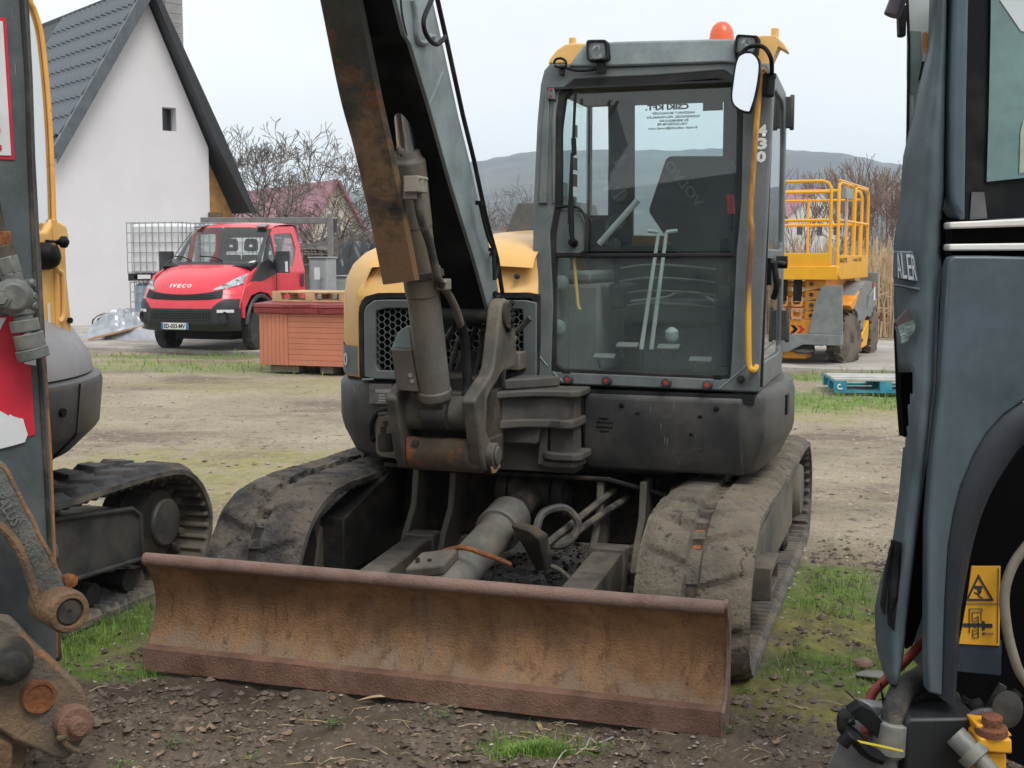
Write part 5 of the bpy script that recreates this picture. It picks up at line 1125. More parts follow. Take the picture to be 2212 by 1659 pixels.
for u,Y,h in ((1712,34,4.2),(1745,40,4.6),(1778,46,4.6),(1812,33,3.4),(1842,38,4.5),(1868,36,4.3),(1890,34,4.4),(1915,36,4.3),(1938,34,4.0),(1960,36,4.3)):
    k_+=1; tree(*at(u,Y),h,'leafless sapling in the thicket behind the reeds, '+ORD_[k_-1]+' from the left',100+k_,.34,BARKR,depth=5,trunk=.26,r0=.03,group='saplings in the thicket behind the reeds',name='sapling')
# thicket of stems
rg=random.Random(5); q=MB()
for i in range(3400):
    x=rg.uniform(5.0,22); y=rg.uniform(29.8,42); h=rg.uniform(.8,2.6)*(1.1 if rg.random()<.15 else .85); l_=rg.uniform(-.25,.25)
    p=V((x,y,0)); m_=V((x+l_*.5,y+rg.uniform(-.1,.1),h*.55)); e_=V((x+l_*1.3,y+rg.uniform(-.2,.2),h)); q.tube([p,m_,e_],[.012,.009,.004],3)
    for k in range(2): t_=rg.uniform(.3,.9); s0=p.lerp(e_,t_); q.tube([s0,s0+V((rg.uniform(-.35,.35),rg.uniform(-.2,.2),rg.uniform(.1,.45)))],[.006,.003],3)
stuff(q.build('thicket',BARKR,None,smooth=False,fix=False))
q=MB()
for i in range(1700):
    x=rg.uniform(-14,1.5); y=rg.uniform(38,56); h=rg.uniform(.6,2.2)
    if x<-8: h*=.9
    p=V((x,y,0)); e_=V((x+rg.uniform(-.5,.5),y,h)); q.tube([p,e_],[.014,.005],3)
    for k in range(3): t_=rg.uniform(.3,.95); s0=p.lerp(e_,t_); q.tube([s0,s0+V((rg.uniform(-.5,.5),rg.uniform(-.2,.2),rg.uniform(.05,.5)))],[.007,.004],3)
stuff(q.build('scrub',BARK,None,smooth=False,fix=False))
# reeds
REED=M('dry_reed',(.50,.37,.22),.9,var=.25,vs=3,bump=0); q=MB()
for i in range(5200):
    x=rg.uniform(4.6,14); y=rg.uniform(25.6,28.9); 
    if y<25.4+.1*x*.0: continue
    h=rg.uniform(.9,1.75)*(1 if rg.random()<.8 else 1.12); lx_=rg.uniform(-.22,.22); w=.011
    p=V((x,y,0)); m_=V((x+lx_*.3,y,h*.6)); e_=V((x+lx_,y,h)); q.add([p+V((-w,0,0)),p+V((w,0,0)),m_+V((w,0,0)),m_+V((-w,0,0)),e_],[(0,1,2,3),(3,2,4)])
    if rg.random()<.22: q.add([e_+V((-.02,0,-.12)),e_+V((.02,0,-.14)),e_+V((.05*(1 if lx_>0 else -1),.01,.05)),e_+V((0,0,.2))],[(0,1,2),(0,2,3)])
    for k in range(2):
        s0=p.lerp(e_,rg.uniform(.15,.8)); dx=rg.choice((-1,1))*rg.uniform(.12,.3); q.add([s0,s0+V((0,.0,.03)),s0+V((dx,rg.uniform(-.1,.1),rg.uniform(.02,.2)))],[(0,1,2)])
stuff(q.build('reeds',REED,None,smooth=False,fix=False))
# ---------------- red truck ----------------
TF=Frame(*((WF.z(372,755,0)+WF.z(550,760,0))/2).xy,17.8)
TR=TF.empty('flatbed_truck','bright red single cab flatbed truck with black bumper, parked on the concrete','truck')
TRED=M('truck_red_paint',(.76,.04,.065),.30,var=.05,coat=.5,c2=(.70,.10,.11),c2a=.3,c2s=2,c2w=.2,bump=0)
TBLK=M('black_truck_plastic',(.035,.038,.043),.5,bump=.03,bs=200); TDK=M('truck_underside',(.015,.015,.015),.8,bump=0)
TGL=glass('truck_glass',(.93,.975,.965),.02,refl=.09)
# side profile of the cab centre line: distance back from the nose (y), height (z), half width (w), corner sweep (c)
# nose y=-1.02 from the front axle
PRO=[(-.93,.40,.93,.34),(-1.02,.52,.95,.36),(-1.03,.66,.96,.36),(-1.02,.82,.96,.34),(-.99,.92,.96,.36),(-.95,1.02,.95,.40),(-.88,1.13,.93,.42),(-.76,1.24,.92,.42),(-.60,1.34,.91,.40),(-.34,1.45,.90,.34),(-.18,1.50,.90,.28),(.04,1.66,.88,.20),(.34,1.92,.83,.15),(.62,2.14,.78,.12),(.72,2.19,.77,.12),(.90,2.24,.76,.1),(1.35,2.27,.76,.08),(1.66,2.25,.76,.05),(1.72,2.18,.77,.04)]
def tb(s_,t):
    """point on the cab skin; s_ runs 0..len along the profile, t from -1 (far side) to 1 (near side)"""
    s_=max(0,min(len(PRO)-1.0001,s_)); i=int(s_); f=s_-i
    g=lambda k: PRO[max(0,min(len(PRO)-1,k))]
    A,B,C_,D=g(i-1),g(i),g(i+1),g(i+2)
    o=[.5*((2*B[k])+(C_[k]-A[k])*f+(2*A[k]-5*B[k]+4*C_[k]-D[k])*f*f+(3*B[k]-A[k]-3*C_[k]+D[k])*f**3) for k in range(4)]
    y,z_,w,c=o; a=abs(t); sw=c*(.30*a**2+.70*a**7)
    return V((w*t*(1.0),y+sw,z_-(.04*a**3 if s_>13 else (.05*a**4 if 6<s_<10.5 else 0))))
def skin(name,mat,s0,s1,t0=-1,t1=1,off=0,ns=10,ntt=22,par=None,th=.012,bev=0,label=None):
    s0f=s0 if callable(s0) else (lambda t:s0); s1f=s1 if callable(s1) else (lambda t:s1)
    rows=[]
    for i in range(ns+1):
        r=[]
        for j in range(ntt+1):
            t=t0+(t1-t0)*j/ntt; s_=s0f(t)+(s1f(t)-s0f(t))*i/ns; p=tb(s_,t); n=(tb(s_+.02,t)-p).cross(tb(s_,t-.01 if t>0 else t+.01)-p); n=n*(1 if t>0 else -1)
            n.normalize()
            if n.y>0.2 or n.z<-.3: n=-n
            r.append(p+n*off)
        rows.append(r)
    q=MB(); q.sheet(rows)
    return q.build(name,mat,par or TR,ang=60,bevel=bev,label=label)
skin('bumper',TBLK,-.0,2.72,off=.0,ns=14)
skin('nose_panel',TRED,2.72,lambda t: 4.9-.0*abs(t),ns=6)
HOODT=skin('bonnet',TRED,4.9,10.0,t0=-.93,t1=.93,ns=16,off=.004)
skin('wing',TRED,4.9,10.0,t0=.93,t1=1,ns=10,ntt=3); skin('wing',TRED,4.9,10.0,t0=-1,t1=-.93,ns=10,ntt=3)
skin('scuttle',TBLK,10.0,10.45,ns=3)
WS=skin('windscreen',TGL,10.4,13.3,t0=-.93,t1=.93,ns=12); 
skin('windscreen_pillar',TBLK,10.0,13.5,t0=.93,t1=1.0,ns=8,ntt=3,off=.004); skin('windscreen_pillar',TBLK,10.0,13.5,t0=-1,t1=-.93,ns=8,ntt=3,off=.004)
skin('roof',TRED,13.3,18,ns=14)
skin('lower_grille',TBLK,1.35,2.6,t0=-.60,t1=.60,off=.006,ns=5)
HEX=M('grille_black',(.012,.012,.013),.6,bump=0)
skin('grille_opening',HEX,lambda t:1.45+.5*max(0,abs(t)-.45),2.5,t0=-.60,t1=.60,off=.010,ns=5)
UG=skin('upper_grille',HEX,lambda t:4.0+.3*abs(t)**2+.9*max(0,abs(t)-.55),lambda t:4.9+1.3*abs(t)**2.2,t0=-.76,t1=.76,off=.010,ns=6)
# grille mesh
q=MB()
for i in range(25):
    for (sa,sb) in ((4.1,4.5),(4.5,4.9)):
        t=-.6+1.2*i/24; q.tube([tb(sa+.25*abs(t),t)+V((0,-.018,0)),tb(sb+.35*abs(t),t+.03)+V((0,-.018,0))],.005,4)
for k in range(3): q.tube([tb(4.15+.3*k+.35*abs(t/20)**1.5,t/20)+V((0,-.018,0)) for t in range(-13,14)],.005,4)
q.build('grille_mesh',TBLK,UG)
q=MB()
for k in range(4): q.tube([tb(1.55+.25*k,t/20)+V((0,-.016,0)) for t in range(-11,12)],.005,4)
for i in range(22):
    t=-.55+1.1*i/21; q.tube([tb(1.5,t)+V((0,-.016,0)),tb(2.45,t)+V((0,-.016,0))],.004,4)
q.build('grille_mesh',TBLK,TR)
skin('bumper_step',TBLK,2.65,lambda t:2.8+1.35*max(0,min(1,(abs(t)-.62)*6)),t0=.62,t1=.985,off=.008,ns=3,ntt=10); skin('bumper_step',TBLK,2.65,lambda t:2.8+1.35*max(0,min(1,(abs(t)-.62)*6)),t0=-.985,t1=-.62,off=.008,ns=3,ntt=10)
LMP=M('headlamp_chrome',(.7,.72,.73),.12,metal=.7,bump=0); LMG=M('headlamp_face',(.50,.52,.53),.12,var=.5,vs=9,metal=.35,coat=.8,bump=0)
for sg in (1,-1):
    f0=lambda t:4.9+1.3*abs(t)**2.2+.15+1.9*max(0,abs(t)-.78)*2; f1=lambda t:f0(t)+.15+1.5*min(1,max(0,(abs(t)-.60)*3.2))
    L_=skin('headlight',LMG,f0,f1,t0=.60*sg if sg>0 else -.975,t1=.975 if sg>0 else -.60,off=.014,ns=5,ntt=14)
    for tt,ss in ((.78,6.0),(.90,6.9)):
        q=MB(); p=tb(ss,tt*sg)+V((0,-.02,.01)); q.lathe(p,(.25*sg,-1,.2),[(-.02,.05),(.004,.055),(-.006,.04)],16); q.build('lamp_reflector',LMP,L_)
    D=skin('daytime_light',WHITE,lambda t:2.32,lambda t:2.62,t0=.70 if sg>0 else -.93,t1=.93 if sg>0 else -.70,off=.012,ns=2,ntt=8)
    p=tb(1.8,.80*sg); q=MB(); q.lathe(p+V((0,.02,0)),(.35*sg,-1,0),[(0,.10),(.035,.10),(.03,.075),(.005,.06)],22); q.build('fog_lamp',HEX,TR)
# number plate
pc_=tb(1.15,-.12); q=MB(); pl0=V((-.52/2+.05,-1.075,.54)); q.box((-.34,-1.055,.43),(.18,-1.045,.54)); PLT_=q.build('number_plate',WHITE,TR,bevel=.003)
q=MB(); q.box((-.34,-1.058,.432),(-.30,-1.0555,.538)); q.build('plate_band',M('plate_blue',(.03,.14,.5),.4,bump=0),PLT_); q=MB(); q.box((.14,-1.058,.432),(.18,-1.0555,.538)); q.build('plate_band',MATS['plate_blue'],PLT_)
text('plate_lettering','ED-033-MV',TXT,(-.285,-1.056,.448),(1,0,0),(0,0,1),.076,PLT_,.001,.41,.035)
# badge on the bonnet lip
xs=-.27
for ch,w_ in (('I',.028),('V',.085),('E',.07),('C',.078),('O',.085)):
    tc_=(xs+w_/2)/.95; p=tb(6.15,tc_); pn=tb(6.35,tc_)-p; pn.normalize(); text('maker_lettering',ch,STEEL if False else WHITE,V((xs,p.y-.02,p.z-.03)),(1,0,0),pn,.085,TR,.012,w_*.92,.03); xs+=w_+.018
# sides
TX=.96
def side(sg):
    A=[(-.60,.62),(-.62,.95),(-.52,1.12),(-.30,1.20),(.10,1.30),(.5,1.36),(1.72,1.36),(1.72,.52),(.62,.50),(.60,.62),(.5,.85),(.3,1.0),(.0,1.04),(-.3,.98),(-.5,.78),(-.52,.60)]
    q=MB(); q.prism([V((sg*(TX-.005 if z_<1.3 else TX-.03),y,z_)) for y,z_ in A],(-.04*sg,0,0)); q.build('side_panel',TRED,TR,bevel=.01)
    # wing top sweeping from the headlight
    q=MB(); q.prism([V((sg*(TX-.02),-.60,1.0)),V((sg*(TX-.02),-.35,1.32)),V((sg*(TX-.05),.0,1.46)),V((sg*(TX-.05),.18,1.36)),V((sg*(TX-.01),-.3,1.15))],(-.05*sg,0,0)); q.build('wing',TRED,TR,bevel=.012)
    def sx(z_): return sg*(TX-.03-(z_-1.36)*.20)
    d_out=[V((sx(z_),y,z_)) for y,z_ in ((.16,1.36),(.36,1.66),(.62,1.98),(.78,2.12),(1.0,2.18),(1.62,2.20),(1.72,2.1),(1.74,1.36))]
    d_in=rnd([V((sx(z_),y,z_)) for y,z_ in ((.78,1.42),(.80,2.04),(1.50,2.07),(1.56,1.75),(1.30,1.46))],.08)
    q=MB(); q.ring([V((sx(z_),y,z_)) for y,z_ in ((.66,1.36),(.66,2.03),(.8,2.13),(1.0,2.18),(1.62,2.20),(1.72,2.1),(1.74,1.36))],d_in,(-.03*sg,0,0),70); DR=q.build('door',TRED,TR,bevel=.006)
    q=MB(); q.prism([p+V((-.012*sg,0,0)) for p in d_in],(-.004*sg,0,0)); q.build('door_glass',TGL,DR,smooth=False)
    q=MB(); q.ring([V((sx(z_)+.003*sg,y,z_)) for y,z_ in ((.08,1.34),(.62,2.0),(.70,2.05),(.72,1.36))],[V((sx(z_)+.003*sg,y,z_)) for y,z_ in ((.36,1.46),(.60,1.88),(.66,1.9),(.66,1.42))],(-.03*sg,0,0),40); q.build('quarter_frame',TBLK,TR)
    q=MB(); q.prism([V((sx(z_),y,z_)) for y,z_ in ((.36,1.46),(.60,1.88),(.66,1.9),(.66,1.42))],(-.004*sg,0,0)); q.build('quarter_glass',TGL,TR,smooth=False)
    q=MB(); q.prism([V((sg*(TX-.01),y,z_)) for y,z_ in ((-.28,1.22),(.04,1.52),(.30,1.62),(.66,1.48),(.66,1.36),(.1,1.22))],(-.03*sg,0,0)); q.build('black_fillet',TBLK,TR,bevel=.006)
    q=MB(); q.box((sg*(TX+.0),.45,1.42),(sg*(TX+.18),.52,1.60)); q.build('mirror_stalk',TBLK,TR,bevel=.02)
    q=MB(); q.loft([rnd([V((sg*(TX+.08),.36,z_)),V((sg*(TX+.34),.34,z_)),V((sg*(TX+.34),.50,z_)),V((sg*(TX+.08),.52,z_))],.07,4) for z_ in (1.36,1.37,1.70,1.74)]); MI=q.build('wing_mirror',TBLK,TR,bevel=.03,seg=3)
    q=MB(); q.box((sg*(TX+.31),.33,1.38),(sg*(TX+.345),.36,1.56)); q.build('mirror_marker',WHITE,MI)
    q=MB(); q.prism([V((sg*(TX+.0),y,z_)) for y,z_ in ((1.52,1.10),(1.62,1.10),(1.62,1.34),(1.52,1.34))],(.012*sg,0,0)); q.build('door_handle',TBLK,DR,bevel=.006)
    q=MB(); q.tube([V((sg*(TX+.004),y,z_)) for y,z_ in ((.58,1.35),(.58,.9),(.62,.55))],.006,5); q.build('door_gap',TDK,TR)
    # arch trim
    arc=[V((sg*(TX+.004),math.cos(a)*.50-.0,.40+math.sin(a)*.58)) for a in [math.radians(10+i*16) for i in range(11)]]
    q=MB(); q.tube(arc,.035,6); q.build('wheel_arch_trim',TBLK,TR)
side(1); side(-1)
for sg in (1,-1):
    q=MB(); q.lathe((sg*.76,0,.345),(sg,0,0),[(0,.25),(.0,.32),(.03,.345),(.17,.345),(.20,.325),(.205,.25),(.19,.20)],36); WH=q.build('tyre',M('tyre_rubber',(.03,.03,.03),.8,c2=(.10,.09,.08),c2a=.4,bump=.1) if 'tyre_rubber' not in MATS else MATS['tyre_rubber'],TR)
    q=MB(); q.lathe((sg*.80,0,.345),(sg,0,0),[(0,.21),(.10,.21),(.115,.19),(.07,.16),(.06,.09),(.10,.075),(.11,.06)],28); q.build('wheel_rim',M('wheel_cover_silver',(.55,.56,.57),.35,metal=.3,bump=0) if 'wheel_cover_silver' not in MATS else MATS['wheel_cover_silver'],WH)
    q=MB()
    for k in range(8):
        a=2*PI*k/8; c=V((sg*.912,math.cos(a)*.14,.345+math.sin(a)*.14)); q.lathe(c,(sg,0,0),[(0,.028),(.008,.028)],10)
    stuff(q.build('rim_holes',TDK,WH))
for sg in (1,-1):
    q=MB(); q.lathe((sg*.62,3.2,.345),(sg,0,0),[(0,.25),(.0,.345),(.36,.345),(.36,.2)],28); q.build('tyre',MATS['tyre_rubber'],TR)
q=MB(); q.box((-.80,-.6,.42),(.80,1.7,.55)); q.box((-.35,1.7,.5),(.35,5.0,.72)); q.box((-.55,-.3,.22),(.55,.2,.4)); q.build('chassis',TDK,TR)
q=MB(); q.ring([V((-.92,1.70,.55)),V((.92,1.70,.55)),V((.80,1.70,2.18)),V((-.80,1.70,2.18))],rnd([V((-.74,1.70,1.36)),V((.74,1.70,1.36)),V((.68,1.70,2.0)),V((-.68,1.70,2.0))],.06),(0,.04,0),60); BWL=q.build('cab_back_wall',M('cab_lining_grey',(.16,.165,.165),.8,bump=0),TR)
q=MB(); q.box((-1.0,1.95,.80),(1.0,5.2,.92)); q.build('flatbed',STF,TR,bevel=.01)
q=MB(); q.prism([V((-.86,-.05,1.30)),V((-.86,-.2,1.48)),V((-.86,.12,1.56)),V((-.86,.42,1.50)),V((-.86,.48,1.2))],(1.72,0,0)); q.build('dashboard',SKIN,TR,bevel=.02)
q=MB(); 
pts=[V((.40+.19*math.cos(a),.55+.05*math.sin(a),1.46+.17*math.sin(a))) for a in [2*PI*i/20 for i in range(21)]]; q.tube(pts,.016,6); q.cyl((.4,.52,1.44),(.4,.35,1.38),.05); q.build('steering_wheel',BLACK,TR)
for x in (.42,-.08,-.50):
    q=MB(); q.box((x-.22,1.15,1.0),(x+.22,1.6,1.15)); q.prism([V((x-.2,1.42,1.1)),V((x+.2,1.42,1.1)),V((x+.18,1.5,1.68)),V((x-.18,1.5,1.68))],(0,.12,0)); ST=q.build('seat',SEATM,TR,bevel=.03)
    q=MB(); q.ring(rnd([V((x-.13,1.5,1.74)),V((x+.13,1.5,1.74)),V((x+.11,1.52,1.98)),V((x-.11,1.52,1.98))],.07),[V((x-.07,1.5,1.82)),V((x+.07,1.5,1.82)),V((x+.06,1.5,1.87)),V((x-.06,1.5,1.87))],(0,.09,0),32)
    q.build('headrest',SKIN,ST)
for x0,x1 in (((-.55,-.36)),((.1,-.0))):
    pass
for a_,b_ in (((-.86),(-.38)),((-.22),(.32))):
    q=MB(); q.tube([tb(10.55,b_)+V((0,-.03,.0)),tb(10.75,(a_+b_)/2)+V((0,-.03,.03)),tb(10.85,a_)+V((0,-.03,.02))],.012,5); q.build('wiper',BLACK,TR)
q=MB(); p=tb(13.9,.80); q.obox(p+V((0,0,.03)),(.08,.03,0),(-.03,.13,.02),(0,0,.015)); q.build('roof_mount',M('roof_mount_grey',(.25,.26,.26),.5,bump=0),TR,bevel=.01)
q=MB(); p=tb(13.9,-.80); q.obox(p+V((0,0,.03)),(.08,-.03,0),(.03,.13,.02),(0,0,.015)); q.build('roof_mount',MATS['roof_mount_grey'],TR,bevel=.01)
# ---------------- hot tub with a pallet on its cover ----------------
a=WF.z(567,800,0); UF=Frame(a.x,17.9,20); UT=UF.empty('hot_tub','brown panelled hot tub with dark red padded cover, standing on blocks','hot tub')
bl_=UF.y(567,797,0); hb_=UF.y(565,655,0); TW=2.05; zb=.10; zt=hb_.z; 
TUBW=M('tub_panel_terracotta',(.56,.20,.115),.6,var=.08,vs=2,c2=(.50,.22,.14),c2a=.3,c2s=2,bump=.04); VIN=M('dark_red_vinyl',(.25,.04,.04),.45,var=.15,bump=.08,bs=14)
q=MB(); q.box((.02,.03,zb+.02),(TW-.02,TW,zt-.14)); q.build('tub_core',TDK,UT)
n=7; w_=(.46)/n
for k in range(n):
    q=MB(); q.box((.0+k*w_+.0015,0,zb),((k+1)*w_-.0015,.04,zt-.10)); q.build('panel_slat',TUBW,UT,bevel=.004)
q=MB(); q.box((1.62,0,zb),(TW,.04,zt-.10)); q.build('corner_panel',TUBW,UT,bevel=.008)
n=10; h_=(zt-.10-zb)/n
for k in range(n):
    q=MB(); q.box((.463,.004,zb+k*h_+.0015),(1.617,.035,zb+(k+1)*h_-.0015)); q.build('panel_slat',TUBW,UT,bevel=.004)
for k in range(6):
    q=MB(); q.box((0,.06+k*.33,zb),(.03,.06+k*.33+.32,zt-.1)); q.build('panel_slat',TUBW,UT,bevel=.004)
for x0,x1 in ((-.05,.98),(.99,TW+.05)):
    q=MB(); rows=[]
    for (y,zz) in ((.0,zt-.15),(-.055,zt-.13),(-.06,zt-.075),(-.045,zt-.065),(-.06,zt-.05),(-.055,zt-.01),(-.03,zt),(.3,zt+.02),(1.0,zt+.045),(TW,zt)):
        rows.append([V((x0+(x1-x0)*i/24,y+.008*mn.noise(V((i*.5+x0,zz*20,0))),zz+.014*mn.noise(V((i*.22+x0*3,y*3,5))))) for i in range(25)])
    q.sheet(rows); 
    for e_ in (0,-1): q.add([r[e_] for r in rows]+[V((rows[0][e_].x,TW,zt-.15))],[tuple(range(len(rows)+1))])
    q.build('cover_half',VIN,UT,ang=50)
BLKC=M('support_block',(.16,.13,.10),.9,bump=.1)
for x,w_ in ((.15,.45),(.95,.2),(1.6,.3)):
    q=MB(); q.box((x,.05,0),(x+w_,.3,zb)); q.build('support_block',BLKC,UT)
def pallet(fr,name,label,L_=1.2,W_=.8,mats=None,z0=0,groups=None,cat='pallet',topm=None,rot=0):
    o=fr.empty(name,label,cat); tm_=topm or mats
    for x in (0,L_/2-.07,L_-.145):
        for y in (0,W_/2-.05,W_-.1):
            q=MB(); q.box((x,y,z0+.022),(x+.145,y+.1,z0+.10)); q.build('block',mats,o,bevel=.003)
    for y in (0,W_/2-.05,W_-.1):
        q=MB(); q.box((0,y,z0),(L_,y+.1,z0+.022)); q.build('bottom_board',mats,o)
    for x in (0,L_/2-.07,L_-.145):
        q=MB(); q.box((x,0,z0+.10),(x+.145,W_,z0+.122)); q.build('stringer_board',mats,o)
    for y,w_ in ((0,.145),(.185,.1),(.33,.145),(.515,.1),(.655,.145)):
        q=MB(); q.box((0,y,z0+.122),(L_,y+w_,z0+.144+random.uniform(-.003,.003))); q.build('deck_board',tm_,o,bevel=.002)
    return o
PINEW=M('new_pallet_wood',(.62,.42,.23),.75,var=.2,vs=4,streak=1,c2=(.50,.32,.16),c2a=.4,bump=.06)
p=WF.y(588,654,18.15); PFm=Frame(p.x,18.15,22); po=pallet(PFm,'wooden_pallet','pale new wooden pallet lying on top of the hot tub cover',mats=PINEW,z0=0,W_=1.0,L_=1.25); po.location.z=zt+.02
q=MB(); q.box((0,0,0),(.55,.3,.02)); o_=q.build('timber_offcut',PINEW,None); p=WF.y(690,652,18.05); o_.location=(p.x,18.05,zt+.03); o_.rotation_euler=(0,0.12,-.5); tag(o_,'loose pale timber offcut beside the pallet on the tub cover','timber')
# ---------------- IBC water tanks ----------------
CAGE=M('cage_tube_steel',(.38,.39,.40),.4,metal=.4,bump=0); TKW=M('white_tank_plastic',(.78,.79,.80),.5,var=.04,bump=.03,bs=8); TKB=M('blue_grey_liquid_tank',(.34,.44,.52),.5,var=.08,bump=.02); PBLK=M('black_pallet_plastic',(.02,.02,.022),.6,bump=0)
def ibc(x,y,z0,deg,label,tk,h=1.16,group='caged plastic water tanks by the house wall',pal=PBLK,w=1.0,l=1.2):
    f=Frame(x,y,deg); o=f.empty('water_tank',label,'water tank',group); o.location.z=z0
    q=MB(); q.box((0,0,.0),(l,w,.03)); 
    for xx in (0,l/2-.07,l-.14):
        for yy in (0,w-.12): q.box((xx,yy,.03),(xx+.14,yy+.12,.12))
    q.box((0,0,.12),(l,w,.145)); q.build('tank_pallet',pal,o,bevel=.004)
    q=MB(); q.loft([rnd([V((.03+k,.03+k,zz)),V((l-.03-k,.03+k,zz)),V((l-.03-k,w-.03-k,zz)),V((.03+k,w-.03-k,zz))],.12,4) for zz,k in ((.15,.03),(.19,0),(h-.10,0),(h-.04,.06))]); q.build('tank',tk,o)
    q=MB(); nh=6
    for k in range(nh):
        zz=.17+k*(h-.19)/(nh-1); q.tube([(0,0,zz),(l,0,zz),(l,w,zz),(0,w,zz),(0,0,zz)],.0095,6)
    for k in range(9):
        x_=l*k/8; 
        for yy in (0,w): q.tube([(x_,yy,.14),(x_,yy,h)],.0095,6)
    for k in range(1,7):
        y_=w*k/7
        for xx in (0,l): q.tube([(xx,y_,.14),(xx,y_,h)],.0095,6)
    q.build('cage',CAGE,o); return o
p=WF.y(276,557,25.0)
ibc(p.x+.03,25.0,0,20,'blue tinted caged water tank at the bottom of the stack by the house',TKB)
ibc(p.x,24.98,1.17,20,'white caged water tank on top of the blue tinted one',TKW)
ibc(p.x+1.35,25.1,1.17,20,'white caged water tank mostly hidden behind the red truck cab, upper row',TKW)
ibc(p.x+1.38,25.1,0,20,'white caged water tank hidden behind the red truck cab, lower row',TKW)
# tarpaulin heap, plank and cable tangle
TG=M('silver_tarpaulin',(.42,.44,.48),.32,var=.15,metal=.2,bump=.08,bs=30); g0=WF.z(272,738,0)
q=MB(); q.sheet(crumple(2.5,1.8,.5,80,7.7,amp=.26)); o_=q.build('tarpaulin',TG,None,ang=50); o_.location=(g0.x+.25,g0.y+.75,.02); tag(o_,'crumpled silver grey tarpaulin heaped on the concrete left of the truck','tarpaulin')
q=MB(); 
for k in range(22):
    pts=[]; r_=random.uniform(.1,.24); c=V((random.uniform(-.05,.05),random.uniform(-.1,.1),random.uniform(.1,.22)))
    for i in range(9): a=2*PI*i/8+k; pts.append(c+V((r_*math.cos(a),random.uniform(-.05,.05)+r_*.4*math.sin(a+1),max(-.08,r_*.75*math.sin(a)))))
    q.tube(pts,.009,5,3)
o_=q.build('cable_tangle',M('black_cable',(.03,.025,.025),.6,bump=0),None); p=WF.z(230,722,0); o_.location=(p.x,p.y,.05); tag(o_,'tangle of black cables lying against the house wall','cables')
q=MB(); q.tube([(-.2,-.1,.02),(-.05,-.2,.15),(.1,-.2,.35),(.3,-.1,.3),(.2,0,.1)],.012,6,5); o_=q.build('orange_cable',M('orange_cable',(.75,.25,.04),.5,bump=0),None); o_.location=(p.x+.05,p.y-.1,.03); tag(o_,'loop of orange cable hanging out of the black cable tangle','cable')
pa=WF.z(190,740,0); pb=WF.z(300,730,0); q=MB(); q.beam((pa.x,pa.y,.06),(pa.x+1.35,pa.y+.5,.40),.20,.035,up=(0,0,1)); o_=q.build('plank',M('raw_plank',(.42,.28,.16),.8,var=.2,bump=.1),None,bevel=.003); tag(o_,'light wooden plank leaning on the silver tarpaulin heap','plank')
q=MB(); q.box((-.1,-.08,0),(.1,.08,.2)); o_=q.build('plastic_jug',M('cyan_plastic',(.03,.32,.6),.4,bump=0),None,bevel=.03); p=WF.z(333,738,0); o_.location=(p.x,p.y+.2,.03); tag(o_,'small bright blue plastic container beside the truck front wheel','container')
# ---------------- scissor lift on the concrete at the right ----------------
LF=Frame(5.036,18.615,24.6); LI=LF.empty('scissor_lift','orange yellow scissor lift with folded scissors, railed platform and grey chassis','scissor lift')
LY=M('lift_yellow',(.86,.42,.012),.4,var=.05,bump=.01,coat=.2); LO=M('scissor_arm_orange',(.80,.33,.03),.45,var=.12,bump=.03); LG=M('lift_grey_paint',(.21,.225,.225),.5,var=.15,c2=(.28,.27,.25),c2a=.3,c2s=4,bump=.03,c3=(.15,.06,.05),c3s=6,c3a=.75)
X0,X1=-1.78,0.0; PX0,PX1=-1.66,-.15; PY0,PY1=-.32,2.45
q=MB(); q.prism([(PX0,PY0,1.38),(PX0,PY0,1.50),(PX0,PY1,1.50),(PX0,PY1,1.30),(PX0,PY0+.3,1.30)][0:5],(PX1-PX0,0,0)); q.build('platform_deck',LY,LI,bevel=.01)
q=MB(); q.box((PX0,PY0-.02,1.50),(PX1-.10,PY0+.02,1.69)); q.box((PX1-.02,PY0+.15,1.49),(PX1,PY1,1.66)); q.box((PX0,PY0,1.49),(PX0+.02,PY1,1.66)); q.build('toe_board',LY,LI,bevel=.006)
q=MB(); q.box((PX0-.02,PY0-.05,1.30),(PX1-.0,PY0+.0,1.50)); q.build('front_apron',LY,LI,bevel=.01)
def rail_loop(pts,r=.024,name='guard_rail',mat=None):
    q=MB(); q.tube(pts,r,8); return q.build(name,mat or LY,LI)
ZT=2.72; ZM=2.17
def loopY(x,y0,y1,z1=ZT): # a rounded hoop in the side plane
    c=.12; return [V((x,y0,1.5)),V((x,y0,z1-c)),V((x,y0+c*.3,z1-c*.3)),V((x,y0+c,z1)),V((x,y1-c,z1)),V((x,y1-c*.3,z1-c*.3)),V((x,y1,z1-c)),V((x,y1,1.5))]
def loopX(y,x0,x1,z1=ZT):
    c=.12; return [V((x0,y,1.5)),V((x0,y,z1-c)),V((x0+c*.3,y,z1-c*.3)),V((x0+c,y,z1)),V((x1-c,y,z1)),V((x1-c*.3,y,z1-c*.3)),V((x1,y,z1-c)),V((x1,y,1.5))]
for x in (PX1-.02,PX0+.02):
    rail_loop(loopY(x,PY0+.05,PY0+1.35)); rail_loop(loopY(x,PY0+1.45,PY1-.03)); rail_loop([V((x,PY0+.05,ZM)),V((x,PY1,ZM))])
    rail_loop([V((x,PY0+.7,1.5)),V((x,PY0+.7,ZT))]); rail_loop([V((x,PY0+2.0,1.5)),V((x,PY0+2.0,ZM))])
    rail_loop([V((x,PY0+.05,ZT+.03)),V((x,PY1-.1,ZT+.03))],.02)
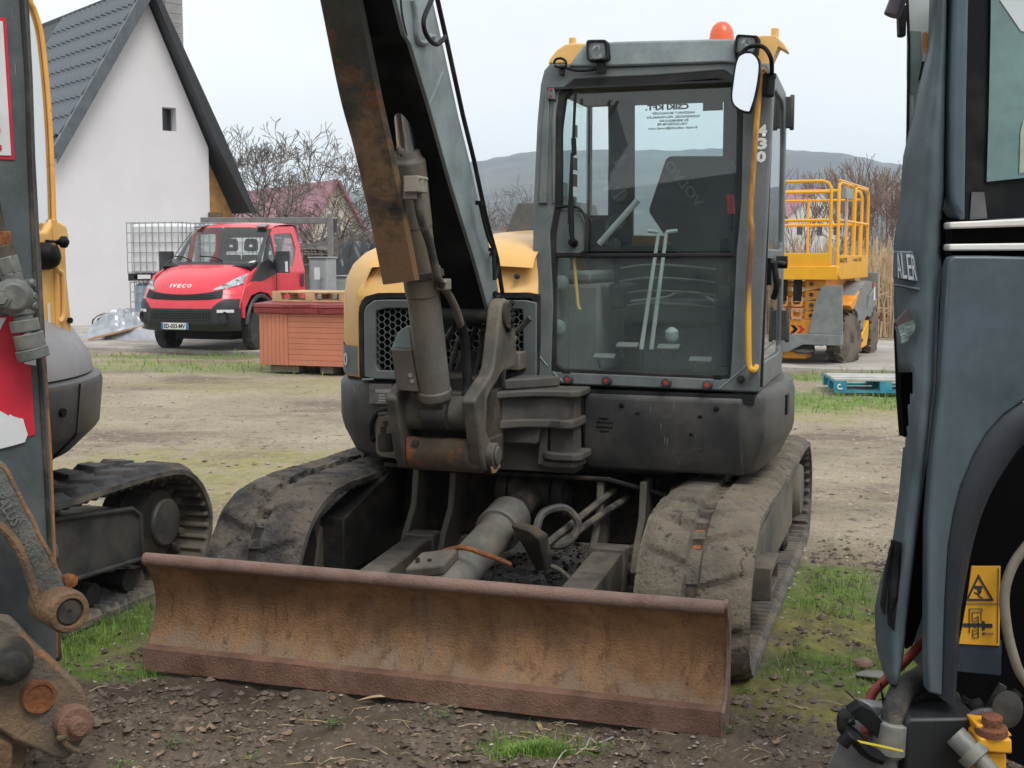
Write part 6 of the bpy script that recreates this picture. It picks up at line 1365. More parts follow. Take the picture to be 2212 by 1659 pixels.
for y in (PY0+.0,PY1-.03):
    rail_loop(loopX(y,PX0+.03,PX1-.12,ZT+.02)); rail_loop([V((PX0+.05,y,ZM)),V((PX1-.1,y,ZM))]); rail_loop([V((PX1-1.0,y,1.5)),V((PX1-1.0,y,ZT-.10))],.02); rail_loop([V((PX0+.05,y,ZT-.14)),V((PX1-.14,y,ZT-.14))],.02)
q=MB(); q.box((PX1-.05,PY0+.35,ZT-.22),(PX1+.03,PY0+1.0,ZT-.06)); q.tube([(PX1+.02,PY0+.5,ZT-.1),(PX1+.03,PY0+.45,ZT-.4),(PX1+.02,PY0+.3,ZT-.8)],.02,6); q.build('control_box',STEEL,LI,bevel=.006)
text('deck_lettering','HAULOTTE',BLACK,(PX1+.004,PY0+.10,1.55),(0,1,0),(0,0,1),.07,LI,.001,.62,.02)
text('deck_lettering','Compact 12 DX',BLACK,(PX1+.004,PY0+1.25,1.55),(0,1,0),(0,0,1),.08,LI,.001,.8,.01)
# folded scissor stack seen end-on: arm pairs, pins and the black hose loops
for k in range(4):
    zz=.70+k*.155
    for x in (-1.45,-.62):
        q=MB(); q.box((x-.03,PY0+.12,zz),(x+.28 if x>-1 else x+.05,PY1-.1,zz+.13)); q.build('scissor_arm',LO,LI,bevel=.008)
    q=MB(); q.cyl((-1.5,PY0+.18,zz+.065),(-.45,PY0+.18,zz+.065),.045,n=14); q.build('cross_pin',LO,LI)
    q=MB(); q.lathe((-.55,PY0+.11,zz+.07),(0,-1,0),[(0,.03),(.02,.03)],12); q.build('pin_head',DARKM,LI)
for x in (-1.02,-.80):
    q=MB(); q.box((x,PY0+.02,.98),(x+.12,PY0+.10,1.30)); q.build('hose_chain',BLACK,LI,bevel=.01)
    for zz in (.72,.90):
        q=MB(); q.ring(rnd([V((x-.03,PY0+.04,zz)),V((x+.14,PY0+.04,zz)),V((x+.14,PY0+.04,zz+.16)),V((x-.03,PY0+.04,zz+.16))],.04),rnd([V((x+.0,PY0+.04,zz+.03)),V((x+.11,PY0+.04,zz+.03)),V((x+.11,PY0+.04,zz+.13)),V((x+.0,PY0+.04,zz+.13))],.03),(0,.05,0),32); q.build('chain_link',M('link_copper',(.62,.28,.12),.5,bump=0) if 'link_copper' not in MATS else MATS['link_copper'],LI)
q=MB(); q.box((-1.5,PY0+.1,.42),(-.40,PY0+.20,.70)); q.build('front_box',LO,LI,bevel=.01)
text('box_lettering','e',BLACK,(-.98,PY0+.098,.52),(1,0,0),(0,0,1),.09,LI,.001,.07,.03)
for k,m_ in ((0,BLACK),(1,RED)):
    x=-.85+k*.10; q=MB(); q.prism([V((x,PY0+.095,.50)),V((x+.06,PY0+.095,.50)),V((x+.12,PY0+.095,.56)),V((x+.06,PY0+.095,.62)),V((x,PY0+.095,.62)),V((x+.06,PY0+.095,.56))],(0,.003,0)); q.build('chevron',m_,LI)
q=MB(); q.box((-.40,PY0+.05,.40),(-.28,PY0+.35,.78)); q.build('frame_upright',LY,LI,bevel=.01)
# chassis
q=MB(); q.prism([V((X0+.1,PY0-.05,.26)),V((-1.2,PY0-.05,.22)),V((-.85,PY0-.05,.22)),V((-.62,PY0-.05,.34)),V((-.08,PY0-.05,.34)),V((-.08,PY0-.05,.50)),V((-.75,PY0-.05,.50)),V((-1.1,PY0-.05,.40)),V((X0+.1,PY0-.05,.42))],(0,.25,0)); q.build('front_bumper',LG,LI,bevel=.01)
q=MB(); q.box((-1.35,PY0+.1,.32),(-.35,2.7,.50)); q.build('chassis',LG,LI,bevel=.01)
q=MB(); q.prism([V((-.56,PY0-.02,.50)),V((-.44,PY0-.02,1.08)),V((-.36,PY0-.02,1.22)),V((-.08,PY0-.02,1.22)),V((-.06,PY0-.02,.50))],(0,.06,0)); q.build('corner_shield',LG,LI,bevel=.008)
q=MB(); q.prism([V((-.35,2.72,.95)),V((-.02,2.72,.95)),V((-.02,2.72,1.38)),V((-.30,2.72,1.38))],(0,.06,0)); q.build('corner_shield',LG,LI,bevel=.008)
sc_=rnd([V((0,.35,.95)),V((0,.75,1.12)),V((0,1.6,1.26)),V((0,2.55,1.22)),V((0,2.72,1.02)),V((0,2.70,.72)),V((0,2.05,.66)),V((0,1.75,.70)),V((0,1.45,.58)),V((0,1.30,.30)),V((0,1.05,.38)),V((0,.85,.78)),V((0,.5,.86))],.06)
q=MB(); q.prism([p+V((-.04,0,0)) for p in sc_],(-.32,0,0)); CV_=q.build('side_cover',LG,LI,bevel=.03,seg=3)
q=MB(); q.prism([V((-.02,1.20,.20)),V((-.02,1.20,.42)),V((-.02,1.85,.62)),V((-.02,1.85,.40)),V((-.02,1.70,.22))],(-.3,0,0)); q.build('step_cover',LY,LI,bevel=.01)
q=MB(); q.prism([V((-.02,.0,.92)),V((-.02,.9,1.12)),V((-.02,.5,.90)),V((-.02,.3,.84))],(-.35,0,0)); q.build('cover_flank',LO,LI,bevel=.01)
q=MB(); q.tube([V((-.02,1.7,.82)),V((-.015,1.75,1.0)),V((-.02,2.2,1.08))],.015,6); q.build('cover_rib',LG,CV_)
q=MB(); q.box((-.034,2.35,.92),(-.03,2.5,1.14)); q.build('warning_sticker',WHITE,CV_)
q=MB(); q.box((-.036,2.25,1.12),(-.03,2.4,1.22)); q.build('warning_sticker',RED,CV_)
TYR=M('muddy_tyre',(.07,.06,.05),.9,var=.3,c2=(.17,.14,.11),c2a=.55,c2s=5,bump=.3)
def lug_wheel(x,y,steer,r=.40,w=.27,name='wheel'):
    q=MB(); ax=V((math.cos(steer),math.sin(steer),0)); c=V((x-w*.5,y,r)); q.lathe(c-ax*w/2,ax,[(0,r*.55),(.0,r*.85),(.03,r*.97),(w-.03,r*.97),(w,r*.85),(w,r*.55)],36)
    d,u,w_=basis(ax)
    for k in range(16):
        a=2*PI*k/16; 
        for sg in (-1,1):
            a2=a+(.2 if sg>0 else 0); er=u*math.cos(a2)+w_*math.sin(a2); et=-u*math.sin(a2)+w_*math.cos(a2); q.obox(c+er*(r*.985)+ax*sg*w*.26,(ax*.5+et*sg*.35).normalized()*w*.27,et*.022,er*.022)
    o_=q.build(name,TYR,LI); q=MB(); q.lathe(c+ax*(w/2-.08),ax,[(0,r*.56),(.06,r*.56),(.07,r*.50),(.03,r*.42),(.03,r*.2),(.08,r*.18)],24); q.build('rim',LG,o_)
lug_wheel(-.02,.36,-.25); lug_wheel(-.02,2.55,0); lug_wheel(X0+.27,.36,-.25); lug_wheel(X0+.27,2.55,0)
q=MB(); q.tube([(-.2,2.8,.62),(.02,2.9,.62)],.03,8); q.box((-.0,2.85,.55),(.05,2.93,.7)); q.build('rear_lamp',M('rust_lamp',(.2,.1,.06),.7),LI)
q=MB(); q.lathe((-.62,-.3,.22),(0,-.2,1),[(0,.03),(.02,.16),(.05,.17),(.07,.03)],16); q.box((-.75,-.3,.20),(-.5,-.1,.34)); q.build('steering_knuckle',DARKM,LI,bevel=.01)
q=MB(); q.box((-.95,-.25,.12),(-.6,.2,.24)); q.build('axle_mount',LO,LI,bevel=.02)
# blue pallet on the grass
p=WF.z(1803,852,0); BP=Frame(p.x,p.y+.02,6); BLP=M('faded_blue_pallet_paint',(.035,.27,.40),.7,var=.2,vs=5,c2=(.18,.30,.34),c2a=.35,bump=.06); GRW=M('grey_weathered_wood',(.46,.45,.42),.85,var=.15,vs=6,streak=1,bump=.1)
bp=pallet(BP,'blue_pallet','blue painted wooden pallet with weathered grey deck boards lying on the grass',mats=BLP,topm=GRW,L_=1.2,W_=1.0); bp.location.z=.02; bp.scale=(1.0,1.0,1.15)
c0=V((.065,-.004,.062)); 
q=MB(); arc=[V((.095,-.003,.045))]+[V((.065+.028*math.cos(a),-.003,.06+.024*math.sin(a))) for a in [math.radians(300-i*28) for i in range(9)]]; q.tube(arc,.008,6); q.build('pallet_mark',WHITE,bp)
# ---------------- second excavator at the left edge ----------------
lo_=E.M@V((-2.9,0,0)); LE=Frame(lo_.x,lo_.y,17.96); LM=LE.empty('compact_excavator','crawler excavator at the left edge with its grey digging arm and rusty bucket lowered','excavator')
TRB=M('dark_block_tread',(.035,.034,.036),.6,var=.3,vs=4,c2=(.12,.10,.085),c2a=.42,c2s=4,bump=.15)
def lmx(pts,X): return [LE.x(u,v,X) for u,v in pts]
for xc,sd_ in ((-.955,-1),(.955,1)):
    x0,x1=xc-.225,xc+.225
    rubber_track(LM,x0,x1,-1.40,1.46,[TRB,TRACKIN,RUST],'block',seed=xc*5)
    q=MB(); q.prism(lmx([(-300,1330),(-300,1160),(100,1120),(285,1098),(302,1112),(306,1205),(140,1258),(100,1270)],sd_*1.12) if sd_>0 else [V((-1.12,-1.0,.15)),V((-1.12,-1.0,.42)),V((-1.12,.9,.45)),V((-1.12,.9,.15))],(-.3*sd_,0,0)); q.build('track_frame',PLAST,LM,bevel=.012)
    if sd_>0:
        q=MB(); q.tube(lmx([(100,1124),(285,1099),(303,1113),(307,1206),(140,1258)],1.125),.012,8); q.build('frame_flange',PLAST,LM)
    hp_=LE.x(362,1128,1.13) if sd_>0 else V((-1.13,1.15,.33))
    q=MB(); q.lathe((hp_.x-sd_*.22,hp_.y-.05,hp_.z),(sd_,0,0),[(0,.20),(.10,.20),(.12,.18),(.20,.165)],32); FD=q.build('final_drive',DARKM,LM)
    q=MB(); q.lathe((hp_.x-sd_*.03,hp_.y,hp_.z),(sd_,0,0),[(0,.118),(.02,.118),(.03,.11),(.034,.0)],36); HC=q.build('hub_cap',PLAST,FD)
    if sd_>0: text('hub_lettering','VOLVO',M('embossed_grey',(.10,.10,.10),.5,bump=0),hp_+V((.006,-.055,-.045)),(0,.75,.62),(0,-.62,.75),.028,HC,.0,.12,.01)
    q=MB(); q.lathe((xc-.11,-1.1,.27),(1,0,0),[(0,.2),(.22,.2)],24); q.build('idler_wheel',DARKM,LM)
    for k in range(7):
        q=MB(); yy=-.75+k*.27; q.lathe((xc-.13,yy,.085),(1,0,0),[(0,.052),(.07,.052),(.075,.04),(.185,.04),(.19,.052),(.26,.052)],16); q.build('track_roller',DARKM,LM)
q=MB(); q.cyl((0,0,.55),(0,0,.72),.5,n=40); q.box((-.75,-.8,.3),(.75,.8,.56)); q.build('carbody',DARKM,LM)
# tail: circular counterweight below, lighter cap above
def arcp(r,a0,a1,n,z_,cx=0,cy_=0.0): return [V((cx+r*math.cos(math.radians(a0+(a1-a0)*i/n)),cy_+r*math.sin(math.radians(a0+(a1-a0)*i/n)),z_)) for i in range(n+1)]
q=MB(); rows=[arcp(r,-20,200,44,z_) for z_,r in ((.74,1.08),(.76,1.16),(.86,1.265),(.88,1.28),(1.07,1.30),(1.10,1.29),(1.11,1.25))]; q.sheet(rows); b0=len(q.v)
q.v+=[tuple(p) for p in rows[0]]+[tuple(p) for p in rows[-1]]; n_=len(rows[0]); q.f+= [tuple(b0+i for i in range(n_-1,-1,-1)),tuple(b0+n_+i for i in range(n_))]; q.m+=[0,0]
CWM=M('counterweight_grey',(.085,.082,.082),.45,var=.12,c2=(.16,.15,.14),c2a=.4,c2s=2,scratch=.3,bump=.04)
CWT=q.build('counterweight',CWM,LM,bevel=.006)
for a_ in (14,): 
    q=MB(); q.tube([V((r*math.cos(math.radians(a_)),r*math.sin(math.radians(a_)),z_)) for z_,r in ((.76,1.165),(.87,1.277),(1.09,1.303))],.005,5); q.build('panel_gap',BLACK,CWT)
p=LE.x(137,857,1.212); q=MB(); q.cyl((1.26,.16,.985),(1.297,.165,.985),.018,n=16); q.build('jacking_hole',BLACK,CWT)
q=MB(); rows=[arcp(r,-5,185,40,z_,0,-.02) for z_,r in ((1.115,1.27),(1.18,1.26),(1.30,1.19),(1.41,1.07),(1.48,.86))]; q.sheet(rows); b0=len(q.v); q.v+=[tuple(p) for p in rows[-1]]; q.f.append(tuple(b0+i for i in range(len(rows[-1])))); q.m.append(0); q.build('tail_cap',M('tail_cap_grey',(.27,.26,.27),.42,var=.08,bump=.03),LM)
# yellow side door with handle and louvres
yd=lmx([(100,500),(118,474),(122,474),(146,488),(152,522),(143,527),(146,600),(155,692),(157,757),(131,774),(133,800),(100,808)],1.06)
q=MB(); q.prism([V((1.06,-.4,1.04)),V((1.06,-.4,yd[0].z))]+yd,(-.05,0,0)); YD=q.build('engine_door',YEL,LM,bevel=.012,seg=3)
q=MB(); q.tube(lmx([(117,475),(121,560),(125,700),(129,770)],1.066),.012,8,3); q.build('door_ridge',YEL,YD)
q=MB(); q.tube(lmx([(123,583),(133,590),(137,612),(138,670),(134,690),(126,695)],1.075),.011,8,4); q.build('door_grip',YEL,YD)
for k in range(8):
    p=LE.x(107,767+k*6,1.064); q=MB(); q.obox(p,(.006,0,0),(0,.018,0),(0,0,.0045)); q.build('louvre',YEL,YD,bevel=.002)
p=LE.x(149,692,1.064); q=MB(); q.cyl(p,p+V((.012,0,0)),.013,n=14); q.build('door_lock',BLACK,YD)
q=MB(); q.prism(lmx([(103,655),(108,655),(110,716),(105,716)],1.068),(-.003,0,0)); q.build('door_sticker',WHITE,YD)
for v_,u_ in ((523,122),(767,126)):
    p=LE.x(u_,v_,1.07); q=MB(); q.lathe(p,(1,0,0),[(0,.012),(.03,.012),(.03,.026),(.045,.026),(.06,.010)],14); q.tube([p+V((.01,-.08,.004)),p+V((.012,0,0))],.007,6); q.build('latch',BLACK,YD)
p=LE.x(97,553,1.07); q=MB(); q.lathe(p,(.9,.1,0),[(-.02,.06),(.02,.058),(.05,.045),(.065,.02)],20); q.build('rubber_dome',BLACK,YD)
# cab side glass in its orange yellow frame
gl_=[LE.p(u,v,(1.035,0,1.75),(1,0,.24)) for u,v in ((-200,-120),(60,-60),(66,2),(76,24),(90,75),(101,170),(108,260),(112,340),(115,420),(116,470),(104,500),(80,505),(-200,505))]; q=MB(); q.prism(gl_,(-.004,0,0)); q.build('cab_side_glass',glass('sky_reflecting_glass',(.6,.7,.7),.03,refl=.8),LM,smooth=False)
q=MB(); q.tube([LE.p(u,v,(1.045,0,1.75),(1,0,.24)) for u,v in ((58,-60),(66,0),(76,23),(90,74),(101,170),(108,260),(112,340),(115,420),(117,500))],.010,8,4); q.build('cab_frame',M('orange_frame',(.72,.34,.05),.45,var=.1,c3=(.2,.08,.04),c3s=12,c3a=.66,bump=.03),LM)
q=MB(); q.prism(lmx([(84,505),(94,498),(103,474),(105,520),(108,640),(104,808),(-200,860),(-200,505)],1.03),(-.04,0,0)); q.build('cab_lower_side',GREY,LM)
q=MB(); q.box((.1,.45,1.05),(1.0,.5,1.75)); q.box((.1,-.9,1.0),(1.0,.45,1.06)); q.build('cab_inner',SKIN,LM)
q=MB(); q.loft([[V((x,y,z_)) for x,y in ((-.95,-.6),(.0,-.7),(.0,.9),(-.8,.8))] for z_ in (1.11,1.7)]); q.build('engine_hood',YEL,LM,bevel=.06)
q=MB(); q.box((.05,-.85,2.46),(.80,.30,2.56)); q.build('cab_roof',YEL,LM,bevel=.04)
for x,y in ((.08,-.82),(.9,-.82),(.08,.4)):
    q=MB(); q.box((x-.04,y-.04,1.05),(x+.04,y+.04,2.45)); q.build('cab_pillar',GREY,LM)
# boom stub reaching out of view, then the arm hanging in front of the camera's left edge
LI_=LE.I
def a4(pts,Y=4.0): return [LI_@WF.p(u,v,(-.387*Y,Y,0),(-.387,1,0)) for u,v in pts]
inw=LI_.to_3x3()@V((-.387,1,0)).normalized()
ARMP=M('scratched_arm_paint',(.085,.10,.105),.42,var=.25,vs=5,c2=(.15,.155,.15),c2a=.4,c2s=4,c2w=.15,c3=(.16,.09,.05),c3s=14,c3a=.72,scratch=.7,bump=.05)
ap=a4([(-260,-200),(50,-200),(57,0),(66,170),(71.5,340),(80,499),(87,616),(96,791),(108,994),(116,1190),(122,1430),(-30,1430),(-200,1000)],4.0)
q=MB(); q.prism(ap,inw*.02); q.prism([p+inw*.24 for p in ap],inw*.02); ARM=q.build('digging_arm',ARMP,LM,bevel=.003)
q=MB(); E_=[(55,-200),(62,0),(71,170),(76.5,340),(85,499),(92,616),(101,791),(113.6,994),(121,1190),(126,1420)]; ar=a4([(u-6,v) for u,v in E_],4.0); br_=a4(E_,4.0)
q.sheet([[p+inw*.004 for p in ar],[p+inw*.004 for p in br_],[p+inw*.25 for p in br_],[p+inw*.25 for p in ar]]); q.build('arm_edge_plate',M('rust_edged_plate',(.10,.075,.06),.6,var=.3,c2=(.38,.16,.05),c2a=.5,c2s=9,c2w=.08,zf=(.75,1.9,.25,-.25),bump=.2),ARM)
q=MB(); q.tube(a4([(40,-200),(47,0),(58,160),(64,350),(74,560),(84,760),(98,1000),(108,1200)],3.997),.007,8,4); q.build('weld_seam',DARKM,ARM)
q=MB(); q.prism(a4([(78,1200),(128,1200),(133,1430),(60,1430)],4.02),inw*.2); q.build('arm_foot',DARKM,ARM,bevel=.01)
# stickers
fz=lambda pts,Y: a4(pts,Y)
SR=M('sticker_red',(.62,.02,.045),.5,var=.12,vs=6,scratch=.3,bump=0); SW=M('sticker_white',(.74,.75,.75),.55,var=.05,bump=0)
q=MB(); q.prism(fz([(-60,33),(13,38),(32,345),(-60,342)],3.996),inw*.002); s1=q.build('safety_sticker',SR,ARM,smooth=False)
q=MB(); q.prism(fz([(-60,40),(6,46),(24,336),(-60,334)],3.993),inw*.002); q.build('sticker_field',SW,s1,smooth=False)
a_,b_=a4([(12,324)],3.990)[0],a4([(-5,110)],3.990)[0]; xd=(b_-a_).normalized(); yd_=(a4([(-20,323)],3.990)[0]-a_); yd_=yd_-xd*yd_.dot(xd)
text('sticker_lettering','No Safety Zone',SR,a_,xd,yd_,.045,s1,.0005,.66,.03)
q=MB(); q.prism(fz([(-80,690),(38,682),(62,712),(66,790),(76,938),(-10,970),(-80,980)],3.996),inw*.002); s2=q.build('chevron_sticker',SR,ARM,smooth=False)
q=MB(); q.prism(fz([(-80,695),(14,686),(-4,720),(-80,800)],3.993),inw*.002); q.build('sticker_patch',SW,s2,smooth=False)
q=MB(); q.prism(fz([(52,786),(76,735),(78,790)],3.993),inw*.002); q.build('sticker_patch',SW,s2,smooth=False)
tp=[(-80,905),(0,888),(10,893),(18,898),(22,895),(28,899),(40,903),(50,905),(54,920),(60,938),(54,955),(30,962),(-10,972),(-80,985)]
q=MB(); q.prism(fz(tp,3.992),inw*.002); q.build('torn_patch',SW,s2,smooth=False)
# hydraulic fittings
FT=M('dusty_fitting_metal',(.20,.205,.19),.5,metal=.2,var=.25,c2=(.27,.25,.2),c2a=.4,c2s=12,bump=.1); 
def fcyl(a,b_,r,mat=FT,n=16,par=None,name='fitting_collar',r2=None):
    A,B=a4([a],3.93)[0],a4([b_],3.93)[0]; q=MB(); q.cyl(A,B,r,r if r2 is None else r2,n=n); return q.build(name,mat,par or FIT,bevel=.003)
q=MB(); A,B=a4([(28,612)],3.93)[0],a4([(44,660)],3.93)[0]; q.cyl(A,B,.042,.05,n=18); q.lathe(a4([(30,640)],3.93)[0],-inw,[(0,.06),(.03,.058),(.05,.04)],20); FIT=q.build('valve_body',FT,ARM,bevel=.004)
fcyl((-12,430),(4,520),.016,DARKM,name='pipe'); fcyl((3,500),(6,530),.028,RUST,6,name='pipe_nut'); fcyl((6,530),(14,558),.030,DARKM); fcyl((12,555),(24,592),.036,FT,6,name='pipe_nut'); fcyl((24,590),(30,615),.033)
fcyl((44,655),(48,680),.040,FT,6,name='pipe_nut'); fcyl((48,680),(52,692),.028); fcyl((51,690),(56,716),.044); fcyl((56,716),(62,722),.040); fcyl((60,720),(68,752),.046); fcyl((67,752),(74,775),.050); 
A=a4([(2,645)],3.88)[0]; q=MB(); q.lathe(A,-inw+V((.0,0,0)),[(-.06,.045),(-.02,.045),(-.02,.03),(.02,.03),(.02,.022),(.035,.018)],6); q.build('hex_plug',FT,FIT)
for k,(u,v) in enumerate(((62,612),(64,640),(66,660))):
    A=a4([(u-6,v)],3.93)[0]; q=MB(); q.lathe(A,LI_.to_3x3()@V((1,-.1,0)),[(0,.014),(.02,.016),(.03,.010)],10); q.build('cap_screw',FT,FIT)
# cast link with its pins
CAST=M('cast_link_iron',(.13,.135,.125),.6,var=.3,vs=6,c2=(.24,.15,.08),c2a=.36,c2s=5,c2w=.12,c3=(.20,.20,.185),c3s=18,c3a=.66,bump=.35,bs=50)
CASTR=M('rusted_cast_edge',(.22,.13,.07),.7,var=.35,c2=(.10,.08,.06),c2a=.4,c2s=9,bump=.3)
lk_=crom(a4([(-80,1000),(0,1005),(25,1040),(48,1085),(70,1125),(88,1165),(108,1200),(124,1235),(140,1265),(150,1300),(140,1345),(118,1352),(98,1340),(82,1300),(66,1250),(48,1200),(25,1162),(0,1138),(-80,1090)],3.78),3,True)
q=MB(); q.prism(lk_,inw*.11); LK=q.build('bucket_link',CAST,ARM,bevel=.02,seg=3)
q=MB(); q.tube(crom(a4([(-80,1000),(0,1005),(25,1040),(48,1085),(70,1125),(88,1165),(108,1200),(120,1228)],3.785),3),.008,8); q.tube(crom(a4([(-80,1090),(0,1138),(25,1162),(48,1200),(66,1250),(82,1300),(92,1328)],3.775),3),.015,8); q.build('link_rim',CASTR,LK)
em=M('embossed_iron',(.16,.165,.15),.6,bump=.2)
a_,b_=a4([(-14,1072)],3.777)[0],a4([(28,1142)],3.777)[0]; xd=(b_-a_).normalized(); yd_=a4([(2,1068)],3.777)[0]-a_; yd_=yd_-xd*yd_.dot(xd)
text('cast_lettering','PALUS',em,a_,xd,yd_,.034,LK,.003,.11,.03)
a_,b_=a4([(34,1148)],3.777)[0],a4([(76,1228)],3.777)[0]; xd=(b_-a_).normalized(); yd_=a4([(44,1144)],3.777)[0]-a_; yd_=yd_-xd*yd_.dot(xd)
text('cast_lettering','MILMAX ES',em,a_,xd,yd_,.018,LK,.003,.125,.02)
c=a4([(130,1312)],3.78)[0]; ax=(-inw+LI_.to_3x3()@V((.55,0,-.05))).normalized()
q=MB(); q.lathe(c-ax*.10,ax,[(0,.060),(.02,.066),(.15,.068),(.17,.062),(.172,.044),(.155,.043)],30); BS=q.build('pin_boss',CASTR,LK,bevel=.003)
q=MB(); q.lathe(c,ax,[(0,.040),(.062,.040),(.066,.036),(.066,.008),(.062,.006)],26); q.build('link_pin',DARKM,BS)
q=MB(); q.lathe(a4([(150,1253)],3.80)[0],ax,[(-.02,.018),(.015,.022),(.02,.012)],9); q.build('grease_nipple',RUST,BS)
# bucket ear plate resting low in the corner
bk_=crom(a4([(-120,1335),(0,1333),(30,1345),(60,1378),(100,1415),(150,1462),(183,1500),(192,1545),(180,1600),(150,1637),(125,1641),(100,1632),(55,1610),(30,1600),(0,1580),(-120,1520)],3.72),3,True)
BKM=M('rusty_bucket_ear',(.19,.125,.07),.62,var=.35,vs=5,c2=(.12,.105,.085),c2a=.46,c2s=4,c2w=.12,c3=(.30,.13,.05),c3s=7,c3a=.6,c3w=.08,bump=.25,bs=60)
q=MB(); q.prism(bk_,inw*.05); BK=q.build('bucket',BKM,ARM,bevel=.012,seg=3)
q=MB(); q.prism(a4([(-120,1500),(0,1578),(60,1612),(28,1760),(-120,1760)],3.80),inw*.6); q.prism(a4([(-10,1590),(28,1610),(24,1740),(-10,1740)],3.74),inw*.04); q.build('bucket_shell',CASTR,BK,bevel=.01)
ax2=(-inw+LI_.to_3x3()@V((.35,0,-.02))).normalized()
c=a4([(157,1558)],3.72)[0]; q=MB(); q.lathe(c,ax2,[(-.03,.058),(.03,.056),(.035,.050),(.036,.03),(.07,.028),(.075,.022)],26); q.build('bucket_pin',EDGE,BK)
c=a4([(82,1503)],3.72)[0]; q=MB(); q.lathe(c,ax2,[(-.02,.052),(.018,.05),(.018,.040),(.013,.039),(.013,.001)],26); q.build('hole_collar',RUST,BK,fix=False); 
c=a4([(14,1425)],3.70)[0]; q=MB(); q.lathe(c,ax2,[(-.05,.08),(.02,.075),(.03,.05),(.07,.045),(.08,.03)],24); q.build('bucket_pin',DARKM,BK)
q=MB(); q.tube(a4([(132,1585),(140,1603),(158,1618),(172,1622)],3.69),[.012,.018,.018,.01],8,4); q.build('weld_bead',BKM,BK)
# boom from the body out to the head of the arm, above the picture
q=MB(); h0=a4([(-60,-260)],4.05)[0]; q.beam((.0,-.9,1.3),(.6,-1.5,3.4),.26,.3); q.beam((.6,-1.5,3.4),h0+inw*.12+V((0,0,.0)),.26,.28); q.build('boom',GREYL,LM,bevel=.01)
# ---------------- slate coloured machine cropped by the right edge ----------------
RY=3.2; RF=Frame(1.6,RY,0); RM=RF.empty('wheeled_machine','slate blue machine at the right edge with dented side panel, wheel arch and hoses','machine')
def r1(p): return ((2180+p[0]/3.318)/1.15732,(p[1]/3.318)/1.15732)
def r2(p): return ((2180+p[0]/3.19)/1.15732,(480+p[1]/3.19)/1.15732)
def r5(p): return ((2050+p[0]/1.7275)/1.15732,(960+p[1]/1.7275)/1.15732)
def rb(p): return ((1900+p[0]/3.3515)/1.15732,(1450+p[1]/3.3515)/1.15732)
def RP(pts,d=0): return [RF.y(u,v,d) for u,v in pts]
SL=M('slate_blue_paint',(.072,.104,.122),.33,var=.22,vs=3,c2=(.17,.20,.22),c2a=.42,c2s=2.5,c2w=.2,streak=1,c3=(.06,.08,.10),c3s=7,c3a=.66,c3w=.1,scratch=.3,bump=.06,bs=20)
SLD=M('slate_satin',(.09,.125,.155),.45,var=.12,vs=3,bump=.04,bs=200)
L1=[r1(p) for p in ((500,-300),(495,0),(482,400),(430,620),(370,900),(305,1170),(275,1300),(250,1600))]+[r2(p) for p in ((218,180),(205,300),(186,380),(188,500))]
L1b=[r2(p) for p in ((188,500),(190,760),(192,1040),(205,1090))]
Rr=[r1(p) for p in ((612,-300),(607,0),(600,900),(592,1600))]+[r2(p) for p in ((565,30),(560,100),(530,200),(528,520),(540,640),(515,880),(500,1250),(485,1600))]+[r5(p) for p in ((478,100),(455,300),(410,640),(380,900),(350,1180),(325,1305))]
Ll=[r5(p) for p in ((318,1310),(285,1250),(250,1130),(245,960),(270,850),(322,680),(350,480),(372,240))]+[r2(p) for p in ((305,1659),(345,1350),(375,1220),(365,1150),(345,1080),(330,1000),(290,930),(235,970),(192,1030))]
full=L1+L1b[1:3]+[]
outl=L1+L1b[1:3]+Ll[::-1][0:]+Rr[::-1]
# one curved, dented skin: rows across, its left side rolling away
def edge_x(poly,v):
    xs=[]
    for (a,b_),(c,d_) in zip(poly,poly[1:]):
        if (b_-v)*(d_-v)<=0 and b_!=d_: xs.append(a+(c-a)*(v-b_)/(d_-b_))
    return xs
leftE=L1+L1b[1:]+[r5(p) for p in ((352,40),(372,230),(350,480),(322,680),(270,850),(245,960),(250,1130),(285,1250),(316,1308))]
rows=[];nr_=70
for k in range(nr_+1):
    v=-150+(1478+150)*k/nr_; a=edge_x(leftE,v); b_=edge_x(Rr,v)
    if not a or not b_: continue
    a,b_=a[0],b_[0]; r=[]
    for i in range(13):
        t_=i/12; d=.03+.08*(1-t_)**2.2+.013*mn.noise(V((t_*1.6,v*.004,2)))+.004*mn.noise(V((t_*3,v*.02,5)))+(.05*t_**10)
        r.append(RF.y(a+(b_-a)*t_,v,d))
    rows.append((v,r))
hole=[r2(p) for p in ((192,1030),(240,960),(290,930),(330,1000),(345,1080),(360,1130),(378,1220),(360,1290),(342,1370),(320,1560))]+[r5(p) for p in ((400,20),(385,120),(378,235))]
q=MB(); RR=[r for v,r in rows]; n_=13
for r in RR: q.v+=[tuple(p) for p in r]
for ri in range(len(RR)-1):
    v=rows[ri][0]; hl=edge_x(hole,v)
    for i in range(12):
        if hl and 795<v<962:
            a=edge_x(leftE,v)[0]; b_=edge_x(Rr,v)[0]; uc=a+(b_-a)*(i+.5)/12
            if uc<hl[0]+1: continue
        q.f.append((ri*n_+i,ri*n_+i+1,(ri+1)*n_+i+1,(ri+1)*n_+i)); q.m.append(0)
NP=q.build('dented_panel',SL,RM,ang=180,fix=True)
so=NP.modifiers.new('thickness','SOLIDIFY'); so.thickness=.012; so.offset=0
